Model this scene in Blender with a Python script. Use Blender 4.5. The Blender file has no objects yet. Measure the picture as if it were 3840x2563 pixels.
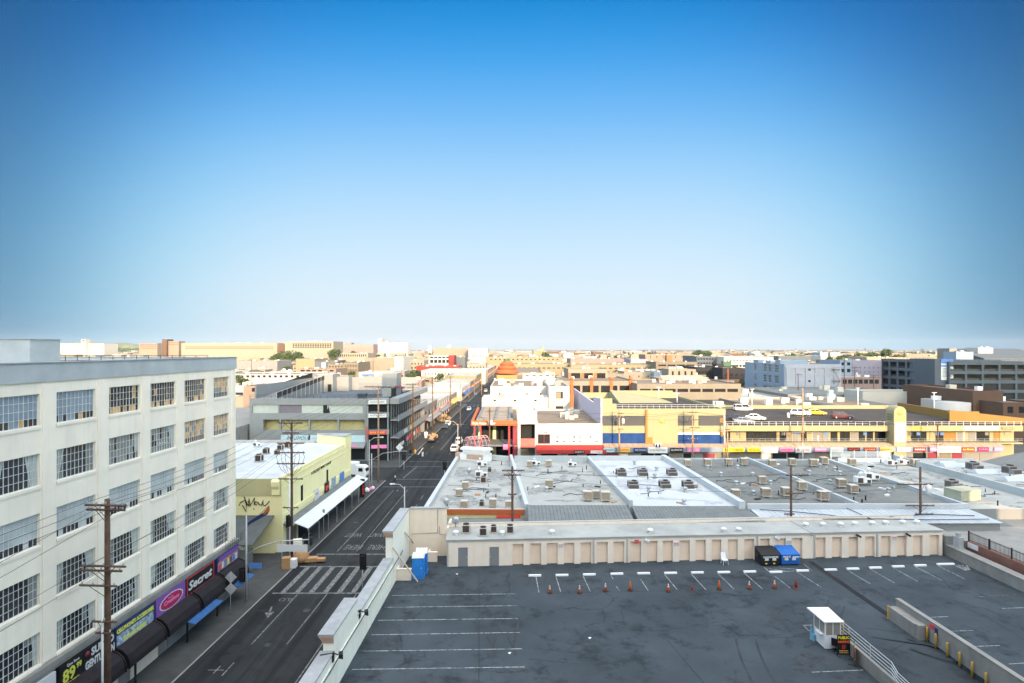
import bpy, math, random
from mathutils import Vector, Matrix
random.seed(11)
SC=bpy.context.scene; COL=SC.collection
F=2130.0; CX=1920.0; HY=1310.0; H=26.0; DZ=3.5
def G(px,py,z=0.0):
    Y=F*(H-z)/(py-HY); return Vector(((px-CX)/F*Y,Y,z))
def AT(px,py,Y): return Vector(((px-CX)/F*Y,Y,H-(py-HY)/F*Y))
def ux(u,Y): return u+.0211*Y
def zat(py,Y): return H-(py-HY)/F*Y
def FR(p,ang=0.0): return Matrix.Translation(Vector((p[0],p[1],p[2] if len(p)>2 else 0)))@Matrix.Rotation(ang,4,'Z')
def FAB(a,b,z=0): return FR((a[0],a[1],z),math.atan2(b[1]-a[1],b[0]-a[0]))
I4=Matrix.Identity(4)
# ---------------------------------------------------------------- materials
MATS={}
def newmat(name):
    m=bpy.data.materials.new(name); m.use_nodes=True
    nt=m.node_tree; b=nt.nodes['Principled BSDF']; MATS[name]=m
    return m,nt,b
def N(nt,t,**k):
    n=nt.nodes.new(t)
    for a,v in k.items():
        if a in n.inputs: n.inputs[a].default_value=v
        else: setattr(n,a,v)
    return n
def noise(nt,scale,detail=5,rough=.6,vec=None,stretch=None):
    g=N(nt,'ShaderNodeNewGeometry'); v=g.outputs['Position']
    if stretch:
        mp=N(nt,'ShaderNodeMapping'); mp.inputs['Scale'].default_value=stretch
        nt.links.new(v,mp.inputs['Vector']); v=mp.outputs[0]
    n=N(nt,'ShaderNodeTexNoise'); n.inputs['Scale'].default_value=scale
    n.inputs['Detail'].default_value=detail; n.inputs['Roughness'].default_value=rough
    nt.links.new(v,n.inputs['Vector']); return n.outputs['Fac']
def ramp(nt,src,stops):
    r=N(nt,'ShaderNodeValToRGB'); e=r.color_ramp.elements
    while len(e)<len(stops): e.new(.5)
    for i,(p,c) in enumerate(stops):
        e[i].position=p; e[i].color=(c,c,c,1) if not isinstance(c,tuple) else (*c,1)
    nt.links.new(src,r.inputs[0]); return r.outputs[0]
def mixc(nt,fac,a,b,mode='MIX'):
    n=N(nt,'ShaderNodeMix',data_type='RGBA',blend_type=mode)
    if isinstance(fac,(int,float)): n.inputs[0].default_value=fac
    else: nt.links.new(fac,n.inputs[0])
    for s,i in ((a,6),(b,7)):
        if isinstance(s,tuple): n.inputs[i].default_value=(*s[:3],1)
        else: nt.links.new(s,n.inputs[i])
    return n.outputs[2]
def mat(name,col,rough=.85,var=.12,scale=1.2,metal=0.0,grime=.0,streak=0.0,bump=0.0,ribs=None,spec=.3):
    if name in MATS: return MATS[name]
    m,nt,b=newmat(name)
    c=tuple(col)
    lo=tuple(max(0,x*(1-var)) for x in c); hi=tuple(min(1,x*(1+var)) for x in c)
    out=mixc(nt,ramp(nt,noise(nt,scale),[(.3,0.0),(.7,1.0)]),lo,hi)
    if grime:
        g=ramp(nt,noise(nt,scale*.22,7,.72),[(.48,0.0),(.72,grime)])
        out=mixc(nt,g,out,tuple(x*.45 for x in c))
    if streak:
        g=ramp(nt,noise(nt,1.0,5,.65,stretch=(1.6,1.6,.12)),[(.5,0.0),(.75,streak)])
        out=mixc(nt,g,out,tuple(x*.5 for x in c))
    nt.links.new(out,b.inputs['Base Color'])
    b.inputs['Roughness'].default_value=rough; b.inputs['Metallic'].default_value=metal
    b.inputs['Specular IOR Level'].default_value=spec
    if bump:
        bp=N(nt,'ShaderNodeBump'); bp.inputs['Strength'].default_value=bump; bp.inputs['Distance'].default_value=.02
        nt.links.new(noise(nt,scale*12,4),bp.inputs['Height']); nt.links.new(bp.outputs[0],b.inputs['Normal'])
    return m
def asphalt(name,col,stain=.5,lightp=.25,crack=True,sc=1.0,tracks=False):
    m,nt,b=newmat(name); c=col
    out=mixc(nt,ramp(nt,noise(nt,9*sc,6,.7),[(.3,0.0),(.7,1.0)]),tuple(x*.86 for x in c),tuple(x*1.14 for x in c))
    out=mixc(nt,ramp(nt,noise(nt,.16*sc,6,.62),[(.35,0.0),(.7,lightp)]),out,tuple(x*1.9 for x in c))
    out=mixc(nt,ramp(nt,noise(nt,.42*sc,8,.72),[(.52,0.0),(.66,stain)]),out,tuple(x*.38 for x in c))
    if tracks:
        out=mixc(nt,ramp(nt,noise(nt,1.0,5,.6,stretch=(.75,.02,1)),[(.47,0.0),(.62,.75)]),out,tuple(x*.42 for x in c))
        out=mixc(nt,ramp(nt,noise(nt,1.3,4,.6,stretch=(1.1,.05,1)),[(.55,0.0),(.7,.5)]),out,tuple(x*1.8 for x in c))
    if crack:
        g=N(nt,'ShaderNodeNewGeometry'); n2=N(nt,'ShaderNodeTexNoise'); n2.inputs['Scale'].default_value=.5
        nt.links.new(g.outputs['Position'],n2.inputs['Vector'])
        mx=N(nt,'ShaderNodeMix',data_type='VECTOR'); mx.inputs[0].default_value=.55
        nt.links.new(g.outputs['Position'],mx.inputs[4]); nt.links.new(n2.outputs['Color'],mx.inputs[5])
        vo=N(nt,'ShaderNodeTexVoronoi',feature='DISTANCE_TO_EDGE'); vo.inputs['Scale'].default_value=.26
        nt.links.new(mx.outputs[1],vo.inputs['Vector'])
        k=ramp(nt,vo.outputs['Distance'],[(0.0,.55),(.012,0.0)])
        k2=ramp(nt,noise(nt,.21,3),[(.45,0.0),(.6,1.0)])
        mm=N(nt,'ShaderNodeMath',operation='MULTIPLY'); nt.links.new(k,mm.inputs[0]); nt.links.new(k2,mm.inputs[1])
        out=mixc(nt,mm.outputs[0],out,tuple(x*.3 for x in c))
    nt.links.new(out,b.inputs['Base Color']); b.inputs['Roughness'].default_value=.9; b.inputs['Specular IOR Level'].default_value=.25
    return m
def glassmat(name,col,rough=.08,spec=.5):
    m,nt,b=newmat(name)
    out=mixc(nt,noise(nt,.7),tuple(x*.5 for x in col),tuple(min(1,x*1.5) for x in col))
    nt.links.new(out,b.inputs['Base Color']); b.inputs['Roughness'].default_value=rough; b.inputs['Specular IOR Level'].default_value=spec
    return m
def worn_paint(name,col,base,keep=.55):
    m,nt,b=newmat(name)
    f=ramp(nt,noise(nt,3.2,8,.75),[(.38,0.0),(keep,1.0)])
    nt.links.new(mixc(nt,f,base,col),b.inputs['Base Color']); b.inputs['Roughness'].default_value=.85
    return m
def brickmat(name,c1,c2,mortar):
    m,nt,b=newmat(name)
    tc=N(nt,'ShaderNodeTexCoord'); mp=N(nt,'ShaderNodeMapping'); mp.inputs['Rotation'].default_value=(math.pi/2,0,0)
    sx=N(nt,'ShaderNodeSeparateXYZ'); nt.links.new(tc.outputs['Object'],sx.inputs[0])
    ad=N(nt,'ShaderNodeMath',operation='ADD'); nt.links.new(sx.outputs[0],ad.inputs[0]); nt.links.new(sx.outputs[1],ad.inputs[1])
    cb=N(nt,'ShaderNodeCombineXYZ'); nt.links.new(ad.outputs[0],cb.inputs[0]); nt.links.new(sx.outputs[2],cb.inputs[1])
    br=N(nt,'ShaderNodeTexBrick'); br.inputs['Color1'].default_value=(*c1,1); br.inputs['Color2'].default_value=(*c2,1); br.inputs['Mortar'].default_value=(*mortar,1)
    br.inputs['Scale'].default_value=1.0; br.inputs['Brick Width'].default_value=.22; br.inputs['Row Height'].default_value=.075; br.inputs['Mortar Size'].default_value=.008
    nt.links.new(cb.outputs[0],br.inputs['Vector'])
    out=mixc(nt,ramp(nt,noise(nt,.5,6),[(.4,0.0),(.7,.5)]),br.outputs[0],tuple(x*.5 for x in c1))
    nt.links.new(out,b.inputs['Base Color']); b.inputs['Roughness'].default_value=.9
    return m
# ---------------------------------------------------------------- mesh builder
MW={}
class MB:
    def __init__(s,fr=None): s.v=[];s.f=[];s.mi=[];s.sm=[];s.fr=fr or I4
    def add(s,vs,fs,mi=0,sm=False):
        o=len(s.v); s.v+= [s.fr@Vector(p) for p in vs]
        for f in fs: s.f.append([o+i for i in f]); s.mi.append(mi); s.sm.append(sm)
        return s
    def box(s,x0,y0,z0,x1,y1,z1,mi=0):
        x0,x1=min(x0,x1),max(x0,x1);y0,y1=min(y0,y1),max(y0,y1);z0,z1=min(z0,z1),max(z0,z1)
        return s.add([(x0,y0,z0),(x1,y0,z0),(x1,y1,z0),(x0,y1,z0),(x0,y0,z1),(x1,y0,z1),(x1,y1,z1),(x0,y1,z1)],
          [(3,2,1,0),(4,5,6,7),(0,1,5,4),(1,2,6,5),(2,3,7,6),(3,0,4,7)],mi)
    def prism(s,poly,z0,z1,mi=0,mtop=None):
        n=len(poly); a=sum(poly[i][0]*poly[(i+1)%n][1]-poly[(i+1)%n][0]*poly[i][1] for i in range(n))
        P=[tuple(p[:2]) for p in (poly if a>0 else poly[::-1])]
        s.add([(x,y,z0) for x,y in P]+[(x,y,z1) for x,y in P],[tuple(range(n-1,-1,-1))]+[(i,(i+1)%n,n+(i+1)%n,n+i) for i in range(n)],mi)
        s.add([(x,y,z1) for x,y in P],[tuple(range(n))],mi if mtop is None else mtop); return s
    def quad(s,a,b,c,d,mi=0): return s.add([a,b,c,d],[(0,1,2,3)],mi)
    def slab(s,a,b,c,d,t,mi=0):   # thick quad, thickened along its own normal, downward
        a,b,c,d=map(Vector,(a,b,c,d)); n=(b-a).cross(d-a).normalized()
        if n.z<0: n=-n
        q=[a,b,c,d]+[p-n*t for p in (a,b,c,d)]
        return s.add(q,[(0,1,2,3),(7,6,5,4),(0,4,5,1),(1,5,6,2),(2,6,7,3),(3,7,4,0)],mi)
    def tube(s,pts,r,n=6,mi=0,r2=None,caps=True):
        P=[Vector(p) for p in pts]; vs=[];fs=[]
        for i,p in enumerate(P):
            d=(P[min(i+1,len(P)-1)]-P[max(i-1,0)]).normalized()
            a=Vector((0,0,1)) if abs(d.z)<.9 else Vector((1,0,0))
            u=d.cross(a).normalized(); w=d.cross(u)
            rr=r if r2 is None else r+(r2-r)*i/max(1,len(P)-1)
            for k in range(n):
                t=2*math.pi*k/n; vs.append(p+u*math.cos(t)*rr+w*math.sin(t)*rr)
        for i in range(len(P)-1):
            for k in range(n): fs.append((i*n+k,i*n+(k+1)%n,(i+1)*n+(k+1)%n,(i+1)*n+k))
        if caps: fs.append(tuple(range(n-1,-1,-1))); fs.append(tuple((len(P)-1)*n+k for k in range(n)))
        return s.add(vs,fs,mi,n>5)
    def lathe(s,c,prof,n=14,mi=0,sm=True):
        vs=[];fs=[]
        for r,z in prof:
            for k in range(n):
                t=2*math.pi*k/n; vs.append((c[0]+r*math.cos(t),c[1]+r*math.sin(t),c[2]+z))
        for i in range(len(prof)-1):
            for k in range(n): fs.append((i*n+k,i*n+(k+1)%n,(i+1)*n+(k+1)%n,(i+1)*n+k))
        fs.append(tuple(range(n-1,-1,-1))); fs.append(tuple((len(prof)-1)*n+k for k in range(n)))
        return s.add(vs,fs,mi,sm)
    def ext(s,prof,x0,x1,mi=0):   # profile in (y,z), extruded along x
        n=len(prof); a=sum(prof[i][0]*prof[(i+1)%n][1]-prof[(i+1)%n][0]*prof[i][1] for i in range(n))
        P=prof if a>0 else prof[::-1]
        return s.add([(x0,y,z) for y,z in P]+[(x1,y,z) for y,z in P],[tuple(range(n-1,-1,-1)),tuple(range(n,2*n))]+[(i,(i+1)%n,n+(i+1)%n,n+i) for i in range(n)],mi)
    def mesh(s,name,mats,inv=None):
        me=bpy.data.meshes.new(name); V=[inv@p for p in s.v] if inv is not None else s.v
        me.from_pydata([tuple(p) for p in V],[],s.f)
        for m in (mats if isinstance(mats,(list,tuple)) else [mats]): me.materials.append(m)
        me.polygons.foreach_set('material_index',s.mi); me.polygons.foreach_set('use_smooth',s.sm)
        me.update(); return me
    def build(s,name,mats,parent=None,at=None):
        """world-coordinate builder -> ONE object (child of parent, or top-level with its origin at 'at')"""
        M=MW[parent.name] if parent else (at if at is not None else I4)
        if not isinstance(M,Matrix): M=Matrix.Translation(Vector(M))
        o=bpy.data.objects.new(name,s.mesh(name,mats,M.inverted())); COL.objects.link(o)
        if parent: o.parent=parent
        else: o.matrix_world=M
        MW[o.name]=M; return o
def place(name,me,parent,Mw):
    o=bpy.data.objects.new(name,me); COL.objects.link(o)
    if parent: o.parent=parent; o.matrix_parent_inverse=I4.copy(); o.matrix_basis=MW[parent.name].inverted()@Mw
    else: o.matrix_world=Mw
    MW[o.name]=Mw.copy(); return o
def tag(o,label,cat,group=None,kind=None):
    if label: o['label']=label
    if cat: o['category']=cat
    if group: o['group']=group
    if kind: o['kind']=kind
    return o
def thing(name,label,cat,loc=(0,0,0),rz=0.0,group=None):
    o=bpy.data.objects.new(name,None); COL.objects.link(o); o.empty_display_size=.3
    M=FR(loc,rz); o.matrix_world=M; MW[o.name]=M; return tag(o,label,cat,group)
def struct(o): o['kind']='structure'; return o
def kids(o): return list(o.children)
def ctree(o,parent=None):
    c=o.copy(); COL.objects.link(c); c.parent=parent
    if parent: c.matrix_parent_inverse=I4.copy(); c.matrix_basis=o.matrix_basis.copy()
    for ch in kids(o): ctree(ch,c)
    return c
PROTO={}
def inst(key,M,label,cat=None,group=None,name=None):
    """place a prototype (root at the origin): the first time the prototype itself, afterwards copies of it and its parts"""
    p=PROTO[key]
    if not p[1]: p[1]=True; r=p[0]
    else: r=ctree(p[0])
    r.matrix_world=M; MW[r.name]=M.copy()
    r['label']=label
    if cat: r['category']=cat
    if group: r['group']=group
    return r
TXT={}
def lettering(s,size,mat_,parent,M,name='lettering',ext=.01,align='CENTER',width=None,bold=0.0,shear=0.0):
    key=(s,size,ext,align,width,bold,shear)
    if key not in TXT:
        c=bpy.data.curves.new('t','FONT'); c.body=s; c.size=size; c.extrude=ext; c.align_x=align; c.align_y='CENTER'; c.offset=bold; c.shear=shear; c.resolution_u=2
        o=bpy.data.objects.new('t',c); COL.objects.link(o); bpy.context.view_layer.update()
        me=bpy.data.meshes.new_from_object(o.evaluated_get(bpy.context.evaluated_depsgraph_get()))
        bpy.data.objects.remove(o)
        if width:
            xs=[v.co.x for v in me.vertices]; k=width/max(.01,(max(xs)-min(xs))); mx=(max(xs)+min(xs))/2
            for v in me.vertices: v.co.x=(v.co.x-(mx if align=='CENTER' else 0))*k
        TXT[key]=me
    me=TXT[key].copy(); me.materials.clear(); me.materials.append(mat_)
    return place(name,me,parent,M)
RX=Matrix.Rotation(math.pi/2,4,'X')   # stands lettering upright, facing local -y
def face(fr,x,y,z): return fr@Matrix.Translation((x,y,z))@RX
# ---------------------------------------------------------------- camera, sun, sky
cam=bpy.data.cameras.new('camera'); co=bpy.data.objects.new('camera',cam); COL.objects.link(co)
co.location=(0,0,H); co.rotation_euler=(math.pi/2,0,0); cam.sensor_width=36; cam.lens=36*F/3840; cam.shift_y=28.5/3840
cam.clip_end=40000; cam.clip_start=.5; SC.camera=co
SUN_EL=math.radians(13.5); SUN_AZ=math.radians(14)     # sun stands behind the camera, a little to its right
sd=Vector((math.sin(SUN_AZ)*math.cos(SUN_EL),-math.cos(SUN_AZ)*math.cos(SUN_EL),math.sin(SUN_EL)))
sl=bpy.data.lights.new('sun','SUN'); so=bpy.data.objects.new('sun',sl); COL.objects.link(so)
sl.energy=2.0; sl.angle=math.radians(.5); sl.color=(1.0,.70,.44)
so.rotation_euler=sd.to_track_quat('Z','Y').to_euler(); so.location=(60,-200,120)
w=bpy.data.worlds.new("World"); SC.world=w; w.use_nodes=True
nt=w.node_tree; bg=nt.nodes['Background']; sk=nt.nodes.new('ShaderNodeTexSky'); sk.sky_type='NISHITA'
sk.sun_disc=False; sk.sun_elevation=SUN_EL
sk.sun_rotation=math.pi-SUN_AZ      # 0 = +Y, clockwise
sk.air_density=1.0; sk.dust_density=1.6; sk.ozone_density=1.2; sk.altitude=100
EXPO=2.15; SKYS=.15
# evening sky: Nishita on the sun's side, deepening to azure opposite the sun and paling towards the horizon
tc=nt.nodes.new('ShaderNodeTexCoord'); sp=nt.nodes.new('ShaderNodeSeparateXYZ'); nt.links.new(tc.outputs['Generated'],sp.inputs[0])
def skramp(src,stops):
    r=nt.nodes.new('ShaderNodeValToRGB'); e=r.color_ramp.elements; r.color_ramp.interpolation='B_SPLINE' if len(stops)>3 else 'LINEAR'
    while len(e)<len(stops): e.new(.5)
    for i,(p,c) in enumerate(stops): e[i].position=p; e[i].color=(*c,1)
    nt.links.new(src,r.inputs[0]); return r.outputs[0]
er=skramp(sp.outputs[2],[(0.0,(.70,.79,.86)),(.05,(.78,.88,.95)),(.16,(.66,.86,1.0)),(.30,(.34,.66,1.0)),(.42,(.11,.45,.93)),(.52,(.0,.33,.80)),(1.0,(.0,.15,.5))])
rr=skramp(sp.outputs[1],[(.58,(.09,.18,.24)),(.68,(.12,.25,.34)),(.76,(.19,.41,.585)),(.84,(.60,.84,.94)),(.92,(1,1,1)),(1.0,(1,1,1))])
m1=mixc(nt,1.0,er,rr,'MULTIPLY')
sc_=nt.nodes.new('ShaderNodeVectorMath'); sc_.operation='SCALE'; sc_.inputs['Scale'].default_value=1.0/(2**EXPO)/SKYS; nt.links.new(m1,sc_.inputs[0])
mr=nt.nodes.new('ShaderNodeMapRange'); mr.interpolation_type='SMOOTHSTEP'; mr.inputs[1].default_value=.30; mr.inputs[2].default_value=.60; nt.links.new(sp.outputs[1],mr.inputs[0])
ZEN=2.35     # overhead glow added to the sky above the frame, filling the shaded foreground
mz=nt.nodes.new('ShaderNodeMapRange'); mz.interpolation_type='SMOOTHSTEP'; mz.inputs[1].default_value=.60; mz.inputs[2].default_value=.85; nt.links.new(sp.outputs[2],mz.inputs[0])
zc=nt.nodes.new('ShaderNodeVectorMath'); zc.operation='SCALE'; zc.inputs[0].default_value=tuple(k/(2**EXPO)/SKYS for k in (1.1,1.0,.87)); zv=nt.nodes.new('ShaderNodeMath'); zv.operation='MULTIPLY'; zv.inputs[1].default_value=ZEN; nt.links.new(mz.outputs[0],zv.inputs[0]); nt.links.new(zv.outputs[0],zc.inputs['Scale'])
base=mixc(nt,mr.outputs[0],mixc(nt,1.0,sk.outputs[0],(.95,1.04,1.06),'MULTIPLY'),sc_.outputs[0])
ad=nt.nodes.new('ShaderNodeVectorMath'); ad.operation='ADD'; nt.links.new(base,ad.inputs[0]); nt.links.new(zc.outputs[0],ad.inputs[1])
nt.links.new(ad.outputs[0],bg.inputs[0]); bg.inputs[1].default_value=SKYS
vs=SC.view_settings; vs.view_transform='Standard'; vs.look='None'; vs.gamma=1; vs.use_curve_mapping=False
vs.exposure=EXPO
SC.cycles.max_bounces=6; SC.cycles.diffuse_bounces=3; SC.cycles.glossy_bounces=3
# ================================================================ colours
def setup():
    asphalt('street_asphalt',(.022,.025,.0265),.5,.5,True,1.0,True)
    asphalt('deck_asphalt',(.036,.046,.052),.7,.7)
    asphalt('roof_asphalt',(.05,.044,.04),.4,.35,False)
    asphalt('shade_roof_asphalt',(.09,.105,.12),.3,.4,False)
    mat('city_ground',(.085,.078,.07),.95,.25,.03)
    mat('concrete',(.065,.068,.066),.9,.16,.8,grime=.6,bump=.1)
    mat('pale_concrete',(.26,.25,.225),.9,.12,.9,grime=.4,streak=.25)
    mat('cream_wall',(.89,.805,.66),.85,.05,.5,grime=.10,streak=.20)
    mat('parapet_band',(.42,.45,.45),.85,.09,.6,grime=.35)
    mat('beige_wall',(.80,.68,.55),.85,.06,.7,streak=.18)
    mat('door_beige',(.84,.66,.50),.7,.05,.9,streak=.12)
    mat('white_paint',(.72,.72,.70),.6,.04,.8)
    mat('white_wall',(.44,.425,.39),.85,.04,.4,streak=.08)
    mat('pale_green_wall',(.84,.81,.68),.85,.05,.7,streak=.18)
    mat('coping',(.33,.345,.35),.85,.12,1.2,grime=.5)
    mat('terracotta',(.46,.31,.23),.8,.12,2)
    mat('steel',(.45,.46,.47),.45,.08,2,metal=.6)
    mat('dark_steel',(.05,.052,.055),.5,.1,2)
    mat('black_metal',(.015,.015,.017),.45,.2,2)
    mat('sash',(.62,.63,.60),.6,.1,3)
    mat('wood_pole',(.115,.068,.045),.9,.3,2.2,streak=.4)
    mat('pale_wood_pole',(.34,.23,.15),.9,.25,2.2,streak=.4)
    mat('timber',(.62,.50,.38),.8,.1,3)
    mat('galvanised',(.42,.43,.43),.5,.12,1.5,metal=.3)
    mat('lamp_grey',(.42,.43,.42),.55,.08,2)
    mat('line_white',(.40,.41,.41),.8,.1,3)
    worn_paint('worn_line',(.24,.245,.24),(.024,.027,.028),.60)
    worn_paint('worn_deck_line',(.36,.37,.37),(.04,.05,.056),.58)
    mat('awning_black',(.020,.016,.018),.75,.25,1.4,streak=.3)
    mat('blue_canvas',(.035,.12,.30),.75,.12,2)
    mat('yellow_wall',(.86,.78,.42),.85,.04,.5,streak=.12)
    mat('olive_wall',(.50,.46,.25),.85,.06,.6,streak=.2)
    mat('white_roof',(.50,.52,.515),.8,.08,.6,grime=.45)
    mat('bright_roof',(.48,.50,.505),.75,.04,.5,grime=.25)
    mat('grey_roof',(.175,.18,.165),.9,.1,.5,grime=.55)
    mat('pale_grey_roof',(.36,.365,.335),.9,.09,.5,grime=.6)
    mat('tan_roof',(.20,.155,.115),.9,.15,.5,grime=.4)
    mat('ribbed_grey',(.165,.178,.17),.55,.15,1.0,streak=.3)
    mat('ribbed_white',(.42,.455,.48),.5,.08,1.0,grime=.3)
    mat('grey_wall',(.235,.245,.24),.85,.05,.5,streak=.15)
    mat('orange_paint',(.40,.11,.035),.7,.06,1)
    mat('red_paint',(.42,.045,.04),.6,.08,1)
    mat('red_canvas',(.36,.035,.03),.75,.1,1.4)
    mat('gold_wall',(.31,.283,.165),.85,.03,.5,streak=.05)
    mat('amber_wall',(.26,.155,.045),.85,.05,.5)
    mat('lilac_wall',(.50,.45,.52),.85,.05,.4,streak=.12)
    mat('mural_blue',(.008,.045,.16),.8,.25,.7)
    mat('panel_grey',(.21,.215,.215),.85,.05,.6)
    mat('cooler_beige',(.52,.47,.38),.7,.1,2.5,streak=.3)
    mat('cooler_louver',(.40,.32,.24),.8,.2,5)
    mat('unit_grey',(.22,.21,.20),.55,.12,2)
    mat('unit_white',(.74,.74,.71),.55,.06,2)
    mat('brown_grille',(.07,.05,.045),.7,.3,8)
    glassmat('dark_glass',(.022,.026,.030))
    glassmat('curtain_glass',(.20,.215,.20),.25,.4)
    glassmat('frosted_glass',(.44,.48,.47),.45,.3)
    glassmat('sky_glass',(.20,.27,.33),.12,.5)
    glassmat('shop_glass',(.022,.025,.028),.35,.12); mat('dark_opening',(.022,.022,.024),.95,.3,2,spec=.05); mat('canopy_metal',(.66,.70,.74),.45,.06,1.5,streak=.15)
    glassmat('car_glass',(.012,.014,.018),.06,.5)
    mat('tan_stock',(.60,.36,.14),.8,.35,2.5)
    mat('plastic_blue',(.03,.22,.60),.4,.08,1.5)
    mat('dumpster_blue',(.02,.13,.42),.45,.15,2,grime=.5)
    mat('dumpster_black',(.018,.018,.019),.5,.2,2)
    mat('cone_orange',(.85,.16,.035),.6,.08,3)
    mat('cone_dark',(.30,.05,.03),.7,.15,3)
    mat('yellow_paint',(.55,.33,.05),.6,.08,2)
    mat('sign_yellow',(.88,.70,.03),.5,.04,2)
    mat('sign_purple',(.20,.085,.33),.6,.06,1.5)
    mat('sign_magenta',(.40,.02,.09),.6,.08,2)
    mat('sign_black',(.014,.014,.016),.5,.15,2)
    mat('sign_white',(.62,.62,.60),.5,.03,2)
    mat('sign_lime',(.66,.68,.10),.6,.05,2)
    mat('sign_navy',(.02,.035,.12),.5,.1,2)
    mat('sign_red',(.70,.05,.05),.5,.06,2)
    mat('sign_pink',(.75,.22,.42),.5,.06,2)
    mat('sign_gold',(.70,.42,.10),.5,.06,2)
    mat('sign_aqua',(.42,.56,.57),.5,.05,2)
    mat('sign_maroon',(.22,.03,.05),.5,.08,2)
    mat('sign_blue',(.10,.22,.50),.5,.08,2)
    mat('photo_print',(.30,.38,.45),.5,.8,3.5)
    mat('bare_metal',(.55,.55,.52),.4,.06,2,metal=.3)
    mat('cardboard',(.42,.24,.11),.85,.12,3)
    mat('trash_white',(.72,.72,.70),.6,.1,4)
    mat('rubber',(.015,.015,.016),.8,.2,3)
    mat('wire_black',(.02,.02,.022),.6,.1,1)
    mat('skin_tone',(.25,.13,.08),.6,.05,3)
    mat('tail_red',(.45,.02,.02),.3,.05,3)
    mat('lamp_clear',(.75,.76,.74),.25,.05,3)
    mat('bark',(.10,.07,.05),.9,.3,4)
    for i,c in enumerate([(.045,.075,.025),(.07,.10,.03),(.028,.05,.022)]): mat('leaf%d'%i,c,.7,.4,.9)
    brickmat('brick_red',(.24,.085,.05),(.17,.06,.04),(.22,.18,.15))
    brickmat('brick_brown',(.20,.09,.055),(.15,.07,.045),(.16,.13,.11))
    mat('curtain_white',(.44,.47,.42),.9,.06,1.2); mat('curtain_mauve',(.19,.165,.19),.9,.06,1.2)
setup(); m_=MATS
def paint(name,c,r=.35): return mat(name,c,r,.05,2,spec=.5)
def stain_(name,col,base,lo=.36,hi=.6,a=.9):
    m,nt,bs=newmat(name); f=ramp(nt,noise(nt,1.6,8,.75),[(lo,0.0),(hi,a)]); nt.links.new(mixc(nt,f,base,col),bs.inputs['Base Color']); bs.inputs['Roughness'].default_value=.9; return m
# ================================================================ ground, streets, pavements
R=9000
b=MB(); b.quad((-R,-2500,-.12),(R,-2500,-.12),(R,14000,-.12),(-R,14000,-.12)); struct(b.build('ground',m_['city_ground']))
def ustrip(mb,u0,u1,Y0,Y1,z,mi=0): mb.quad((ux(u0,Y0),Y0,z),(ux(u1,Y0),Y0,z),(ux(u1,Y1),Y1,z),(ux(u0,Y1),Y1,z),mi)
def cy(x,y): return y+.015*(x+20)
b=MB(); ustrip(b,-27.2,-15.6,10,900,0)
for x0,x1 in ((-400,ux(-27.2,118)),(ux(-15.6,118),400)):
    b.quad((x0,cy(x0,112.5),0),(x1,cy(x1,112.5),0),(x1,cy(x1,124),0),(x0,cy(x0,124),0))
for Y in (268,268+150,268+330):
    for x0,x1 in ((-500,ux(-27.2,Y)),(ux(-15.6,Y),500)): b.quad((x0,Y,0),(x1,Y,0),(x1,Y+12,0),(x0,Y+12,0))
road=struct(b.build('road',m_['street_asphalt']))
def pv(name,u0,u1,Y0,Y1):
    b=MB(); b.prism([(ux(u0,Y0),Y0),(ux(u1,Y0),Y0),(ux(u1,Y1),Y1),(ux(u0,Y1),Y1)],-.12,.13)
    # darker kerb stone along the roadway edge
    e=u1 if u0<-25 else u0; d=-.18 if u0<-25 else .18
    b.prism([(ux(e,Y0),Y0),(ux(e+d,Y0),Y0),(ux(e+d,Y1),Y1),(ux(e,Y1),Y1)],.13,.137,1)
    return struct(b.build(name,[m_['concrete'],m_['pale_concrete']]))
pv('pavement',-31.6,-27.2,12,112); pv('pavement',-31.6,-27.2,124.3,267); pv('pavement',-31.6,-27.2,281,417)
pv('pavement',-15.6,-12.2,12,112); pv('pavement',-15.6,-12.2,128,267); pv('pavement',-15.6,-12.2,281,417)
b=MB(); b.prism([(-140,cy(-140,124.3)),(ux(-31.6,124.3),124.3),(ux(-31.6,132),132),(-140,132)],-.12,.128)
b.prism([(-140,101.5),(ux(-31.6,101.5),101.5),(ux(-31.6,112),112),(-140,cy(-140,112))],-.12,.128)
b.prism([(ux(-12.2,99),99),(130,99),(130,cy(130,112.3)),(ux(-12.2,112),112)],-.12,.128)
b.prism([(ux(-15.6,124),cy(-14,124.3)),(150,cy(150,124.3)),(150,131),(ux(-15.6,127),127.4)],-.12,.126)
struct(b.build('pavement',m_['concrete']))
def stripe(mb,p,q,wd,z,mi=0):
    p=Vector(p[:2]);q=Vector(q[:2]); d=(q-p).normalized(); n=Vector((-d.y,d.x))*wd/2
    mb.quad((*(p-n),z),(*(q-n),z),(*(q+n),z),(*(p+n),z),mi)
def uline(mb,u,Y0,Y1,wd=.12,z=.005,mi=0): stripe(mb,(ux(u,Y0),Y0),(ux(u,Y1),Y1),wd,z,mi)
b=MB()
for u in (-24.0,-20.9): uline(b,u,50,60.3)
uline(b,-17.8,37.5,60.3)
for Y in (41.3,45.2): uline(b,-24.05,Y,Y+1.9)
uline(b,-24.0,73,104.5); uline(b,-21.5,73,105); uline(b,-17.9,73,89)
for Y in (92,98): uline(b,-17.9,Y,Y+3)
for Y in (38,42.5): uline(b,-14.6-1.2,Y,Y+3.5)
for u,Y in ((-25.6,46),(-15.2,43.5),(-25.4,37.2)): stripe(b,(ux(u,Y),Y),(ux(u+1.3,Y),Y),.1,.0052); uline(b,u+.7,Y-.5,Y+.6,.1)
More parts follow.
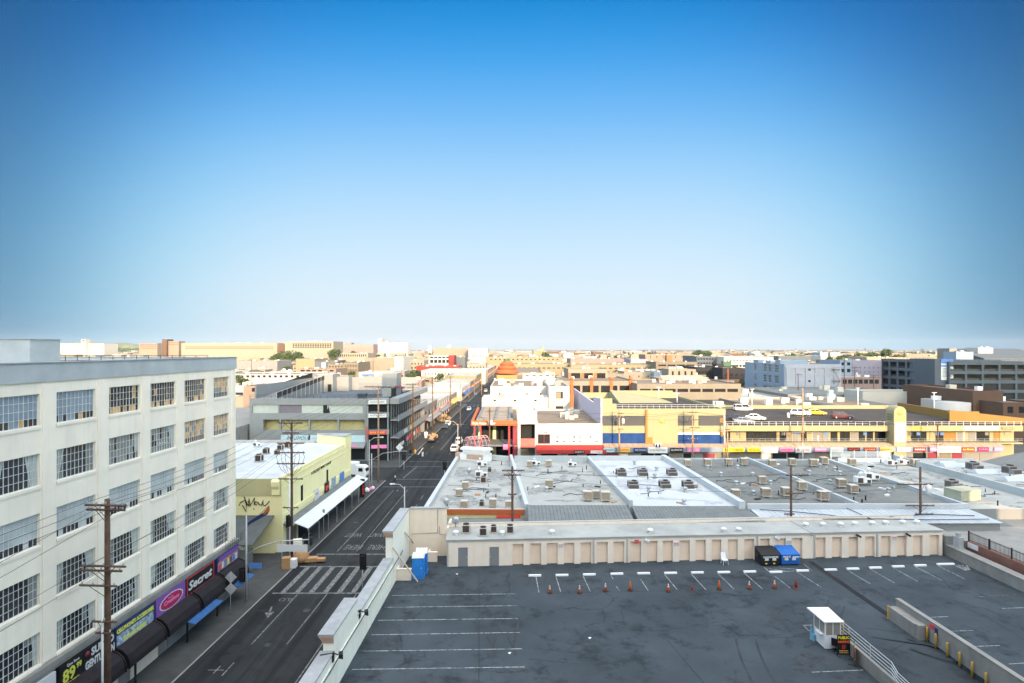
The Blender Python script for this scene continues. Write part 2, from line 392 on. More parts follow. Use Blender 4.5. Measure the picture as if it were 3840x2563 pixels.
for Y,u0,u1 in ((72,-26.3,-15.7),(107.2,-26.6,-15.8),(113.4,-25.8,-15.8),(125.6,-26.6,-16),(131.2,-26.6,-16)): stripe(b,(ux(u0,Y),Y),(ux(u1,Y),Y),.3 if Y<73 else .25,.0056)
for Y in (60.5,67.9): stripe(b,(ux(-26.8,Y),Y),(ux(-15.7,Y),Y),.3,.0056)
for k in range(7): uline(b,-25.75+1.5*k,60.7,67.7,.56,.0052)
for k in range(6): uline(b,-26.6+1.8*k,257,260,.7); uline(b,-26.6+1.8*k,262.5,265.5,.7)
uline(b,-21.6,146,250,.12); uline(b,-21.3,146,250,.12)
for Y in range(140,256,9): uline(b,-24.3,Y,Y+3,.12); uline(b,-18.4,Y,Y+3,.12)
uline(b,-21.4,284,700,.16)
stripe(b,G(1510,1795),G(1565,1750),.2,.0052); stripe(b,G(1560,1706),G(1590,1682),.2,.0052)
# turn arrow and the worn cycle marking by the crossing
c=G(1010,2300); fr=FR((c.x,c.y,.006),.25)
mb=MB(fr); mb.add([(-.09,.2,0),(.09,.2,0),(.09,1.5,0),(-.09,1.5,0)],[(0,1,2,3)]); mb.add([(-.45,.2,0),(0,-1.1,0),(.45,.2,0)],[(0,1,2)])
b.add(mb.v,mb.f)
mk=b.build('road_marking',m_['worn_line'],road)
for s,px,py in (('WAIT',1328,2006),('HERE',1326,2052),('WAIT',1414,2006),('HERE',1413,2052)):
    p=G(px,py); Mx=FR((p.x,p.y,.007),math.pi-.02)@Matrix.Diagonal((1,2.0,1,1)); u=None
    o=lettering(s,1.25,m_['worn_line'],road,Mx,'road_lettering',.0008,width=2.25)
p=G(1075,2249); lettering('SLO',.9,m_['worn_line'],road,FR((p.x,p.y,.007),math.pi)@Matrix.Diagonal((1,1.2,1,1)),'road_lettering',.0008)
def patch(px,py,z,rx,ry,seed,zoff=.004):
    r=random.Random(seed); c=G(px,py,z); pts=[]
    ph=[r.uniform(0,6.28) for _ in range(4)]
    for k in range(28):
        t=2*math.pi*k/28; q=1+.28*math.sin(2*t+ph[0])+.2*math.sin(3*t+ph[1])+.14*math.sin(5*t+ph[2])+.1*math.sin(8*t+ph[3])
        pts.append((c.x+rx*q*math.cos(t),c.y+ry*q*math.sin(t),z+zoff))
    return pts
b=MB()
for i,(px,py,rx,ry) in enumerate([(1010,2290,1.0,.5),(1120,2330,1.2,2.5),(1230,2400,.6,3.0),(1420,1878,1.0,.9),(1250,1960,.5,2.5),(880,2450,1.0,1.2),(1500,1690,1.5,5),(1640,1600,1.2,6),(1560,1770,2.2,1.4),(1320,2100,1.4,.7)]): b.add(patch(px,py,0,rx,ry,i*5+1,.003+.0001*i),[tuple(range(28))])
b.build('asphalt_patch',stain_('road_patch',(.009,.010,.011),(.018,.020,.021)),road)
for k,(px,py) in enumerate(((1150,2290),(1335,1960),(1480,1760),(1005,2420))):
    p=G(px,py,0); b=MB(FR((p.x,p.y,0))); b.lathe((0,0,.004),[(.36,0),(.36,.006),(.33,.007),(.33,.004)],18); tag(b.build('manhole_cover',m_['dark_steel'],None,FR((p.x,p.y,0))),'round iron manhole cover, %s on the street'%['second nearest','one before the worn wait lettering','farthest near the crossroads','nearest at the lower left'][k],'manhole')
# ================================================================ raised parking deck
def cut(Y): return ux(-12.45,Y)
RY0,RY1=24.0,44.5                 # ramp sinks towards the camera between its two walls
def rz(Y): return DZ-.08*max(0,RY1-Y)
b=MB()
XR0,XR1=25.05,32.15
b.prism([(cut(20),20),(XR0,20),(XR0,RY1),(XR1,RY1),(XR1,20),(47.3,20),(47.3,66),(-7,62.4),(-7,61.8),(cut(61.8),61.8)],.0,DZ)
b.add([(XR0,20,rz(20)),(XR1,20,rz(20)),(XR1,RY1,DZ),(XR0,RY1,DZ)],[(0,1,2,3)])
deck=struct(b.build('parking_lot',m_['deck_asphalt']))
b=MB(); zl=DZ+.006
L=lambda a,c,wd=.1,mi=0: stripe(b,G(a[0],a[1],DZ),G(c[0],c[1],DZ),wd,zl,mi)
ZZ=0
q=lambda x,y:(1150+.4257*x,2050+.4257*y)      # crop of the left half of the lot
for x0,y0,x1,y1 in ((755,432,1836,418),(684,537,1848,522),(628,651,1862,635),(570,779,1880,758),(500,923,1898,902),(400,1084,1920,1062)): L(q(x0,y0),q(x1,y1),.09)
q=lambda x,y:(2050+.4257*x,2050+.4257*y)
for x0,y0,x1,y1 in ((-95,262,-68,405),(82,265,124,402),(320,258,386,400),(565,252,588,292),(612,352,642,392),(828,290,894,388),(1036,244,1152,384),(1272,240,1402,381),(1506,236,1650,376),(1738,232,1898,372),(2010,262,2146,366),(2200,222,2420,360)): L(q(x0,y0),q(x1,y1),.075)
q=lambda x,y:(3100+.3635*x,1680+.3635*y)
for x0,y0,x1,y1 in ((212,1262,446,1402),(445,1248,700,1396),(680,1236,942,1380),(908,1224,1190,1368),(1140,1212,1425,1354),(1570,1537,2030,1513)): L(q(x0,y0),q(x1,y1),.075)
for k in range(4): L(q(1322+38*k,1213-2*k),q(1440+12*k,1266-2*k),.16)
q=lambda x,y:(2950+.3789*x,2150+.3789*y)
for x0,y0,x1,y1 in ((1385,440,1600,430),(1612,577,1845,567),(1840,728,2112,716),(2200,900,2400,888),(1905,235,2340,212),(2135,350,2400,340),(248,981,756,960),(165,516,275,516),(165,516,218,570),(218,570,300,570)): L(q(x0,y0),q(x1,y1),.075)
q=lambda x,y:(2400+.3635*x,1680+.3635*y)
for x0,y0,x1,y1 in ((1283,1235,1345,1290),(1690,1200,1775,1270),(1290,1242,1500,1272),(1430,1240,1740,1262),(1340,1286,1740,1262)): L(q(x0,y0),q(x1,y1),.08)
b.build('parking_line',m_['worn_deck_line'],deck)
b=MB()
stripe(b,(31.55,60.2),(31.85,47.0),.62,DZ+.0045)                 # drain channel running to the ramp
for a,c in (((2625,2247),(2846,2393)),((2846,2393),(3050,2388)),((2050,2367),(2480,2367)),((2480,2367),(2760,2322)),((2500,2400),(2640,2563)),((2330,2290),(2345,2350)),((2376,2337),(2377,2368)),((1796,2150),(1796,2563)),((2060,2226),(2560,2215))):
    stripe(b,G(*a,DZ),G(*c,DZ),.045,DZ+.0042)
b.build('crack_seal',mat('tar',(.010,.011,.013),.7,.3,2),deck)
b=MB()
for i,(px,py,rx,ry) in enumerate([(1500,2205,.5,.25),(1525,2290,1.0,.35),(1480,2345,.9,.35),(1440,2412,1.3,.5),(1390,2475,1.0,.45),(1410,2525,.6,.6),(1585,2270,.35,1.3),(1690,2317,.5,.35),(1720,2340,.35,.3),(1900,2140,1.3,.4),(1640,2150,1.2,.35),(2075,2218,.9,.35),(2145,2220,1.2,.6),(2185,2180,.7,.5),(2380,2160,1.2,.5),(2420,2172,.8,.4),(2330,2135,1.6,.4),(2870,2170,1.5,.6),(2700,2165,.8,.5),(2560,2185,1.6,.8),(2908,2310,1.2,1.4),(3010,2500,1.7,1.0),(3050,2465,1.4,.7),(3185,2185,.8,.4),(3278,2178,.9,.4),(3460,2182,1.9,.8),(3300,2235,1.6,.5),(3450,2115,3.0,.5),(3333,2322,.8,.5),(3780,2312,1.4,.7),(1910,2520,1.5,.32),(1975,2517,.8,.28),(1350,2440,.5,.3),(1600,2118,1.0,.5)]):
    b.add(patch(px,py,DZ,rx*.62,ry*.62,i*7+3,.0035+.00004*i),[tuple(range(28))])
def stain(name,col,a):
    m,nt,bs=newmat(name); f=ramp(nt,noise(nt,2.6,8,.75),[(.40,0.0),(.62,a)])
    nt.links.new(mixc(nt,f,(.036,.046,.052),col),bs.inputs['Base Color']); bs.inputs['Roughness'].default_value=.8; return m
b.build('oil_stain',stain('oil',(.012,.013,.015),.9),deck)['kind']='stuff'
b=MB(); r=random.Random(8)
for k in range(16):
    x,y=r.uniform(-9,44),r.uniform(33,55); a=r.choice((0,1.57,.3,2.8))+r.uniform(-.2,.2); cv=r.uniform(-.09,.09); L0=r.uniform(3,9); n=10
    if 24<x<33 and y<49: continue
    for off in (0,1.5):
        px_,py_=x-off*math.sin(a),y+off*math.cos(a); aa=a; pts=[]
        for i in range(n+1): pts.append((px_,py_,aa)); px_+=L0/n*math.cos(aa); py_+=L0/n*math.sin(aa); aa+=cv*L0/n
        b.add([(p[0]+s*.09*math.sin(p[2]),p[1]-s*.09*math.cos(p[2]),DZ+.0052+.00003*k) for p in pts for s in (-1,1)],[(2*i,2*i+1,2*i+3,2*i+2) for i in range(n)])
b.build('tyre_mark',stain_('tyre',(.017,.019,.021),(.036,.046,.052),.35,.6,.8),deck)['kind']='stuff'
# street-side parapet of the deck
secs=[(22,37.2,6.15),(37.2,42.5,7.3),(42.5,54.0,6.05),(54.0,61.7,8.65)]
t=thing('parapet_wall','long cream parapet wall with raised stepped sections between parking deck and street','wall',(cut(40),40,0))
b=MB()
for Y0,Y1,z in secs: b.prism([(ux(-13.15,Y0),Y0),(ux(-12.45,Y0),Y0),(ux(-12.45,Y1),Y1),(ux(-13.15,Y1),Y1)],0,z)
b.build('wall',m_['pale_green_wall'],t)
b=MB()
for Y0,Y1,z in secs:
    e=.2 if z>7 else 0
    b.prism([(ux(-13.35-e*.5,Y0-e),Y0-e),(ux(-12.40,Y0-e),Y0-e),(ux(-12.40,Y1),Y1),(ux(-13.35-e*.5,Y1),Y1)],z+.002,z+.1)
b.build('coping',m_['coping'],t)
b=MB()
for Y0,Y1,z in secs:
    if z>7:
        for k,(o,d) in enumerate([(.22,.13),(.16,.13),(.10,.14),(.05,.15)]):
            zt=z-sum(x[1] for x in [(.22,.13),(.16,.13),(.10,.14),(.05,.15)][:k]); e=o*.9
            b.prism([(ux(-13.15-o,Y0-e),Y0-e),(ux(-12.46,Y0-e),Y0-e),(ux(-12.46,Y0-.002),Y0-.002),(ux(-13.152,Y0-.002),Y0-.002),(ux(-13.152,Y1),Y1),(ux(-13.15-o,Y1),Y1)],zt-d,zt-.002)
    else: b.prism([(ux(-13.32,Y0),Y0),(ux(-13.152,Y0),Y0),(ux(-13.152,Y1),Y1),(ux(-13.32,Y1),Y1)],z-.14,z)
b.build('cornice',m_['terracotta'],t)
b=MB(); Y=25.0
while Y<61:
    zt=[z for a,c,z in secs if a<=Y<c][0]
    if zt<7: b.prism([(ux(-12.452,Y),Y),(ux(-12.40,Y),Y),(ux(-12.40,Y+.09),Y+.09),(ux(-12.452,Y+.09),Y+.09)],DZ+.05,zt-.55)
    Y+=1.16
for Y0,Y1 in ((22,53.9),): b.prism([(ux(-12.452,Y0),Y0),(ux(-12.39,Y0),Y0),(ux(-12.39,Y1),Y1),(ux(-12.452,Y1),Y1)],5.42,5.52)
b.build('panel_rib',m_['pale_green_wall'],t)
b=MB(); b.tube([(ux(-12.36,y),y,5.42+.04*math.sin(y)) for y in range(30,60,2)],.03,5); b.build('cable',m_['wire_black'],t)
# tall wall closing the corner of the deck
t=thing('corner_wall','tall peach corner wall of the deck behind the portable toilets','wall',(-9,61.9,DZ))
b=MB(); b.prism([(ux(-12.44,61.72),61.72),(-7.15,61.95),(-7.15,62.35),(ux(-12.44,62.2),62.2)],0,8.62); b.prism([(-7.15,61.95),(-6.9,61.97),(-6.9,65.4),(-7.15,65.4)],0,6.5); b.build('wall',mat('peach_wall',(.74,.62,.48),.85,.06,.6,streak=.25),t)
b=MB(); b.prism([(ux(-12.41,61.65),61.65),(-7.02,61.88),(-7.02,62.42),(ux(-12.41,62.3),62.3)],8.622,8.72); b.build('coping',m_['coping'],t)
b=MB(); b.tube([(-8.1,61.86,8.5),(-8.1,61.86,6.0),(-10.9,61.75,5.9),(-10.9,61.75,5.2)],.035,5); b.tube([(-7.9,61.86,6.7),(-7.9,61.86,5.85),(-7.2,61.9,5.75)],.03,5); b.build('conduit',m_['pale_concrete'],t)
# timber props holding the wall
for k,(a,c) in enumerate(((AT(1428,2053,53.6),G(1566,2182,DZ)),(AT(1527,1996,59.0),G(1571,2062,DZ)))):
    a=Vector((ux(-12.40,a.y),a.y,a.z)); b=MB(); b.tube([a,c],.075,4)
    tag(b.build('timber_prop',m_['timber'],None,Matrix.Translation(c)),['nearer pale timber prop leaning on the parapet wall in front of blue toilets','farther pale timber prop leaning on the wall behind blue toilets'][k],'prop')
for k,(px,py) in enumerate(((1365,2163),(1301,2283))):
    Y=12.4*F/(1965-px-.0); Y=[42.9,36.9][k]; t=thing('flood_light',['black floodlight bracket on parapet wall at the far end of its raised section','black floodlight bracket on parapet wall at the near end of its raised section'][k],'floodlight',(ux(-12.4,Y),Y,5.9))
    b=MB(); x=ux(-12.4,Y); b.tube([(x-.75,Y-.3,6.28),(x,Y,6.25),(x+.30,Y+.1,6.1)],.045,5); b.box(x-.05,Y-.12,5.7,x+.05,Y+.12,6.3); b.build('bracket',m_['black_metal'],t)
    b=MB(FR((x+.42,Y+.12,6.08),.3)); b.add([(-.1,-.2,-.12),(.18,-.26,-.2),(.18,.26,-.2),(-.1,.2,-.12),(-.1,-.2,.12),(.18,-.26,.12),(.18,.26,.12),(-.1,.2,.12)],[(3,2,1,0),(4,5,6,7),(0,1,5,4),(1,2,6,5),(2,3,7,6),(3,0,4,7)]); b.build('lamp_head',m_['black_metal'],t)
for k,(px0,px1,py,zt) in enumerate(((1484,1541,2178,1.05),(1603,1639,2108,.95))):
    a=G(px0,py,DZ);c=G(px1,py,DZ); fr=FAB(a,c,DZ); Ln=(c-a).length; b=MB(fr); b.box(0,0,0,Ln,.25,zt); b.box(0,.25,0,.2,1.3,zt-.04); b.box(-.03,-.03,zt+.001,Ln+.03,.28,zt+.08)
    tag(b.build('low_wall',m_['beige_wall'],None,FR((a.x,a.y,DZ))),['low beige block wall beside the nearest blue toilet and prop','low beige block wall behind the farther blue toilet'][k],'wall')
# right-hand boundary: concrete wall, brick ramp wall, iron fence
b=MB(); b.box(47.3,20,0,48.2,61.9,4.62); b.box(47.24,20,4.622,48.25,61.9,4.7); tag(b.build('boundary_wall',m_['pale_concrete'],None,FR((47.3,45,0))),'long low concrete wall along the right edge of the lot','wall')
b=MB(); b.box(48.7,20,0,49.1,60.9,5.45); tag(b.build('brick_wall',m_['brick_red'],None,FR((48.7,45,0))),'red brick wall under the black iron fence','wall')
t=thing('iron_fence','black iron fence with upright bars on top of brick wall','fence',(48.9,50,5.45))
b=MB(); y=30.0
while y<60.9: b.box(48.89,y-.012,5.5,48.92,y+.012,6.5); y+=.15
b.build('bars',m_['black_metal'],t); b=MB(); b.box(48.88,20,5.6,48.93,60.9,5.64); b.box(48.88,20,6.36,48.93,60.9,6.4); b.build('rail',m_['black_metal'],t)
for k in range(11): b=MB(); y=60.8-2.6*k; b.box(48.86,y-.05,5.45,48.96,y+.05,6.55); b.build('post',m_['black_metal'],t)
b=MB(); b.prism([(49.1,20),(80,20),(80,67),(49.1,67)],0,5.2); tag(b.build('neighbouring_building',m_['pale_concrete'],None,FR((60,45,0))),'pale flat concrete roof beyond the iron fence','building')
b=MB(); b.box(47.3,61.9,0,48.6,66.5,5.6); 
for k in range(12): b.box(47.26,62.0+.36*k,3.6,47.3,62.2+.36*k,5.5)
tag(b.build('shed',m_['pale_concrete'],None,FR((47.5,62,3.5))),'narrow ribbed grey shed wall at the right end of the storage units','shed')
b=MB(); b.box(47.6,60.5,4.7,48.1,61.3,5.9); b.box(47.7,60.7,5.9,48.0,61.1,6.3); b.box(47.55,60.45,4.7,48.2,61.35,4.8)
tag(b.build('meter_cabinet',m_['galvanised'],None,FR((47.8,60.9,4.7))),'grey meter cabinet where concrete and brick walls begin','cabinet')
b=MB(); b.box(48.6,59.3,4.9,48.69,60.6,5.4); tag(b.build('notice_board',m_['sign_white'],None,FR((48.6,60,4.9))),'blank white board on the end of the brick wall','sign')
# ramp walls
t=thing('ramp_wall','pale concrete ramp wall with steel handrail behind the booth','wall',(24.9,38,DZ))
b=MB(); b.ext([(20,0),(43.0,0),(43.0,4.45),(20,4.45)],24.8,25.04); b.build('wall',m_['pale_concrete'],t)
b=MB()
for i in range(4): b.tube([(24.92,43.0,5.45-.24*i),(24.92,37.3,5.45-.24*i),(24.92,36.7,5.1-.2*i),(24.92,35.3,5.0-.2*i),(24.92,34.7,4.85-.14*i),(24.92,25,4.8-.14*i)],.028,5)
b.build('handrail',m_['bare_metal'],t)
for y in (42.0,39.5,36.9,35.2,33): b=MB(); b.tube([(24.92,y,4.4),(24.92,y,5.45 if y>37.3 else 5.0)],.03,5); b.build('post',m_['bare_metal'],t)
for x in (24.82,25.1): b=MB(); b.tube([(x,43.05,DZ),(x,43.05,5.45)],.05,6); b.build('end_post',m_['yellow_paint'],t)
t=thing('ramp_wall','long pale concrete ramp wall with yellow bollards along its foot','wall',(32.1,40,DZ))
b=MB(); b.box(32.17,20,0,32.5,47.6,5.05); b.box(31.4,44.3,0,32.165,47.4,4.55); b.box(32.14,20,5.052,32.53,47.65,5.12); b.build('wall',m_['pale_concrete'],t)
b=MB(); b.box(31.45,43.95,3.2,32.1,44.29,4.6); b.build('dented_end',m_['pale_concrete'],t)
b=MB(); b.box(32.14,43.2,4.6,32.167,43.75,4.9); b.build('red_plate',m_['sign_red'],t); b=MB(); b.box(32.14,42.9,4.35,32.167,43.2,4.85); b.build('dark_plate',m_['sign_navy'],t)
b=MB(); b.box(31.34,47.3,DZ,31.42,47.45,4.6); b.build('yellow_edge',m_['yellow_paint'],t)
names=['first','second','third','fourth','fifth','sixth']
for k,y in enumerate((43.8,42.9,41.75,40.6,39.5,38.35)):
    b=MB(); b.lathe((32.0,y,rz(y)),[(.075,0),(.075,1.1),(.05,1.15)],10)
    tag(b.build('bollard',m_['yellow_paint'],None,FR((32.0,y,rz(y)))),'%s yellow bollard from the dented end of the right ramp wall'%names[k],'bollard','yellow bollards beside the ramp wall')
# ================================================================ building kit
def wall_grid(mb,Lx,z0,z1,ops,t=.3,mi=0,x0=0.0):
    """wall 0..Lx, thickness t (local +y is inwards), with real openings ops=(x0,z0,x1,z1)"""
    zs=sorted({z0,z1,*[o[1] for o in ops],*[o[3] for o in ops]}); zs=[z for z in zs if z0<=z<=z1]
    for a,c in zip(zs,zs[1:]):
        row=sorted([(o[0],o[2]) for o in ops if o[1]<=a+1e-6 and o[3]>=c-1e-6]); x=x0
        for p,q in row:
            if p>x+1e-4: mb.box(x,0,a,p,t,c,mi)
            x=max(x,q)
        if x<Lx-1e-4: mb.box(x,0,a,Lx,t,c,mi)
def shell(root,fr,Lx,depth,z1,wm,rm,ops=(),par=.7,t=.3,z0=0,roofname='roof',body=True,core=None):
    """box building in frame fr: front wall with openings, solid core, parapets, roof sheet"""
    b=MB(fr); wall_grid(b,Lx,z0,z1,list(ops),t)
    zr=z1-par
    if body:
        if core is None: b.box(0,t,z0,Lx,depth,zr)
        b.box(0,t,zr,t,depth,z1); b.box(Lx-t,t,zr,Lx,depth,z1); b.box(t,depth-t,zr,Lx-t,depth,z1)
    o=b.build('wall',wm,root)
    if core is not None: b=MB(fr); b.box(0,t+.002,z0,Lx,depth,zr-.002); b.build('core',core,root)
    b=MB(fr); b.box(t+.002,t+.002,zr+.002,Lx-t-.002,depth-t-.002,zr+.03); b.build(roofname,rm,root)
    return o
WIN={}
def window(root,fr,x,z,wd,ht,glass,frame='sash',cols=3,rows=2,rec=.16,bar=.05,major=None,sub=True):
    """window part (frame and bars) with the pane as its sub-part; meshes shared between equal windows"""
    k=(wd,ht,frame,cols,rows,bar,str(major))
    if k not in WIN:
        b=MB(); e=bar
        b.box(0,0,0,wd,.06,e);b.box(0,0,ht-e,wd,.06,ht);b.box(0,0,e,e,.06,ht-e);b.box(wd-e,0,e,wd,.06,ht-e)
        for i in range(1,cols):
            w2=(e*.55 if (major and i not in major) else e)*.5; xx=wd*i/cols; b.box(xx-w2,.004,e,xx+w2,.054,ht-e)
        for i in range(1,rows): zz=ht*i/rows; b.box(e,.008,zz-e*.3,wd-e,.05,zz+e*.3)
        WIN[k]=b.mesh('window',m_[frame])
    g=glass if isinstance(glass,str) else 'cells'
    kp=(wd,ht,cols,rows,str(glass))
    if kp not in WIN:
        b=MB()
        if isinstance(glass,str): b.quad((.01,.035,.01),(wd-.01,.035,.01),(wd-.01,.035,ht-.01),(.01,.035,ht-.01)); WIN[kp]=b.mesh('pane',m_[glass])
        else:
            ms=sorted(set(sum(glass,[])))
            for i in range(cols):
                for j in range(rows):
                    b.quad((wd*i/cols,.035,ht*j/rows),(wd*(i+1)/cols,.035,ht*j/rows),(wd*(i+1)/cols,.035,ht*(j+1)/rows),(wd*i/cols,.035,ht*(j+1)/rows),ms.index(glass[j][i]))
            WIN[kp]=b.mesh('pane',[m_[x] for x in ms])
    M=fr@Matrix.Translation((x,rec,z)); o=place('window',WIN[k],root,M)
    if sub: place('pane',WIN[kp],o,M)
    return o
# ================================================================ white factory building on the left
A=(ux(-30.85,8.0),8.0); Bp=(ux(-30.85,60.7),60.7); fr=FAB(A,Bp); LX=52.7; B0=8.0
t=thing('factory_building','five storey cream factory building with rows of steel sash windows over shopfronts','building',(*A,0))
cents=[57.95,53.35,48.65,43.95,39.2,34.5,29.8]; ztops=[23.15,19.35,15.55,11.75,7.98]; WW=3.4; WH=2.05
ops=[]; wl=[]
for ci,c in enumerate(cents):
    w_=2.95 if ci==0 else WW
    for zt in ztops: ops.append((c-w_/2-B0,zt-WH,c+w_/2-B0,zt)); wl.append((ci,ztops.index(zt),c-w_/2-B0,zt-WH,w_))
b=MB(fr); wall_grid(b,LX,5.4,23.75,ops,.35); b.box(0,.35,0,LX,30,24.2); b.box(0,.02,23.75,LX,.35,23.9)
b.build('wall',m_['cream_wall'],t)
b=MB(fr)
for c in [60.3]+[ (cents[i]+cents[i+1])/2 for i in range(6)]:
    x=c-B0; w2=.36 if c==60.3 else .50; b.box(x-w2,-.07,5.9,x+w2,-.002,23.74)
for ci,ri,x,z,w_ in wl: b.box(x-.05,-.06,z-.2,x+w_+.05,-.003,z-.01)
b.build('pilaster',m_['cream_wall'],t)
b=MB(fr); b.box(-.1,-.10,23.9,LX+.1,.4,25.1); b.box(LX-.3,.4,24.2,LX,30,25.1); b.box(0,29.7,24.2,LX-.3,30,25.1); b.build('parapet',m_['parapet_band'],t)
b=MB(fr); b.box(-.1,-.18,25.102,LX+.16,.44,25.18); b.box(LX-.36,.44,25.102,LX+.16,30,25.18); b.build('coping',m_['coping'],t)
b=MB(fr); b.box(.3,.42,24.21,LX-.31,29.6,24.25); b.build('roof',m_['pale_grey_roof'],t)
b=MB(fr); b.box(-.1,-.42,5.42,LX+.2,.34,5.78); b.box(-.1,-.34,5.2,LX+.1,.2,5.42); b.build('ledge',m_['pale_concrete'],t)
D,C,Fz,S,T='dark_glass','curtain_glass','frosted_glass','sky_glass','tan_stock'
rr=random.Random(5)
def cells(kind):
    g=[[D]*10 for _ in range(4)]
    if kind=='dark': 
        for j in range(4):
            for i in (7,8,9):
                if rr.random()<.4: g[j][i]=C
    if kind=='curt':
        for j in range(4):
            for i in range(10): g[j][i]=C if rr.random()<.8 else D
    if kind=='edge':
        for j in range(4):
            for i in (0,1,8,9): g[j][i]=C
    if kind=='stock':
        for i in range(10): g[0][i]=T if rr.random()<.6 else D
        for j in (1,2,3):
            for i in range(10): g[j][i]=T if rr.random()<.1 else D
    if kind=='tan':
        for j in range(1,4):
            for i in range(10): g[j][i]=T if rr.random()<.7 else C
    if kind=='frost':
        for j in range(4):
            for i in range(10): g[j][i]=Fz if j else (D if rr.random()<.7 else Fz)
    if kind=='sky':
        for j in range(4):
            for i in range(10): g[j][i]=S if j else (D if rr.random()<.35 else S)
        g[0][6]=T
    return g
KIND={(0,0):'tan',(1,0):'stock',(2,0):'stock',(3,0):'stock',(4,0):'sky',(5,0):'sky',(0,1):'tan',(1,1):'tan',(2,1):'curt',(3,1):'curt',(4,1):'edge',(5,1):'edge',
      (0,2):'frost',(1,2):'frost',(2,2):'frost',(3,2):'frost',(4,2):'frost',(5,2):'frost',(0,3):'curt',(1,3):'curt',(2,3):'dark',(3,3):'edge',(4,3):'edge',(5,3):'edge'}
for ci,ri,x,z,w_ in wl: window(t,fr,x,z,w_,WH,cells(KIND.get((ci,ri),'dark')),'sash',10,4,.14,.045,(3,7))
rd=random.Random(14)
for o,(ci,ri,x,z,w_) in zip([c for c in t.children if c.name.startswith('window')],wl):
    if ri==0 or (ci,ri) in ((0,1),(1,1)) or ri==2: continue
    for side in (0,1):
        if rd.random()<.55:
            a=rd.uniform(.35,1.1); c_=a*rd.uniform(.3,1.0); h0=rd.choice((0,0,.5)); x0=x+.05 if side==0 else x+w_-.05; s_=1 if side==0 else -1
            mb=MB(fr); n=5
            for i in range(n):
                f0,f1=i/n,(i+1)/n; yy=.168-.012*(i%2); mb.add([(x0+s_*a*f0,yy,z+WH-.06),(x0+s_*a*f1,.180-yy+.156,z+WH-.06),(x0+s_*c_*f1,.180-yy+.156,z+.06+h0),(x0+s_*c_*f0,yy,z+.06+h0)],[(0,1,2,3)])
            mb.build('curtain',m_['curtain_white'],o)
# a tilted-open vent in one window
mb=MB(fr@Matrix.Translation((cents[2]-B0-.65,.06,17.95))@Matrix.Rotation(-.5,4,'X'))
for i in range(5): mb.box(i*.32-.02,0,0,i*.32+.02,.03,.95)
for z in (0,.46,.93): mb.box(0,0.002,z,1.28,.028,z+.035)
mb.build('open_vent',m_['sash'],t)
b=MB(fr); b.box(45.9-B0,-.05,7.2,46.7-B0,-.002,8.0); b.build('notice',m_['sign_white'],t)
# ground floor: shutters between the piers
b=MB(fr); b.box(0,-.03,0,LX-.02,-.004,5.19); b.build('shopfront_wall',m_['pale_concrete'],t)
for k in range(10):
    b=MB(fr); x=52.6-4.68*k-.2-B0-4+4.0; 
    if x<1: break
    b.box(x-3.3,-.08,.14,x,-.032,2.9)
    for j in range(13): b.box(x-3.3,-.10,.2+.2*j,x,-.081,.32+.2*j)
    b.build('shutter',m_['beige_wall'] if k%3 else m_['grey_wall'],t)
# signs above the awnings
def board(x0,x1,z0,z1,mt,y=-.36,name='sign_board'): b=MB(fr); b.box(x0-B0,y-.1,z0,x1-B0,y+.2,z1); return b.build(name,m_[mt],t)
def let(s,x,z,size,mt,par,w_=None,bold=0,shear=0,y=-.47): return lettering(s,size,m_[mt],par,face(fr,x-B0,y-.005,z),width=w_,bold=bold,shear=shear)
def rim(x0,x1,z0,z1,mt,par,w=.09,y=-.475):
    b=MB(fr); a,c=x0-B0,x1-B0
    b.box(a,y,z0,c,y+.012,z0+w);b.box(a,y,z1-w,c,y+.012,z1);b.box(a,y,z0+w,a+w,y+.012,z1-w);b.box(c-w,y,z0+w,c,y+.012,z1-w); b.build('border',m_[mt],par)
s1=board(33.6,36.9,3.3,5.1,'sign_white'); let('REZ',35.2,4.6,.7,'sign_blue',s1); let('FASHION',35.2,3.8,.5,'sign_blue',s1)
s2=board(37.2,39.15,3.35,5.15,'sign_black'); let('Que Baut',38.3,4.92,.27,'sign_white',s2); let('89',37.95,4.25,1.15,'sign_lime',s2,1.05,.03); let('99',38.8,4.5,.5,'sign_lime',s2,.45,.015); let('SUIT & SHIRTS',38.2,3.72,.2,'sign_lime',s2); let('TIES  VESTS',38.2,3.5,.17,'sign_lime',s2)
s3=board(39.2,42.2,3.35,5.15,'sign_black'); let('SUITED',41.0,4.7,.72,'sign_white',s3,2.2,.03); let('GENTLEMAN',40.75,3.95,.75,'sign_white',s3,2.8,.03)
b=MB(fr); b.lathe((0,0,0),[(.0,0)],3); b=MB(face(fr,39.55-B0,-.472,4.75)); b.lathe((0,0,0),[(.22,0),(.22,.012)],16); b.build('emblem',m_['sign_maroon'],s3)
s4=board(42.3,46.75,3.6,5.15,'sign_navy'); 
b=MB(fr); b.box(42.4-B0,-.468,3.75,46.6-B0,-.462,4.55); b.build('picture',m_['photo_print'],s4)
let("CELLPHONE'S ACCESSORIES",44.5,4.82,.42,'sign_lime',s4,4.2,.02); let('&',44.4,4.4,.3,'sign_lime',s4); let('SUNGLASSES',44.4,3.98,.42,'sign_lime',s4,2.6,.02)
s5=board(46.95,51.0,3.45,5.25,'sign_purple')
def scallop(rx,rz,n,amp):
    return [((rx*(1+amp*abs(math.sin(n*math.pi*k/96))))*math.cos(2*math.pi*k/96),(rz*(1+amp*abs(math.sin(n*math.pi*k/96))))*math.sin(2*math.pi*k/96)) for k in range(96)]
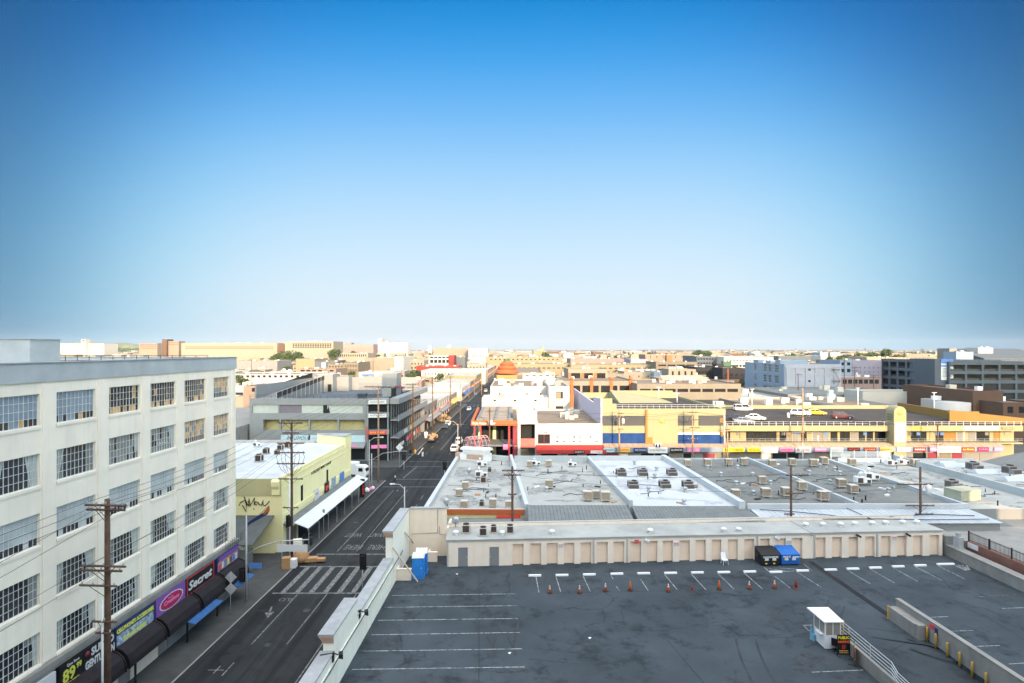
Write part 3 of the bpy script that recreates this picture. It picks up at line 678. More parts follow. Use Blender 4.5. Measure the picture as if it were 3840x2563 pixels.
for nm,mt,rx,rz_,y in (('badge_rim','sign_white',1.55,.62,-.47),('badge','sign_magenta',1.42,.55,-.478)):
    mb=MB(face(fr,49.0-B0,y,4.4)); pts=scallop(rx,rz_,22,.08); mb.add([(x,z,0) for x,z in pts]+[(x,z,.008) for x,z in pts],[tuple(range(95,-1,-1)),tuple(range(96,192))]+[(i,(i+1)%96,96+(i+1)%96,96+i) for i in range(96)]); mb.build(nm,m_[mt],s5)
let('Creations',49.0,4.42,.5,'sign_pink',s5,2.1,.01,.2,-.49); let('Sweet',48.8,4.72,.22,'sign_pink',s5,.7,0,.2,-.49)
s6=board(51.2,55.7,3.65,5.25,'sign_black'); let('Secret',53.4,4.4,1.05,'sign_white',s6,3.9,.03,.2); rim(51.2,55.7,3.65,5.25,'sign_red',s6)
s7=board(56.3,60.55,3.75,5.25,'sign_navy'); b=MB(fr); b.box(56.4-B0,-.468,3.85,60.4-B0,-.462,4.75); b.build('picture',mat('clothes_print',(.35,.22,.22),.6,.9,6),s7)
b=MB(fr); b.box(56.6-B0,-.474,4.78,60.5-B0,-.462,5.22); b.build('banner',m_['sign_purple'],s7)
for i in range(7): b=MB(fr); b.box(56.6+.53*i-B0,-.48,3.95,56.95+.53*i-B0,-.469,4.55); b.build('garment',m_[['sign_red','sign_white','sign_blue','sign_lime','sign_maroon','plastic_blue','sign_white'][i]],s7)
# bulging black awnings
for k,(y0,y1) in enumerate(((32.8,37.3),(37.4,42.05),(42.15,46.75),(46.85,51.8),(51.9,56.2),(56.3,60.6))):
    y0+=.16; y1-=.16; pr=[(-.05,3.72),(-.5,3.72),(-.95,3.55),(-1.32,3.2),(-1.5,2.65),(-1.5,2.2),(-.05,2.2)]
    b=MB(fr); b.ext(pr,y0-B0,y1-B0); 
    for x in (y0-B0,y1-B0): b.tube([(x,p[0]-.02,p[1]+.02) for p in pr[:6]],.07,6)
    b.build('awning',m_['awning_black'],t)
for y0,y1 in ((49.6,54.2),(57.4,60.5)):
    b=MB(fr); b.slab((y0-B0,-1.0,2.28),(y1-B0,-1.0,2.28),(y1-B0,-2.2,2.02),(y0-B0,-2.2,2.02),.05); b.build('blue_awning',m_['blue_canvas'],t)
for x in (40.2,43.4,50.1,55.0,): b=MB(fr); b.box(x-B0,-1.2,0.13,x+.12-B0,-1.08,2.3); b.build('awning_post',m_['black_metal'],t)
b=MB(fr)
for x in (57.0,): 
    b.box(x-B0,-.95,6.05,x+3.4-B0,-.92,6.09); b.box(x-B0,-.95,5.8,x+3.4-B0,-.92,5.84)
    for i in range(9): b.box(x+.42*i-B0,-.95,5.8,x+.42*i+.03-B0,-.92,6.6)
b.build('balcony_rail',m_['dark_steel'],t)
# roof: stair penthouse and railing
p=thing('roof_penthouse','pale stair penthouse on the flat roof of the cream factory','penthouse',(-44.5,48.8,24.2))
b=MB(); b.prism([(-49,50.0),(-42.45,50.0),(-42.4,53.3),(-49,53.3)],24.24,26.86); b.build('wall',m_['parapet_band'],p)
b=MB(); b.box(-49.1,49.9,26.862,-42.3,53.4,26.92); b.build('roof',m_['coping'],p)
b=MB(); b.box(-48.2,49.94,24.3,-47.0,49.995,26.4); b.build('door',m_['parapet_band'],p)
p=thing('roof_railing','thin black pipe railing along the far edge of the factory roof','railing',(-40,58,24.25))
b=MB()
for z in (25.35,24.85): b.tube([(-46.5,57.6,z),(-31.0,57.9,z)],.025,5)
b.build('rail',m_['black_metal'],p)
for i in range(14): b=MB(); b.tube([(-46.5+1.19*i,57.6+.023*i,24.25),(-46.5+1.19*i,57.6+.023*i,25.38)],.03,5); b.build('post',m_['black_metal'],p)
# ================================================================ yellow corner shop
A=(ux(-30.85,72.3),72.3); fr=FAB((-62,72.3),A); W=A[0]+62
t=thing('corner_shop','pale yellow corner building with white roof, graffiti and street canopy','building',(*A,0))
b=MB(); BK=101.0; c=(ux(-30.85,BK),BK)
b.prism([(-62,72.35),A,c,(-62,BK)],0,9.3); b.build('wall',m_['yellow_wall'],t)
b=MB(); b.prism([(-62,72.25),(A[0]-.05,72.25),(A[0]-.05,72.345),(-62,72.345)],7.3,9.5); b.build('upper_band',m_['olive_wall'],t)
fs=FAB(A,c); LS=28.7
b=MB(fs); b.box(0,0,9.3,LS,.3,9.72); b.box(0,-.05,9.05,LS,-.003,9.2); b.box(0,-.10,4.2,LS,-.003,4.9)
b.box(0,-.06,8.2,LS,-.004,8.26); b.box(-.02,-.08,0,.55,-.005,9.05); b.box(LS-.5,-.08,0,LS,-.005,9.05); b.build('parapet',m_['yellow_wall'],t)
b=MB(fr); b.ext([(-.12,9.45),(-.55,9.2),(-.5,8.6),(-.3,8.2),(-.3,7.5),(-.12,7.5)],W-1.15,W-.2); b.build('corner_bracket',m_['yellow_wall'],t)
b=MB(); b.prism([(-61.7,72.4),(A[0]-.32,72.4),(c[0]-.32,BK-.35),(-61.7,BK-.35)],9.302,9.36); b.build('roof',m_['white_roof'],t)
b=MB(); b.prism([(-62,BK-.3),(c[0]-6.2,BK-.3),(c[0]-6.2,BK),(-62,BK)],9.3,9.85); b.build('back_parapet',m_['white_wall'],t)
b=MB(); b.prism([(c[0]-5.9,BK+.01),(c[0]-.2,BK-3.4),(c[0]+.06,BK-3.2),(c[0]+.06,BK+.3),(c[0]-5.9,BK+.3)],9.0,10.9); b.build('raised_gable',m_['yellow_wall'],t)
b=MB(); b.prism([(c[0]-6.0,BK-.05),(c[0]-.2,BK-3.55),(c[0]+.15,BK-3.35),(c[0]+.15,BK+.4),(c[0]-6.0,BK+.4)],10.902,11.0); b.build('gable_coping',m_['coping'],t)
for x in (6.2,16.4): b=MB(fs); b.box(x,-.03,4.95,x+.75,-.002,7.1); b.build('window',m_['dark_glass'],t)
lettering("ATRE KIST MARC'S SHOP",.62,m_['sign_black'],t,face(fs,14.3,-.02,7.95),width=8.6,bold=.02)
for i,(x,w_,h,mt,txt) in enumerate(((10.9,1.9,1.7,'sign_white','SALE'),(15.2,2.0,1.7,'sign_black',''),(18.4,2.0,1.7,'photo_print',''),(22.4,2.3,1.6,'sign_blue',''))):
    b=MB(fs); b.box(x,-.16,3.6,x+w_,-.105,3.6+h); o=b.build('wall_sign',m_[mt],t)
    if i==0: lettering('SALE',.45,m_['sign_purple'],o,face(fs,x+w_/2,-.165,4.6))
    if i==1: b=MB(fs); b.box(x+.5,-.17,4.0,x+1.2,-.161,4.8); b.box(x+1.2,-.171,4.3,x+1.8,-.162,4.7); b.build('picture',m_['sign_red'],o)
# graffiti strokes
b=MB(fr)
def P2(x,y): return (W-5.75+(x-20)*.0078,-.045,7.3-(y-950)*.0078)
for st in ([(65,1105),(85,1055),(130,1035),(165,1010),(150,960),(160,1000),(185,1090),(180,1200),(120,1100)],[(150,965),(180,1040),(200,1095),(235,1090),(240,1050),(215,1030),(215,1110),(255,1110)],[(225,990),(250,1100),(320,980),(310,1060),(345,1100),(370,1050),(335,1040),(310,1090)],[(380,1050),(395,1090),(430,1100),(460,1020),(455,1090),(490,1110),(540,1060),(560,1030)],[(300,1155),(315,1165)]):
    b.tube([P2(*p) for p in st],.06,5)
b.build('graffiti',m_['sign_black'],t)
b=MB(fr); b.slab((W-13,-.02,4.85),(W-.9,-.02,4.85),(W-.9,-6.2,3.2),(W-13,-6.2,3.2),.06); b.build('tarpaulin',mat('tarp',(.09,.10,.10),.8,.12,1),t)
b=MB(fr)
for i in range(9): b.box(W-12.5+1.35*i,-6.1,0.05,W-12.45+1.35*i,-6.04,3.1); 
b.box(W-12.6,-6.05,.05,W-.9,-6.0,2.9); b.build('stall_front',m_['ribbed_grey'],t)
lettering('Fashion Mart',.7,m_['sign_white'],t,face(fr,W-3.2,-6.26,2.85)@Matrix.Rotation(.0,4,'Z'),width=3.6)
b=MB(fs); b.slab((.3,-.02,3.75),(LS-1,-.02,3.75),(LS-1,-1.25,3.3),(.3,-1.25,3.3),.06); b.build('lower_canopy',m_['ribbed_grey'],t)
b=MB(fs); b.slab((1.2,-1.1,3.55),(LS+.6,-1.1,3.55),(LS+.6,-3.0,2.85),(1.2,-3.0,2.85),.07)
for i in range(60): x=1.3+.478*i; b.tube([(x,-1.1,3.565),(x,-3.0,2.865)],.03,4)
b.build('metal_canopy',m_['canopy_metal'],t)
for i in range(8): b=MB(fs); x=1.6+3.7*i; b.box(x,-2.9,.13,x+.08,-2.82,2.8); b.build('canopy_post',m_['grey_wall'],t)
for i in range(7): b=MB(fs); x=1.4+3.9*i; b.box(x,-.06,.13,x+3.2,-.008,2.6); b.build('shutter',m_['shop_glass'] if i%2 else m_['grey_wall'],t)
# blowing banner on the tarp
b=MB(); p0=G(1100,1898,4.9); 
t2=tag(MB(FR((0,0,0))).add([tuple(AT(x,y,68)) for x,y in ((917,1968),(960,1940),(1000,1915),(1010,1898),(1011,1915),(1003,1930),(958,1955),(922,1975))],[(0,1,6,7),(1,2,5,6),(2,3,4,5)]).build('banner',m_['sign_navy'],None,FR(AT(960,1945,68))),'dark blue feather banner with rainbow tip in front of the graffiti wall','banner')
b=MB(); b.add([tuple(AT(x,y,67.96)) for x,y in ((985,1925),(1010,1897),(1012,1915),(990,1932))],[(0,1,2,3)]); b.build('rainbow_tip',m_['orange_paint'],t2)
b=MB(); b.tube([AT(917,1990,68.05),AT(955,1946,68.05),AT(1010,1897,68.05)],.03,5); b.build('pole',m_['dark_steel'],t2)
# ================================================================ grey arcade building with rooftop parking
A=(-61.0,132.0); Bq=(-33.6,131.6); fr=FAB(A,Bq); LA=27.4; ZT=14.5
t=thing('shopping_arcade','grey three storey shopping arcade with parked car on its rooftop lot','building',(*A,0))
fz=lambda py:H-(py-HY)/F*132.0
fx=lambda px:(px-CX)/F*131.8-A[0]
ops=[(fx(945),fz(1550),fx(1041),fz(1519)),(fx(1047),fz(1550),fx(1361),fz(1519))]
for a,c in ((986,1047),(1053,1157),(1163,1266),(1272,1369)): ops.append((fx(a),fz(1614),fx(c),fz(1574)))
ops.append((fx(1053),.3,fx(1370),fz(1632)))
b=MB(fr); wall_grid(b,LA,0,ZT,ops,.6); b.box(0,2.6,0,LA,44,13.3); b.box(0,.6,0,.4,2.6,13.3); b.box(LA-.4,.6,0,LA,2.6,13.3); b.box(.4,.6,13.0,LA-.4,2.6,13.3); b.box(.4,.6,6.4,LA-.4,2.6,6.6)
b.build('wall',m_['grey_wall'],t)
b=MB(fr); b.box(.41,2.5,6.61,LA-.41,2.59,9.9); b.box(.41,.6,6.602,LA-.41,2.5,6.63); b.build('yellow_lining',m_['olive_wall'],t)
b=MB(fr); x=ops[0][0]
for i,(a,c,mt) in enumerate(((945,1041,'curtain_white'),(1047,1130,'curtain_mauve'),(1130,1210,'curtain_white'),(1226,1361,'curtain_white'))):
    b=MB(fr); n=max(4,int((fx(c)-fx(a))/.3)); 
    for k in range(n): xx=fx(a)+(fx(c)-fx(a))*k/n; b.box(xx,.28+.05*(k%2),fz(1550),xx+(fx(c)-fx(a))/n*.97,.36+.05*(k%2),fz(1519))
    b.build('curtain',m_[mt],t)
b=MB(fr); b.box(fx(945),.5,fz(1550),fx(1361),.55,fz(1519)); b.build('window',m_['dark_glass'],t)
for i in range(3): b=MB(fr); xx=fx(1213+6*i); b.add([(xx,.25,fz(1550)),(xx+.75,.25,fz(1550)),(xx+.38,.25,fz(1523))],[(0,1,2)]); b.build('dress',m_['sign_black'],t)
for a,c,s in ((1053,1157,'BOUTIQUE'),(1163,1370,'EVA  TIF')):
    b=MB(fr); b.box(fx(a),-.06,fz(1668),fx(c),-.004,fz(1632)); o=b.build('shop_sign',m_['sign_aqua'],t); lettering(s,1.1,m_['sign_navy'],o,face(fr,(fx(a)+fx(c))/2+.8,-.07,fz(1644)),shear=.3)
b=MB(fr); b.box(fx(1053),.4,.3,fx(1370),.5,fz(1670)); b.build('shop_window',m_['shop_glass'],t)
b=MB(fr); b.slab((fx(1053),-.1,4.5),(fx(1375),-.1,4.5),(fx(1375),-2.4,3.6),(fx(1053),-2.4,3.6),.3); b.build('entrance_awning',m_['grey_wall'],t)
b=MB(fr); b.box(fx(1312),-2.5,3.7,fx(1350),-2.42,4.2); b.build('pink_sign',m_['sign_pink'],t)
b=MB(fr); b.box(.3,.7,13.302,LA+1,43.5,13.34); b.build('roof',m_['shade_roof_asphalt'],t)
b=MB(fr)
for z in (14.95,15.35): b.tube([(0,.15,z),(LA+2.5,.15,z)],.035,5)
b.build('roof_rail',m_['dark_steel'],t)
b=MB(fr)
for i in range(18): b.box(i*1.65,.12,14.5,i*1.65+.06,.18,15.38)
b.build('rail_post',m_['dark_steel'],t)
# street side with stacked balconies
c0=(ux(-31.3,133.2),133.2); c1=(ux(-31.3,172),172); fs=FAB(c0,c1); LS=38.8
b=MB(fs); b.box(0,0,0,LS,2.5,13.3); b.build('side_wall',m_['shop_glass'],t)
b=MB(fs)
for z in (0.1,):
    for i in range(15): b.box(.2+2.65*i,-.12,z,.75+2.65*i,-.003,13.2)
b.build('pier',m_['panel_grey'],t)
for z in (5.2,9.3): 
    b=MB(fs); b.box(-.8,-1.9,z,LS,-.13,z+.25); b.box(-.8,-2.05,z-.15,LS,-1.902,z+1.25); b.build('balcony',m_['grey_wall'],t)
b=MB(fs); b.box(-.9,-2.2,13.2,LS,0,14.5); b.build('cornice',m_['grey_wall'],t)
b=MB(fs); b.box(-.7,-1.9,6.8,LS,-1.86,6.9);b.box(-.7,-1.9,10.95,LS,-1.86,11.05); b.build('balcony_rail',m_['black_metal'],t)
for i,(x0,x1,z,mt) in enumerate(((-.6,5,3.0,'sign_white'),(8,10.5,3.2,'sign_pink'),(12,14.6,3.2,'sign_red'),(16,19,3.2,'sign_white'),(22,24,3.2,'sign_red'),(5.5,9,5.4,'sign_white'),(13,15.5,5.4,'sign_gold'))):
    b=MB(fs); b.box(x0,-2.16,z,x1,-2.06,z+.85); b.build('balcony_sign',m_[mt],t)
# chamfered corner with balconies and sign boards
c2=(-33.6,131.7); c3=(ux(-31.3,133.1),133.1)
fcn=FAB(c2,(c3[0]+1.6,c3[1]-.2)); LC=5.0
b=MB(fcn)
for z in (6.2,10.2,13.2): b.box(0,-.9,z,LC,1.2,z+(1.3 if z>13 else 1.05))
b.box(0,1.2,0,LC,3,13.2); b.box(0,-.85,0,.3,-.5,13); b.box(LC-.4,-.85,0,LC-.1,-.5,13); b.build('corner_balcony',m_['grey_wall'],t)
b=MB(fcn); b.box(.3,1.1,7.3,LC-.3,1.19,10.0); b.box(.3,1.1,11.4,LC-.3,1.19,13); b.box(.3,1.1,.2,LC-.3,1.19,6); b.build('corner_window',m_['shop_glass'],t)
for z0,z1,mt,s,sm in ((13.35,14.2,'sign_white','HORIZON ACADEMY','sign_black'),(10.2,11.1,'sign_white','MUSIC BOUTIQUE','sign_navy'),(6.35,7.1,'sign_red','ESTE SHOP','sign_yellow')):
    b=MB(fcn); b.box(.35,-1.06,z0,LC-.6,-.91,z1); o=b.build('corner_sign',m_[mt],t); lettering(s,.5,m_[sm],o,face(fcn,2.4,-1.07,(z0+z1)/2),width=3.3)
b=MB(fcn); b.box(-.1,-1.3,5.3,.05,-.9,8.3); b.build('blade_sign',m_['sign_red'],t)
b=MB(fcn); b.box(1.0,-1.2,3.1,LC-.5,-1.0,3.9); b.build('pink_shop_sign',m_['sign_pink'],t)
# roof structures
b=MB(fr); b.box(0,2.6,13.34,.4,40,17.4); b.box(.4,40,13.34,11,44,17.6)
b.build('ramp_wall',m_['grey_wall'],t)
b=MB(fr); b.add([(.42,3,14.2),(.42,40,17.2),(5,40,17.2),(5,3,14.2)],[(0,1,2,3)]); b.add([(5,3,13.34),(5,40,13.34),(5,40,17.2),(5,3,14.2)],[(0,1,2,3)]); b.build('ramp',m_['panel_grey'],t)
b=MB(fr)
b.add([(.35,3,14.6),(.35,39,17.4),(.35,39,18.9),(.35,3,16.2)],[(0,1,2,3)]); b.build('dark_mesh',m_['black_metal'],t); b=MB(fr)
b.add([(5.05,3,14.3),(5.05,39,17.2),(5.05,39,18.4),(5.05,3,15.6)],[(0,1,2,3)]); b.build('dark_mesh',m_['black_metal'],t)
for i in range(13): b=MB(fr); b.box(4.98,3+3*i,13.34,5.1,3.1+3*i,15.7+.23*i); b.build('mesh_post',m_['lamp_grey'],t)
for nm,px0,px1,py0,d0,d1,lab in (('roof_penthouse',1191,1248,1406,168,175,'left'),('roof_penthouse',1432,1488,1402,152,158,'right')):
    x0=(px0-CX)/F*d0; x1=(px1-CX)/F*d0; z=zat(py0,d0)
    p=thing(nm,'grey block-like lift penthouse on the arcade roof, the %s one of two'%lab,'penthouse',((x0+x1)/2,d0,13.34))
    b=MB(); b.box(x0,d0,13.34,x1,d1,z); b.build('wall',m_['grey_wall'],p); b=MB(); b.box(x0-.15,d0-.15,z+.002,x1+.15,d1+.15,z+.12); b.build('roof',m_['coping'],p)
    b=MB(); b.box(x1-1.5,d0-.03,13.4,x1-.4,d0-.002,15.6); b.build('door',m_['black_metal'],p)
    if lab=='right':
        b=MB(); b.slab((x1-.3,d0-2.2,16.0),(x1+2.2,d0-2.2,15.7),(x1+2.2,d0,15.9),(x1-.3,d0,16.2),.15); b.build('red_canopy',m_['sign_maroon'],p)
        b=MB(); b.box(x1,d0-2.1,13.34,x1+.25,d0-1.85,15.9); b.box(x1+1.6,d0-2.1,13.34,x1+1.85,d0-1.85,15.7); b.build('canopy_post',m_['black_metal'],p)
b=MB(fr); b.box(11.01,43.6,13.34,LA+4,44,17.3); b.build('back_wall',m_['grey_wall'],t)
b=MB(fr); b.box(13,43.4,13.4,20,43.58,15.6); b.build('roof_fence',m_['panel_grey'],t)
# low neighbours between factory and arcade
b=MB(); b.prism([(-110,118),(-61.5,118),(-61.5,170),(-110,170)],0,8.5); tag(b.build('low_building',m_['pale_concrete'],None,FR((-70,120,0))),'low grey roofed building tucked left of the grey arcade','building')
p=thing('painted_wall','pale aqua painted shop wall between factory and grey arcade','wall',(-64,116,0)); b=MB(); b.prism([(-90,112.8),(-59.5,113.2),(-59.5,117.9),(-90,117.5)],0,7.4); b.build('wall',m_['sign_aqua'],p)
b=MB(); b.box(-62.5,112.9,4.4,-60.6,113.1,6.1); b.build('sign_board',m_['sign_maroon'],p)
# ================================================================ storage row at the back of the deck
ORD=['first','second','third','fourth','fifth','sixth','seventh','eighth','ninth','tenth','eleventh','twelfth','thirteenth','fourteenth','fifteenth','sixteenth','seventeenth','eighteenth','nineteenth','twentieth']
A=Vector((-6.73,58.7)); Bq=Vector((46.95,61.96)); fr=FAB(A,Bq); LS=(Bq-A).length
def along(px):   # distance along the front line that pixel column px meets
    k=(px-CX)/F; d=(Bq-A).normalized(); s=(k*A.y-A.x)/(d.x-k*d.y); return s
t=thing('storage_row','long low beige storage building with a row of roll-up doors facing the lot','building',(*A,DZ))
drs=[(1922.3,1963),(1988,2029),(2051,2091),(2115,2153.5),(2177,2216.5),(2239.5,2279),(2301,2341),(2364,2404),(2426,2465),(2486.5,2523),(2548,2587),(2608,2647),(2669,2705),(2730,2767),(2791,2828),(2851,2886),(2911,2947),(2971,3009),(3059,3096),(3120,3157),(3183,3218),(3243.6,3280),(3304,3340),(3363.5,3400),(3424.6,3460),(3487,3522)]
man=[(1718,1754),(1835.5,1871)]
TOP=6.2
ops=[(along(a),DZ,along(c),5.72) for a,c in drs]+[(along(a),DZ,along(c),5.45) for a,c in man]
b=MB(fr); wall_grid(b,LS,DZ,TOP,ops,.34); b.box(0,.5,0,LS,4.2,TOP); b.box(0,.34,0,.2,.5,TOP); b.box(LS-.2,.34,0,LS,.5,TOP); b.box(-.05,4.2,0,LS,4.45,6.62); b.build('wall',m_['beige_wall'],t)
b=MB(fr); b.box(-.12,-.10,TOP+.002,LS+.1,4.19,TOP+.09); b.build('roof',m_['pale_grey_roof'],t)
b=MB(fr); b.box(-.06,-.05,TOP-.16,LS+.05,-.003,TOP-.002); b.box(-.1,4.17,6.622,LS+.05,4.5,6.68); b.build('fascia',m_['white_wall'],t)
x=along(3043); b=MB(fr); b.box(x-.1,-.14,TOP-.2,x+.1,4.0,TOP+.14); b.build('roof_seam',m_['coping'],t)
for a,c in drs:
    x0,x1=along(a),along(c); mb=MB(fr); mb.box(x0,.30,DZ,x1,.36,5.72)
    for j in range(17): mb.box(x0+.02,.285,DZ+.06+.13*j,x1-.02,.2999,DZ+.06+.13*j+.06)
    mb.build('roller_door',m_['door_beige'],t)
for a,c in man:
    x0,x1=along(a),along(c); b=MB(fr); b.box(x0,.06,DZ,x1,.12,5.45); o=b.build('door',m_['panel_grey'],t)
    b=MB(fr); b.tube([(x1-.1 if a<1800 else x0+.1,.0,4.45),(x1-.1 if a<1800 else x0+.1,.06,4.45)],.05,6); b.build('handle',m_['bare_metal'],o)
for px in (1679,2226,2352,2840,3054,3289): b=MB(fr); x=along(px); b.box(x-.07,-.12,DZ+.05,x+.07,-.003,TOP-.2); b.build('downpipe',m_['white_wall'],t)
for px0,px1,y0,y1,mt,rows in ((2092,2113,2040,2055,'sign_white',1),(2380,2396,2025,2037,'sign_red',0),(2525,2547,2034,2049,'sign_white',1),(2949,2969,2027,2060,'sign_white',2),(3343,3363.5,2011.5,2029,'sign_white',1)):
    x0,x1=along(px0),along(px1); Y=A.y+(Bq.y-A.y)*x0/LS; z0,z1=zat(y1,Y),zat(y0,Y)
    b=MB(fr); b.box(x0,-.04,z0,x1,-.003,z1); o=b.build('notice',m_[mt],t)
    if rows:
        mt2='sign_red' if rows==1 else 'unit_grey'
        lettering('PARKING' if rows==1 else 'NOTICE',.15,m_[mt2],o,face(fr,(x0+x1)/2,-.045,z1-.13),width=(x1-x0)*.8); lettering('TOW AWAY' if rows==1 else 'PRIVATE LOT',.12,m_[mt2],o,face(fr,(x0+x1)/2,-.045,z1-.30),width=(x1-x0)*.8)
    else: lettering('NO PARKING',.1,m_['sign_white'],o,face(fr,(x0+x1)/2,-.045,(z0+z1)/2),width=(x1-x0)*.85)
for i,(px,mt) in enumerate(((2420,'unit_white'),(2420.5,''),(2905,'unit_white'),(3209,'black_metal'),(3394,'black_metal'))):
    if not mt: continue
    x=along(px); k=thing('flood_light',{0:'white floodlight over the storage doors left of dumpsters',2:'white floodlight right above the black dumpster',3:'black floodlight above a storage door, left one of the two black ones',4:'black and white floodlight next to the last white notice'}[i],'floodlight',fr@Vector((x,-.2,5.95)))
    b=MB(fr); b.tube([(x,0,5.98),(x,-.25,5.95)],.03,5); b.build('bracket',m_['black_metal'],k); b=MB(fr@Matrix.Translation((x+.1,-.35,5.92))@Matrix.Rotation(.5,4,'Y')); b.box(-.22,-.14,-.1,.22,.12,.1); b.build('lamp_head',m_[mt],k)
# ---------------------------------------------------------------- roof equipment prototypes
def proto(key,name,cat,builders):
    r=thing(name,None,cat); PROTO[key]=[r,False]
    for nm,fn,mt,subs in builders:
        b=MB(); fn(b); o=b.build(nm,m_[mt],r)
        for n2,f2,mt2 in subs: b=MB(); f2(b); b.build(n2,m_[mt2],o)
def cool_body(b):
    b.box(-.55,-.5,.95,.55,.5,1.02); b.box(-.55,-.5,.16,.55,.5,.24)
    for x in (-.55,.47):
        for y in (-.5,.42): b.box(x,y,.24,x+.08,y+.08,.95)
    b.box(-.44,-.39,.24,.44,.39,.95)
def cool_louv(b):
    for k in range(8):
        x=-.42+.12*k; b.box(x,-.47,.26,x+.05,-.40,.93); b.box(x,.40,.26,x+.05,.47,.93)
        y=-.40+.115*k; b.box(-.52,y,.26,-.45,y+.05,.93); b.box(.45,y,.26,.52,y+.05,.93)
def cool_legs(b):
    for x in (-.5,.44):
        for y in (-.45,.39): b.box(x,y,0,x+.06,y+.06,.159)
proto('cooler','evaporative_cooler','cooler',[('housing',cool_body,'cooler_beige',[]),('louvers',cool_louv,'cooler_louver',[]),('stand',cool_legs,'galvanised',[])])
def pk(b): b.box(-.75,-.45,.2,.75,.5,1.15); b.box(-.75,-1.0,.2,.75,-.452,.8)
def pkgr(b):
    for k in range(7): b.box(-.65,-1.03,.28+.07*k,.65,-1.003,.31+.07*k); b.box(-.77,-.4+.12*k,.35,-.753,-.34+.12*k,1.05); b.box(.753,-.4+.12*k,.35,.77,-.34+.12*k,1.05)
    b.box(-.6,-.48,.45,.6,-.4521,1.05)
proto('package','package_unit','air conditioner',[('housing',pk,'unit_grey',[]),('grille',pkgr,'brown_grille',[]),('fan_ring',lambda b:b.lathe((.2,.05,1.152),[(.38,0),(.38,.1),(.33,.1),(.33,.02)],16),'black_metal',[]),('curb',lambda b:b.box(-.85,-1.1,0,.85,.6,.198),'unit_white',[])])
def cond(b): b.box(-.42,-.42,.08,.42,.42,.14); b.box(-.42,-.42,.86,.42,.42,.92); [b.box(x,y,.14,x+.08,y+.08,.86) for x in (-.42,.34) for y in (-.42,.34)]
proto('condenser','condenser_unit','air conditioner',[('frame',cond,'cooler_beige',[]),('coil',lambda b:(b.box(-.38,-.38,.14,.38,.38,.86),[b.box(-.33+.085*k,-.40,.15,-.30+.085*k,-.381,.85) for k in range(8)],[b.box(.381,-.33+.085*k,.15,.40,-.30+.085*k,.85) for k in range(8)]),'brown_grille',[]),('fan_ring',lambda b:b.lathe((0,0,.921),[(.36,0),(.36,.06),(.30,.06),(.30,.01),(.08,.01),(.08,.05)],16),'black_metal',[]),('pad',lambda b:b.box(-.5,-.5,0,.5,.5,.078),'coping',[])])
def duct(b): b.box(-.9,-.4,.25,.1,.4,1.0); b.box(.12,-.35,.25,.8,.3,.8); b.tube([(-.4,0,.9),(-.4,0,1.3),(-.4,-.3,1.5)],.18,8)
proto('ducts','rooftop_unit','air conditioner',[('housing',duct,'unit_white',[]),('grille',lambda b:(b.box(.3,-.38,.35,.7,-.351,.7),b.box(-.8,-.43,.35,-.2,-.401,.9)),'brown_grille',[]),('stand',lambda b:[b.box(x,y,0,x+.06,y+.06,.249) for x in (-.85,.7) for y in (-.35,.25)],'galvanised',[])])
proto('turbine','turbine_vent','roof vent',[('pipe',lambda b:b.lathe((0,0,0),[(.26,0),(.16,.12),(.16,.32)],12),'galvanised',[]),('turbine',lambda b:b.lathe((0,0,.33),[(.17,0),(.27,.07),(.29,.18),(.22,.28),(.08,.32)],14),'galvanised',[])])
proto('capvent','capped_vent','roof vent',[('base',lambda b:b.lathe((0,0,0),[(.30,0),(.22,.06),(.22,.25)],14),'white_paint',[]),('cap',lambda b:b.lathe((0,0,.25),[(.36,0),(.37,.2),(.2,.3),(.05,.32)],14),'white_paint',[])])
def dish(b):
    b.add([(.42*r*math.cos(a),-.1+.16*r*r,.42*r*math.sin(a)+.75) for r in (0.01,.5,1) for a in [k*math.pi/7 for k in range(14)]],[(i*14+k,i*14+(k+1)%14,(i+1)*14+(k+1)%14,(i+1)*14+k) for i in range(2) for k in range(14)])
proto('dish','satellite_dish','satellite dish',[('dish',dish,'steel',[]),('mast',lambda b:b.tube([(0,0,0),(0,-.02,.7)],.03,6),'dark_steel',[]),('receiver',lambda b:b.tube([(0,.0,.5),(0,.35,.72)],.02,5),'dark_steel',[])])
def put(key,px,py,z,label,group,yaw=0.0,s=1.0):
    p=G(px,py,z); return inst(key,FR((p.x,p.y,z),yaw)@Matrix.Diagonal((s,s,s*(1.22 if key=='cooler' else 1),1)),label,None,group)
def row(key,pts,z,what,where,group,yaws=0.0,s=1.0):
    pts=sorted(pts)
    for i,p in enumerate(pts):
        lab='%s %s from the left on %s'%(ORD[i],what,where) if len(pts)>1 else '%s on %s'%(what,where)
        put(key,p[0],p[1],z,lab,group,(p[3] if len(p)>3 else yaws)+random.uniform(-.05,.05),(p[2] if len(p)>2 else 1)*s*(.88 if key=='cooler' else 1))
c6=lambda L_:[(1500+.4257*p[0],1680+.4257*p[1],*p[2:]) for p in L_]
c7=lambda L_:[(2400+.3635*p[0],1680+.3635*p[1],*p[2:]) for p in L_]
c8=lambda L_:[(3100+.3635*p[0],1680+.3635*p[1],*p[2:]) for p in L_]
ZS=TOP+.09
row('condenser',c6([(583,748,1.0),(733,772,.95),(825,745,.8),(970,750,.9)]),ZS,'boxy condenser unit','the storage roof',"condensers on the storage roof")
row('capvent',c6([(492,768),(900,768),(1340,760),(2205,748)])+c7([(105,878),(865,868),(1018,865),(1708,812),(1888,812),(2070,810)])+c8([(290,803),(470,798),(607,793),(787,788),(930,786)]),ZS,'white capped roof vent','the storage roof','white vents on the storage roof',0,.85)
put('dish',1500+.4257*490,1680+.4257*700,ZS,'grey satellite dish at the left end of the storage roof','satellite dishes')
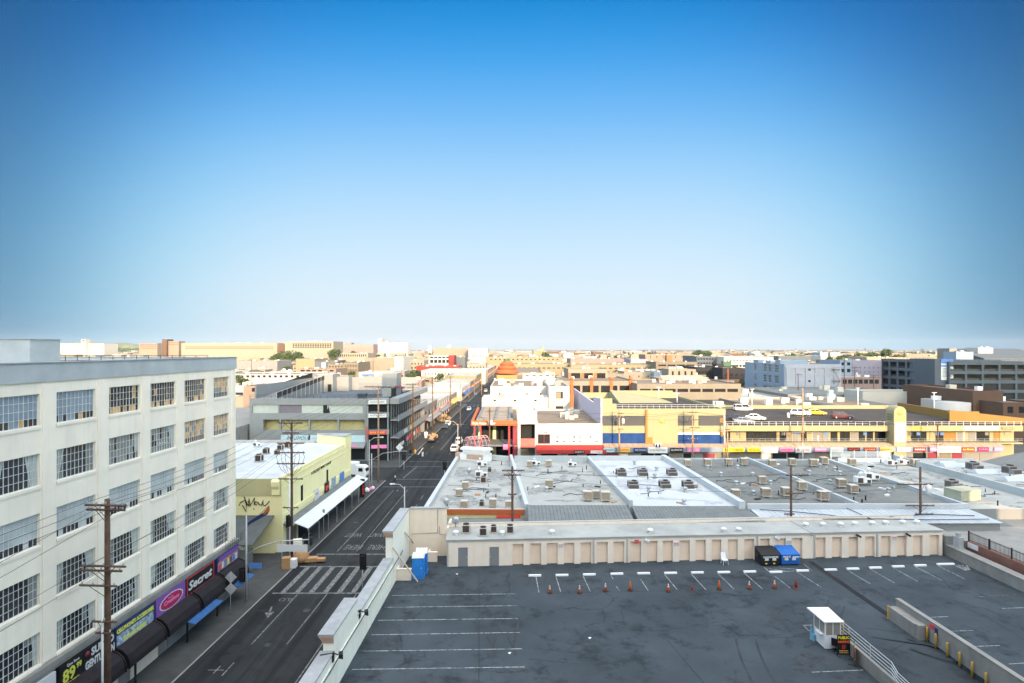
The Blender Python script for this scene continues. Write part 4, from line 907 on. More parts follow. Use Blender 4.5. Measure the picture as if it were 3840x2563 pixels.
c5=lambda L_:[(880+.2299*x,1640+.2299*y,*r) for x,y,*r in L_]
row('condenser',c5([(400,400,1.15),(512,275,1.0),(690,285,.8),(745,215,1.0),(865,175,1.0)]),9.37,'dark condenser','the white roof of the yellow corner shop','condensers on the yellow shop roof')
row('ducts',c5([(375,160,.75)]),9.37,'pale boxy unit','the white roof of the yellow corner shop','duct units on the yellow shop roof')
# ================================================================ block of flat roofed shops behind the storage row
dv=[((1.8,69.6),(-.2,102.4)),((14.4,69.6),(12.9,98.8)),((27.4,68.9),(26.0,98.2)),((41.5,68.0),(40.0,99.0)),((54.6,68.0),(53.5,97.8)),((66.8,71.0),(65.8,98.4)),((80.5,71),(79.5,98.8))]
def dx(i,Y):
    (x0,y0),(x1,y1)=dv[i]; return x0+(x1-x0)*(Y-y0)/(y1-y0)
def band(mb,i,Y0,Y1,o0,o1,z0,z1): mb.prism([(dx(i,Y0)+o0,Y0),(dx(i,Y0)+o1,Y0),(dx(i,Y1)+o1,Y1),(dx(i,Y1)+o0,Y1)],z0,z1)
def roofdirt(t,xa,xb,Y0,Y1,z,rm,seed,n=26):
    r=random.Random(seed); b=MB()
    for k in range(n):
        Y=r.uniform(Y0,Y1); x=r.uniform(xa(Y),xb(Y)); rx,ry=r.uniform(.3,1.9),r.uniform(.3,1.5); ph=[r.uniform(0,6.28) for _ in range(3)]; pts=[]
        for q in range(20):
            a=2*math.pi*q/20; s=1+.3*math.sin(2*a+ph[0])+.2*math.sin(3*a+ph[1])+.15*math.sin(6*a+ph[2]); pts.append((min(max(x+rx*s*math.cos(a),xa(Y)),xb(Y)),min(max(Y+ry*s*math.sin(a),Y0-.5),Y1+.5),z+.0006*k+.003))
        b.add(pts,[tuple(range(20))])
    b.build('roof_stain',m_['dirt_'+rm],t)['kind']='stuff'
    for k in range(9):
        Y=r.uniform(Y0,Y1); x=r.uniform(xa(Y),xb(Y)); h=r.uniform(.25,.7); b=MB(); b.tube([(x,Y,z),(x,Y,z+h)],r.uniform(.05,.09),6); b.build('vent_pipe',m_[r.choice(['dark_steel','galvanised','rubber'])],t)
    for k in range(4):
        Y=r.uniform(Y0+2,Y1-6); x=r.uniform(xa(Y)+1,xb(Y)-4); p=[Vector((x,Y,z+.08))]
        for q in range(5): p.append(p[-1]+Vector((r.uniform(.2,1.3),r.uniform(-.8,1.1),0)))
        b=MB(); b.tube([(min(v.x,xb(Y)-.1),min(v.y,Y1),v.z) for v in p],.04,5); b.build('conduit',m_['dark_steel'],t)
    for k in range(5):
        Y=r.uniform(Y0,Y1); x=r.uniform(xa(Y),xb(Y)); a=r.uniform(0,3); b=MB(FR((x,Y,z+.01),a)); b.box(-r.uniform(.2,.6),-.15,0,.4,.2,r.uniform(.05,.2)); b.build('debris',m_[r.choice(['dark_steel','trash_white','cardboard','black_metal'])],t)
for nm,cb in (('pale_grey_roof',(.36,.365,.335)),('grey_roof',(.20,.205,.19)),('bright_roof',(.48,.50,.505))): stain_('dirt_'+nm,tuple(x*(.38 if nm!='bright_roof' else .62) for x in cb),cb,.34,.62,.95)
def flat(i,j,Yf,Yb,zr,wm,rm,label,parL=.5,parB=0,parF=0,parR=0,name='shop_building',yb2=None):
    t=thing(name,label,'building',((dx(i,Yf)+dx(j,Yf))/2,Yf,0)); e=.22
    b=MB(); b.prism([(dx(i,Yf)+e,Yf),(dx(j,Yf)-e,Yf),(dx(j,Yb)-e,Yb),(dx(i,Yb)+e,Yb)],0,zr); b.build('wall',m_[wm],t)
    b=MB(); b.prism([(dx(i,Yf)+e+.01,Yf+.01),(dx(j,Yf)-e-.01,Yf+.01),(dx(j,Yb)-e-.01,Yb-.01),(dx(i,Yb)+e+.01,Yb-.01)],zr+.002,zr+.03); b.build('roof',m_[rm],t)
    b=MB()
    if parL: band(b,i,Yf,Yb,-e,e-.002,0,zr+parL)
    if parB: b.prism([(dx(i,Yb)+e,Yb-.3),(dx(j,Yb)-e,Yb-.3),(dx(j,Yb)-e,Yb),(dx(i,Yb)+e,Yb)],zr+.035,zr+parB)
    if parF: b.prism([(dx(i,Yf)+e,Yf),(dx(j,Yf)-e,Yf),(dx(j,Yf+.35)-e,Yf+.35),(dx(i,Yf+.35)+e,Yf+.35)],zr+.035,zr+parF)
    if b.v: b.build('parapet',m_['parapet_band' if rm!='bright_roof' else 'bright_roof'],t)
    b=MB(); r=random.Random(int(Yf*10)+i)
    for k in range(7):
        x0=r.uniform(dx(i,Yf)+1,dx(j,Yf)-3); y0=r.uniform(Yf+2,Yb-3); a=r.choice((0.02,1.55,.4,2.6)); l=r.uniform(2,7)
        stripe(b,(x0,y0),(x0+l*math.cos(a),min(Yb-1,y0+l*math.sin(a))),.07,zr+.034)
    b.build('roof_seam',m_['unit_grey'] if rm!='bright_roof' else m_['coping'],t)
    roofdirt(t,lambda Y:dx(i,Y)+.6,lambda Y:dx(j,Y)-.6,Yf+1,Yb-1,zr+.031,rm,int(Yf*7)+i)
    return t
# left roof (white-grey, orange fascia)
t=thing('shop_building','pale roofed corner shop with orange fascia behind the peach wall','building',(-4,70,0))
P=[(ux(-12.5,70),70.0),(1.55,69.8),(-.35,102.4),(ux(-12.5,104.5),104.5)]; ZR=5.75
b=MB(); b.prism(P,0,ZR); b.build('wall',m_['yellow_wall'],t)
b=MB(); b.prism([(P[0][0]+.4,70.2),(1.54,70.0),(-.36,102.2),(P[3][0]+.4,104.2)],ZR+.002,ZR+.03); b.build('roof',m_['pale_grey_roof'],t)
b=MB(); b.prism([(P[0][0],70),(P[0][0]+.55,70),(P[3][0]+.55,104.5),(P[3][0],104.5)],ZR+.001,6.35); b.prism([(P[0][0]+.55,69.95),(1.55,69.75),(1.55,70.0),(P[0][0]+.55,70.2)],ZR+.033,6.36); b.prism([(P[3][0]+6.4,103.6),(-.6,102.1),(-.55,102.5),(P[3][0]+6.4,104)],ZR+.031,6.7); b.build('parapet',m_['bright_roof'],t)
b=MB(); b.prism([(P[0][0]+.6,69.7),(1.55,69.5),(1.55,69.74),(P[0][0]+.6,69.94)],5.72,6.32); b.build('orange_fascia',m_['orange_paint'],t)
b=MB(); band(b,0,69.6,102.4,-.25,.25,0,7.0); b.build('side_parapet',m_['bright_roof'],t)
b=MB(); b.slab((-8,65.6,4.9),(1.6,65.4,4.9),(1.6,69.4,5.35),(-8,69.6,5.35),.1); b.build('lean_to_roof',m_['grey_roof'],t)
b=MB(); b.box(-1.9,69.3,5.4,1.0,69.45,5.65); b.build('red_strip',m_['sign_red'],t)
row('cooler',c6([(575,365),(522,427,.95),(565,540),(818,522),(957,534,.9)]),ZR,'beige slatted cooler','the corner shop roof','slatted coolers on the roofs')
row('ducts',c6([(725,170,1.0),(720,265,1.1)]),ZR,'white boxy duct unit','the corner shop roof','duct units on the corner roof')
row('condenser',c6([(735,308,1.05),(720,515,.8),(790,215,.8)]),ZR,'small dark condenser','the corner shop roof','condensers on the corner roof')
row('dish',c6([(608,240),(405,522),(1068,478)]),ZR,'satellite dish','the corner shop roof','satellite dishes on the roofs')
roofdirt(t,lambda Y:ux(-11.3,Y),lambda Y:dx(0,Y)-.6,71.5,100.5,ZR+.031,'pale_grey_roof',5)
# decorated corner parapet and barrel pergola
p=thing('corner_pavilion','white stepped corner parapet with terracotta panels at the crossroads','pavilion',(-7,103.5,5.8))
b=MB(); fr=FR((-9.3,104.2,0),-.35)
b=MB(fr); b.box(0,-.6,5.8,1.0,.6,7.0); b.box(1.0,-.5,5.8,4.8,.6,7.2); b.box(4.8,-.6,5.8,5.8,.6,7.2); b.box(.6,-.7,7.2,5.4,.8,7.7); b.box(.2,-.9,7.7,5.8,1.0,8.1); b.build('wall',m_['white_paint'],p)
b=MB(fr); b.box(-1.0,-.5,5.8,-.01,.5,7.0); b.box(1.3,-.52,6.0,4.5,-.502,6.9); b.build('terracotta_panel',m_['terracotta'],p)
FP=FR((-6.6,105.6,0),-1.0)@Matrix.Translation((6.7,-105.2,0))
p=thing('barrel_pergola','pink barrel shaped pergola of arched ribs behind the white corner parapet','pergola',(-6.6,106,7.5))
mp=mat('pink_frame',(.62,.33,.30),.6,.1,2)
for k in range(6):
    b=MB(FP); y=103.4+.75*k; b.tube([(-6.7+1.75*math.cos(a),y,7.7+2.1*math.sin(a)) for a in [math.pi*i/14 for i in range(15)]],.06,6); b.build('arch_rib',mp,p)
b=MB(FP)
for i in range(1,14,2): a=math.pi*i/14; b.tube([(-6.7+1.75*math.cos(a),103.4,7.7+2.1*math.sin(a)),(-6.7+1.75*math.cos(a),107.15,7.7+2.1*math.sin(a))],.045,5)
for i in range(3,12,2): a=math.pi*i/14; b.tube([(-6.7,103.4,7.7),(-6.7+1.75*math.cos(a),103.4,7.7+2.1*math.sin(a))],.04,5)
b.build('purlin',mp,p)
b=MB(); b.box(-9,105,0,-8.8,105.2,7.6); b.box(-4.6,105,0,-4.4,105.2,7.6); b.box(-9,109.8,0,-8.8,110,7.6); b.box(-4.6,109.8,0,-4.4,110,7.6); b.build('post',m_['white_wall'],p)
r2=flat(0,1,69.4,96.2,6.9,'grey_wall','pale_grey_roof','grey roofed shop with scattered coolers, between orange fascia and white roof',0,1.05)
r3=flat(1,2,68.9,97.6,6.9,'white_wall','bright_roof','shop with bright white roof and white parapets',.75,.8)
r4=flat(2,3,68.05,98.3,6.9,'grey_wall','grey_roof','grey roofed shop immediately right of the bright white roof',0,.25)
b=MB(); band(b,2,68.0,98.2,-.24,.5,0,7.75); b.build('white_parapet',m_['bright_roof'],r3)
r5=flat(3,4,68.05,97.3,6.9,'grey_wall','grey_roof','grey roofed shop with double row of coolers, right of the dividing wall',.65,.3)
r6=flat(4,5,68.3,97.6,6.75,'grey_wall','pale_grey_roof','pale grey roofed shop crossed by a stripe of sunlight',.65,.3)
r7=flat(5,6,68.3,97.9,6.95,'white_wall','pale_grey_roof','pale roofed shop with skylights at the right, partly sunlit',.85,.2)
row('cooler',c6([(1140,168,.9),(1310,168,1.0),(1313,358,1.1),(1650,467,1.15),(1725,447,.95),(1810,472,1.15)]),6.93,'beige slatted cooler','the grey roof left of the white roof','slatted coolers on the roofs')
row('ducts',c6([(1200,158,.8),(1520,168,.8)]),6.93,'pale duct unit','the grey roof left of the white roof','duct units on the roofs')
row('turbine',c6([(1290,388),(1573,266),(1198,182)]),6.93,'silver turbine vent','the grey roof left of the white roof','turbine vents on the roofs',0,1.15)
row('package',[(2328,1786),(2409,1786),(2518,1786),(2373,1833),(2491,1832),(2578,1833)],6.93,'grey package air conditioner','the bright white roof','package air conditioners on the white roof',0,.92)
row('turbine',[(2379,1742),(2462,1766),(2432,1843),(2565,1892),(2570,1846),(2455,1793)],6.93,'silver turbine vent','the bright white roof','turbine vents on the roofs',0,1.1)
row('cooler',c7([(490,195,1.05),(697,190,1.08),(912,185,1.05),(1070,180,1.08),(1258,375,1.05),(985,517,1.0),(1295,511,1.1),(1505,503,1.1)]),6.93,'beige slatted cooler','the grey roof right of the white roof','slatted coolers on the roofs')
row('turbine',c7([(698,220),(833,294),(1007,217),(1163,296),(993,388),(1345,380),(1172,489)]),6.93,'silver turbine vent','the grey roof right of the white roof','turbine vents on the roofs',0,1.05)
row('cooler',c7([(1365,202,1.1),(1570,186,1.1),(1785,194,1.1),(1895,171,1.1),(1668,438,1.1),(1885,548,1.15),(2075,411,1.12)])+c8([(268,473,1.1)]),6.93,'beige slatted cooler','the grey roof past the dividing wall','slatted coolers on the roofs')
row('turbine',c7([(1745,275),(1857,205),(2010,240),(2062,280),(1957,370)])+c8([(637,460)]),6.93,'silver turbine vent','the grey roof past the dividing wall','turbine vents on the roofs',0,1.05)
row('ducts',c8([(375,385,1.2),(460,340,1.2)]),6.93,'tangled duct unit','the grey roof past the dividing wall','duct units on the roofs')
row('cooler',c8([(260,185,1.05),(910,192,1.1)]),6.8,'beige slatted cooler','the sun striped roof','slatted coolers on the roofs')
row('ducts',c8([(668,188,1.0),(790,180,1.0)]),6.8,'pale elbow duct','the sun striped roof','duct units on the roofs')
row('package',c8([(1290,420,1.0)]),6.8,'boxy grey air conditioner','the sun striped roof','air conditioners on the right roofs',.4)
row('package',c8([(1505,232,1.1),(1885,275,1.15)]),7.0,'dark package air conditioner','the skylight roof','air conditioners on the right roofs',.3)
p=G(3100+.3635*1405,1680+.3635*535,6.8); b=MB(FR(p,.25)); b.box(-1.6,-1,0.1,1.6,1.2,1.35); b.box(-1.65,-1.05,1.352,1.65,1.25,1.42); b.box(-1.5,-.9,0,1.5,1.1,.1)
tag(b.build('air_handler',mat('olive_unit',(.36,.36,.27),.6,.1,1),None,FR(p)),'large olive grey air handler box on the sun striped roof','air conditioner')
for k,(x,y,wd) in enumerate(((1340,190,2.6),(1660,255,2.4),(1990,330,2.6),(1240,170,1.5))):
    p=G(3100+.3635*x,1680+.3635*y,7.0); b=MB(FR(p,.0)); b.add([(-wd,-1.1,0),(wd,-1.1,0),(wd,1.1,0),(-wd,1.1,0),(-wd*.85,0,.55),(wd*.85,0,.55)],[(3,2,1,0),(0,1,5,4),(1,2,5),(2,3,4,5),(3,0,4)])
    tag(b.build('skylight',m_['ribbed_white'],None,FR(p)),'%s pale ridge skylight from the left on the skylight roof'%['second','third','fourth','first'][k],'skylight','skylights on the right roof')
# sloping ribbed metal roofs along the front of the block
def ribbed(label,x0,x1,xt0,xt1,yb,yt,zb,zt,mt,step,wall='grey_wall'):
    t=thing('metal_roof',label,'roof',((x0+x1)/2,yb,0))
    b=MB(); b.slab((x0,yb,zb),(x1,yb,zb),(xt1,yt,zt),(xt0,yt,zt),.08)
    n=int((x1-x0)/step)
    for k in range(n+1):
        f=k/n; a=Vector((x0+(x1-x0)*f,yb,zb+.012)); c=Vector((xt0+(xt1-xt0)*f,yt,zt+.012)); b.tube([a,c],.035,4)
    b.build('ribbed_sheet',m_[mt],t)
    b=MB(); b.prism([(x0+.1,yb+.3),(x1-.1,yb+.3),(xt1-.1,yt-.1),(xt0+.1,yt-.1)],0,zb-.12); b.build('wall',m_[wall],t)
    return t
ribbed('grey ribbed metal roof behind the storage row, left of the other grey one',1.9,14.0,1.9,14.0,64.3,69.35,6.25,6.95,'ribbed_grey',.42)
ribbed('grey ribbed metal roof just below the bright white roof',14.5,28.9,14.5,28.0,64.6,68.85,6.3,6.98,'ribbed_grey',.42)
t=ribbed('long pale ribbed metal roof with cables lying across it',29.1,56.2,28.5,54.6,65.0,67.95,6.1,6.85,'ribbed_white',.62)
b=MB(); b.box(28.2,67.98,0,54.7,68.3,7.45); b.build('white_parapet',m_['bright_roof'],t)
ribbed('greenish ribbed roof at the right edge behind the driveway',56.6,80,55.2,80,66.5,70.5,5.2,5.9,'ribbed_grey',.5)
b=MB(); b.box(55.2,70.6,0,80,70.9,6.5); tag(b.build('pink_parapet',mat('pinkish',(.58,.47,.44),.8,.06,1),None,FR((60,70.6,0))),'low pinkish parapet along the top of the greenish roof','wall')
for k,pts in enumerate((((29.5,67.6,6.85),(33,67.2,6.75),(38,66.2,6.5),(44,66.0,6.45),(49,66.6,6.6),(54,66.3,6.5)),((30,66,6.45),(36,65.5,6.35),(42,65.6,6.35),(48,65.4,6.3),(55,65.5,6.35)),((40,67.9,6.95),(40.8,66.5,6.6),(41.5,65.4,6.35)))):
    b=MB(); b.tube([(x,y,z+.06) for x,y,z in pts],.045,5); tag(b.build('roof_cable',m_['wire_black'],None,FR(pts[0])),['upper black cable lying along the pale ribbed roof','lower black cable lying along the pale ribbed roof','short black cable running down the pale ribbed roof'][k],'cable')
# bow roofed hall at the far right
t=thing('bow_roof_hall','grey barrel roofed hall at the right edge past the skylight roof','building',(90,85,0))
b=MB(); n=14; x0,x1=81,113
prof=[(x0+(x1-x0)*k/n,6.2+2.6*math.sin(math.pi*k/n)) for k in range(n+1)]
b.add([(x,80,z) for x,z in prof]+[(x,99,z) for x,z in prof],[(k,k+1,n+2+k,n+1+k) for k in range(n)],0,True); b.build('roof',m_['grey_roof'],t)
b=MB(); b.add([(x0,80,0),(x1,80,0)]+[(x,80,z-.02) for x,z in prof[::-1]],[tuple(range(n+3))]); b.box(x0,80,0,x0+.3,99,6.2); b.add([(x0,99,0),(x1,99,0)]+[(x,99,z-.02) for x,z in prof[::-1]],[tuple(range(n+2,-1,-1))]); b.build('wall',m_['white_wall'],t)
# raised white screen and rooftop fence near the back of the sun striped roof
t=thing('roof_screen','white slatted rooftop screen in front of the small shop signs','screen',(62,97,6.8))
b=MB(); b.box(55.5,96.6,6.8,64.5,96.8,7.5); 
for k in range(6): b.box(54.5,97.25,7.6+.16*k,65.0,97.3,7.68+.16*k)
b.build('slats',m_['white_paint'],t)
for k in range(6): b=MB(); b.box(54.6+2*k,97.3,6.8,54.75+2*k,97.42,8.6); b.build('post',m_['white_paint'],t)
def cmat(c,key): return mat('wall_'+key,c,.85,.06,.25,streak=.12)
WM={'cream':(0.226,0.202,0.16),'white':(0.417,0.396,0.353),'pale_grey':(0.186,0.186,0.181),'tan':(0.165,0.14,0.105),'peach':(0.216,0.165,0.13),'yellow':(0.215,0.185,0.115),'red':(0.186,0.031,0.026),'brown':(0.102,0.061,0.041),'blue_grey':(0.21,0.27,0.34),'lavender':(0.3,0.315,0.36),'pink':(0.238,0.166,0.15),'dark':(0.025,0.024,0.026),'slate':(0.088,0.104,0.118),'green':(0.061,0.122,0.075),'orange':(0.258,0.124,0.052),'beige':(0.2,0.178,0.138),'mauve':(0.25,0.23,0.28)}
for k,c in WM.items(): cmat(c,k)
# ================================================================ shops across the cross street
def X_(px,Y): return (px-CX)/F*Y
def pbox(mb,px0,px1,py0,py1,Y,d,mi=0): mb.box(X_(px0,Y),Y-d,zat(py1,Y),X_(px1,Y),Y,zat(py0,Y),mi)
def pface(px,py,Y): return Matrix.Translation((X_(px,Y),Y,zat(py,Y)))@RX
YM=127.0
q=lambda x:1750+.2256*x
qy=lambda y:1560+.2256*y
t=thing('arcade_shop','open fronted shop with orange fascia lettering and red columns at the crossroads','building',(-4,YM,0))
b=MB(); pbox(b,1767,1938,1577.5,1595,YM,.7); b.prism([(X_(1767,YM),YM),(X_(1767,YM)+.6,YM),(X_(1767,YM)+.2,156),(X_(1767,YM)-.4,156)],8.9,10.05); fa=b.build('fascia',m_['orange_paint'],t)
lettering('Maple Avenue Center',.92,m_['sign_white'],fa,Matrix.Translation((X_(1771,YM),YM-.72,9.5))@RX,align='LEFT',width=5.2,bold=.015)
x0,x1=X_(1769,YM),X_(1940,YM)
b=MB(); b.box(x0+.7,YM+.02,9.3,x1,156,9.5); b.build('roof',m_['tan_roof'],t)
b=MB()
for y in (129,134,139,144,150,155): b.box(x0+.9,y,9.5,x1-1.0,y+.8,10.3)
for x in (x0+1,x0+5,x1-2): b.box(x,128,9.5,x+.5,155.5,10.31)
b.build('roof_beam',m_['wall_pale_grey'] if 'wall_pale_grey' in m_ else m_['pale_concrete'],t)
for a,c in ((120,145),(222,245),(692,722)): b=MB(); b.box(X_(q(a),YM),YM-.55,0,X_(q(c),YM),YM-.05,8.9); b.build('column',m_['red_paint'],t)
b=MB(); b.box(x0+.9,136.5,0,x1,137,9.3); b.box(x0+.9,150,0,x1,156,9.29); b.build('wall',m_['yellow_wall'],t)
for a,c,z0,z1 in ((1.6,4.4,.4,7.6),(5.2,9.2,.4,7.6)): b=MB(); b.box(x0+a,136.3,z0,x0+c,136.49,z1); b.build('window',m_['shop_glass'],t)
b=MB(); b.box(x0+.9,YM+.3,4.2,x1,YM+9.5,4.4); b.build('floor',m_['grey_wall'],t)
b=MB(); pbox(b,q(605),q(690),qy(475),qy(560),YM,.3); b.build('sign_board',m_['sign_pink'],t)
b=MB(); b.tube([(X_(q(765),YM),YM-.4,zat(qy(500),YM)),(X_(q(830),YM),YM-.4,zat(qy(460),YM))],.12,5); b.box(x0+9.2,YM+.4,.2,x1-.1,YM+.5,8.8); b.build('red_panel',m_['sign_maroon'],t)
# white tower and white shop
t=thing('white_shop','white two storey shop with stair tower, posters and red awning','building',(12,YM,0))
fr=FR((X_(1941,YM),YM,0)); LT=X_(2014,YM)-X_(1941,YM)
f=lambda px:X_(px,YM)-X_(1941,YM)
b=MB(fr); wall_grid(b,LT,0,zat(1539,YM),[(f(1952),zat(1664,YM),f(2006),zat(1592,YM)),(f(1952),.2,f(2006),zat(1679,YM))],.4); b.box(0,.4,0,.4,6,zat(1539,YM)); b.box(LT-.4,.4,0,LT,6,zat(1539,YM)); b.box(.4,5.6,0,LT-.4,6,zat(1539,YM)); b.box(.4,.4,11.8,LT-.4,5.6,12.0); b.box(.4,.4,4.2,LT-.4,5.6,4.5); b.build('stair_tower',m_['white_wall'],t)
b=MB(fr); b.box(.42,2.5,4.5,LT-.42,2.6,11.7); b.build('shadowed_glass',m_['shop_glass'],t)
b=MB(fr); b.box(f(1952),-.05,4.6,f(2006),.02,6.0); b.box(f(1952),-.06,zat(1679,YM)-.0,f(2006),-.002,zat(1664,YM)); b.build('red_railing',mat('pale_red',(.50,.13,.11),.7,.1,1),t)
LS2=X_(2259,YM)-X_(2014,YM); fr2=FR((X_(2014,YM),YM,0)); g=lambda px:X_(px,YM)-X_(2014,YM)
shell(t,fr2,LS2,31,zat(1589,YM),m_['white_wall'],m_['tan_roof'],[(g(2030),.2,g(2090),2.6),(g(2130),.2,g(2165),2.6),(g(2200),.2,g(2240),2.6),(g(2018),zat(1664,YM),g(2062),zat(1629,YM))],.5,.35,core=m_['shop_glass'])
b=MB(fr2); b.box(g(2018),-.08,zat(1629,YM),g(2062),-.003,zat(1615,YM)); o=b.build('poster',m_['sign_white'],t); lettering('Power',.62,m_['sign_maroon'],o,face(fr2,g(2042),-.09,zat(1621,YM)),bold=.02)
b=MB(fr2)
for a,c,y0,y1 in ((2017,2018.3,1614,1665),(2061,2062.5,1614,1665),(2039,2041,1629,1664),(2018,2062,1664,1665.5)): b.box(g(a),-.06,zat(y1,YM),g(c),-.004,zat(y0,YM))
b.build('window_frame',m_['sign_maroon'],t)
rp=random.Random(3)
for k,(a,c) in enumerate(((2080,2124),(2141,2185),(2203,2246))):
    b=MB(fr2); b.box(g(a),-.08,zat(1664,YM),g(c),-.003,zat(1614,YM)); o=b.build('poster',m_['sign_white'],t); z0,z1=zat(1664,YM),zat(1614,YM); xm=(g(a)+g(c))/2
    if k==0: lettering('T-Shirts',.6,m_['orange_paint'],o,face(fr2,xm-.2,-.09,z1-.5))
    else: lettering(['','FASHION','SPORT'][k],.4,m_['sign_pink'],o,face(fr2,xm-.2,-.09,z1-.45))
    b=MB(fr2); b.box(xm-.02,-.087,z0,xm+.02,-.081,z1-.9); b.box(g(a),-.087,z0,g(c),-.081,z0+.05); b.box(g(a),-.087,z1-.92,g(c),-.081,z1-.88); b.build('border',m_['unit_grey'],o)
    for i in range(4):
        xx=g(a)+.25+(i%2)*1.35; zz=z0+.2+(i//2)*.95; b=MB(fr2); pts=[(xx+rp.uniform(0,.25),-.09,zz+rp.uniform(0,.2)),(xx+rp.uniform(.5,.8),-.09,zz+rp.uniform(0,.2)),(xx+rp.uniform(.5,.8),-.09,zz+rp.uniform(.35,.6)),(xx+rp.uniform(0,.25),-.09,zz+rp.uniform(.35,.6))]; b.add(pts,[(0,1,2,3)]); b.build('picture',m_[rp.choice(['orange_paint','sign_red','sign_black','sign_blue','photo_print'])],o)
b=MB(fr2); pr=[(-.01,zat(1669.5,YM)),(-1.7,zat(1684,YM)),(-1.7,zat(1697,YM)),(-.01,zat(1697,YM))]; b.ext(pr,-.3,LS2+.6); b.build('awning',m_['red_canvas'],t)
for a,c,mt,s,sm in ((2149,2188,'sign_black','JAJAH','sign_white'),(2211,2254,'sign_white','DIV WOMEN','sign_red')):
    b=MB(fr2); b.box(g(a),-1.78,zat(1696,YM),g(c),-1.71,zat(1685,YM)); o=b.build('awning_sign',m_[mt],t); lettering(s,.42,m_[sm],o,face(fr2,(g(a)+g(c))/2,-1.79,zat(1690.5,YM)),width=(g(c)-g(a))*.85)
r_=random.Random(9)
for k in range(7):
    x=g(2100)+r_.uniform(1,9); y=r_.uniform(6,28); b=MB(fr2); b.box(x,y,8.95,x+r_.uniform(.8,2.2),y+r_.uniform(.8,1.6),9.9+r_.uniform(-.3,.5)); tag(b.build('roof_unit',m_['cooler_beige'],None,fr2@Matrix.Translation((x,y,8.95))),'%s pale equipment box along the tan roof of the white shop'%ORD[k],'roof unit','equipment boxes on the tan roof')
# yellow building with murals
YY=127.6; mat('mural_grey',(.075,.078,.08),.85,.08,.6)
t=thing('yellow_building','bright yellow building with blue mural panels and lilac side wall','building',(33,YY,0))
xa,xb=X_(2253,YY),X_(2721,YY); zt=zat(1533.5,YY); fr=FR((xa,YY,0)); f=lambda px:X_(px,YY)-xa; LY=xb-xa
b=MB(fr); b.box(0.0,0,0,LY,.4,zt); b.box(0,0,zt,f(2296),.4,zat(1495,YY)); b.box(f(2296),0,zt,f(2310),.4,zat(1515,YY)); b.box(.4,.4,0,LY,36,zt-.7); b.box(LY-.4,.4,zt-.7,LY,36,zt-.1); b.box(.4,35.6,zt-.7,LY-.4,36,zt+.9); b.build('wall',m_['gold_wall'],t)
b=MB(); X0=xa-.02
pr=[(YY-.01,0),(YY-.01,zat(1495,YY)),(139,14.3),(139,12.9),(184,13.3),(184,0)]; b.add([(X0,y,z) for y,z in pr]+[(X0+.4,y,z) for y,z in pr],[tuple(range(6)),tuple(range(11,5,-1))]+[(i,6+i,6+(i+1)%6,(i+1)%6) for i in range(6)]); b.build('side_wall',m_['lilac_wall'],t)
b=MB(fr); b.box(.42,.42,zt-.698,LY-.41,35.5,zt-.66); b.build('roof',m_['roof_asphalt'],t)
for a,c,y0,y1,mt in ((2258,2334,1560,1597,'mural_grey'),(2336,2418,1560,1597,'mural_grey'),(2259,2420,1625,1665,'mural_blue'),(2542,2603,1559,1597,'mural_grey'),(2619,2712,1559,1597,'mural_grey'),(2542,2715,1630,1665,'mural_blue'),(2542,2715,1623,1630,'sign_white')):
    b=MB(fr); b.box(f(a),-.05,zat(y1,YY),f(c),-.003,zat(y0,YY)); b.build('mural_panel',m_[mt],t)
b=MB(fr@Matrix.Translation((f(2482),-.004,zat(1580,YY)))@RX); b.lathe((0,0,0),[(.55,0),(.55,.05)],20); b.build('round_emblem',m_['sign_gold'],t)
b=MB(fr); b.box(f(2419),-.35,0,f(2427),-.003,zt-.2); b.build('buttress',m_['amber_wall'],t)
b=MB(fr); b.box(f(2427),-.25,4.6,f(2446),-.003,6.2); b.box(f(2699),-.1,zat(1585,YY),f(2712),-.055,zat(1568,YY)); b.box(f(2699),-.1,zat(1637,YY),f(2712),-.055,zat(1620,YY)); b.build('amber_box',m_['amber_wall'],t)
b=MB(fr)
for z in (zt+.9,zt+.45): b.tube([(f(2310),.2,z),(LY,.2,z)],.04,5)
for k in range(18): b.box(f(2312)+k*1.38,.17,zt,f(2312)+k*1.38+.06,.23,zt+.9)
b.build('roof_rail',m_['lamp_grey'],t)
b=MB(fr); b.add([(8,20,zt-.66),(8,35,zt-.66),(8,35,zt+1.8),(22,35,zt-.5),(22,20,zt-.6)],[(0,1,2),(2,3,4,0)]); b.box(10,34.9,zt-.6,26,35.5,zt+1.5); b.build('ramp_parapet',m_['gold_wall'],t)
for k in range(5): b=MB(fr); b.box(f(2716),-.15,zt-6.5+1.3*k,f(2719),-.003,zt-5.25+1.3*k)
b=MB(fr); b.tube([(f(2715),-.12,zt-.8),(f(2715),-.12,4.5)],.09,6); b.build('downpipe',m_['unit_white'],t)
# long yellow parking structure with shops beneath
YP=128.3; xa,xb=X_(2722,YP),X_(3837,YP); fr=FR((xa,YP,0)); f=lambda px:X_(px,YP)-xa; LP=xb-xa; zd=zat(1597,YP)
t=thing('parking_structure','long yellow parking structure with cars on top and shops below','building',(80,YP,0))
b=MB(fr); b.box(0,0,zat(1618,YP),LP,.4,zd); b.box(0,2.4,0,LP,36.4,zd-.3); b.box(0,.4,zd-.3,LP,2.4,zd-.02); b.box(0,.0,4.55,LP,2.4,4.85); b.box(0,36.0,zd-.3,LP,36.4,zd+1.0); b.build('wall',m_['gold_wall'],t)
b=MB(fr); b.box(.02,.42,zd-.018,LP-.02,35.9,zd+.02); b.build('deck',m_['roof_asphalt'],t)
b=MB(fr)
for z in (zd+.88,zd+.45): b.tube([(0,.2,z),(LP,.2,z)],.035,5)
b.build('roof_rail',m_['lamp_grey'],t)
b=MB(fr); k=0
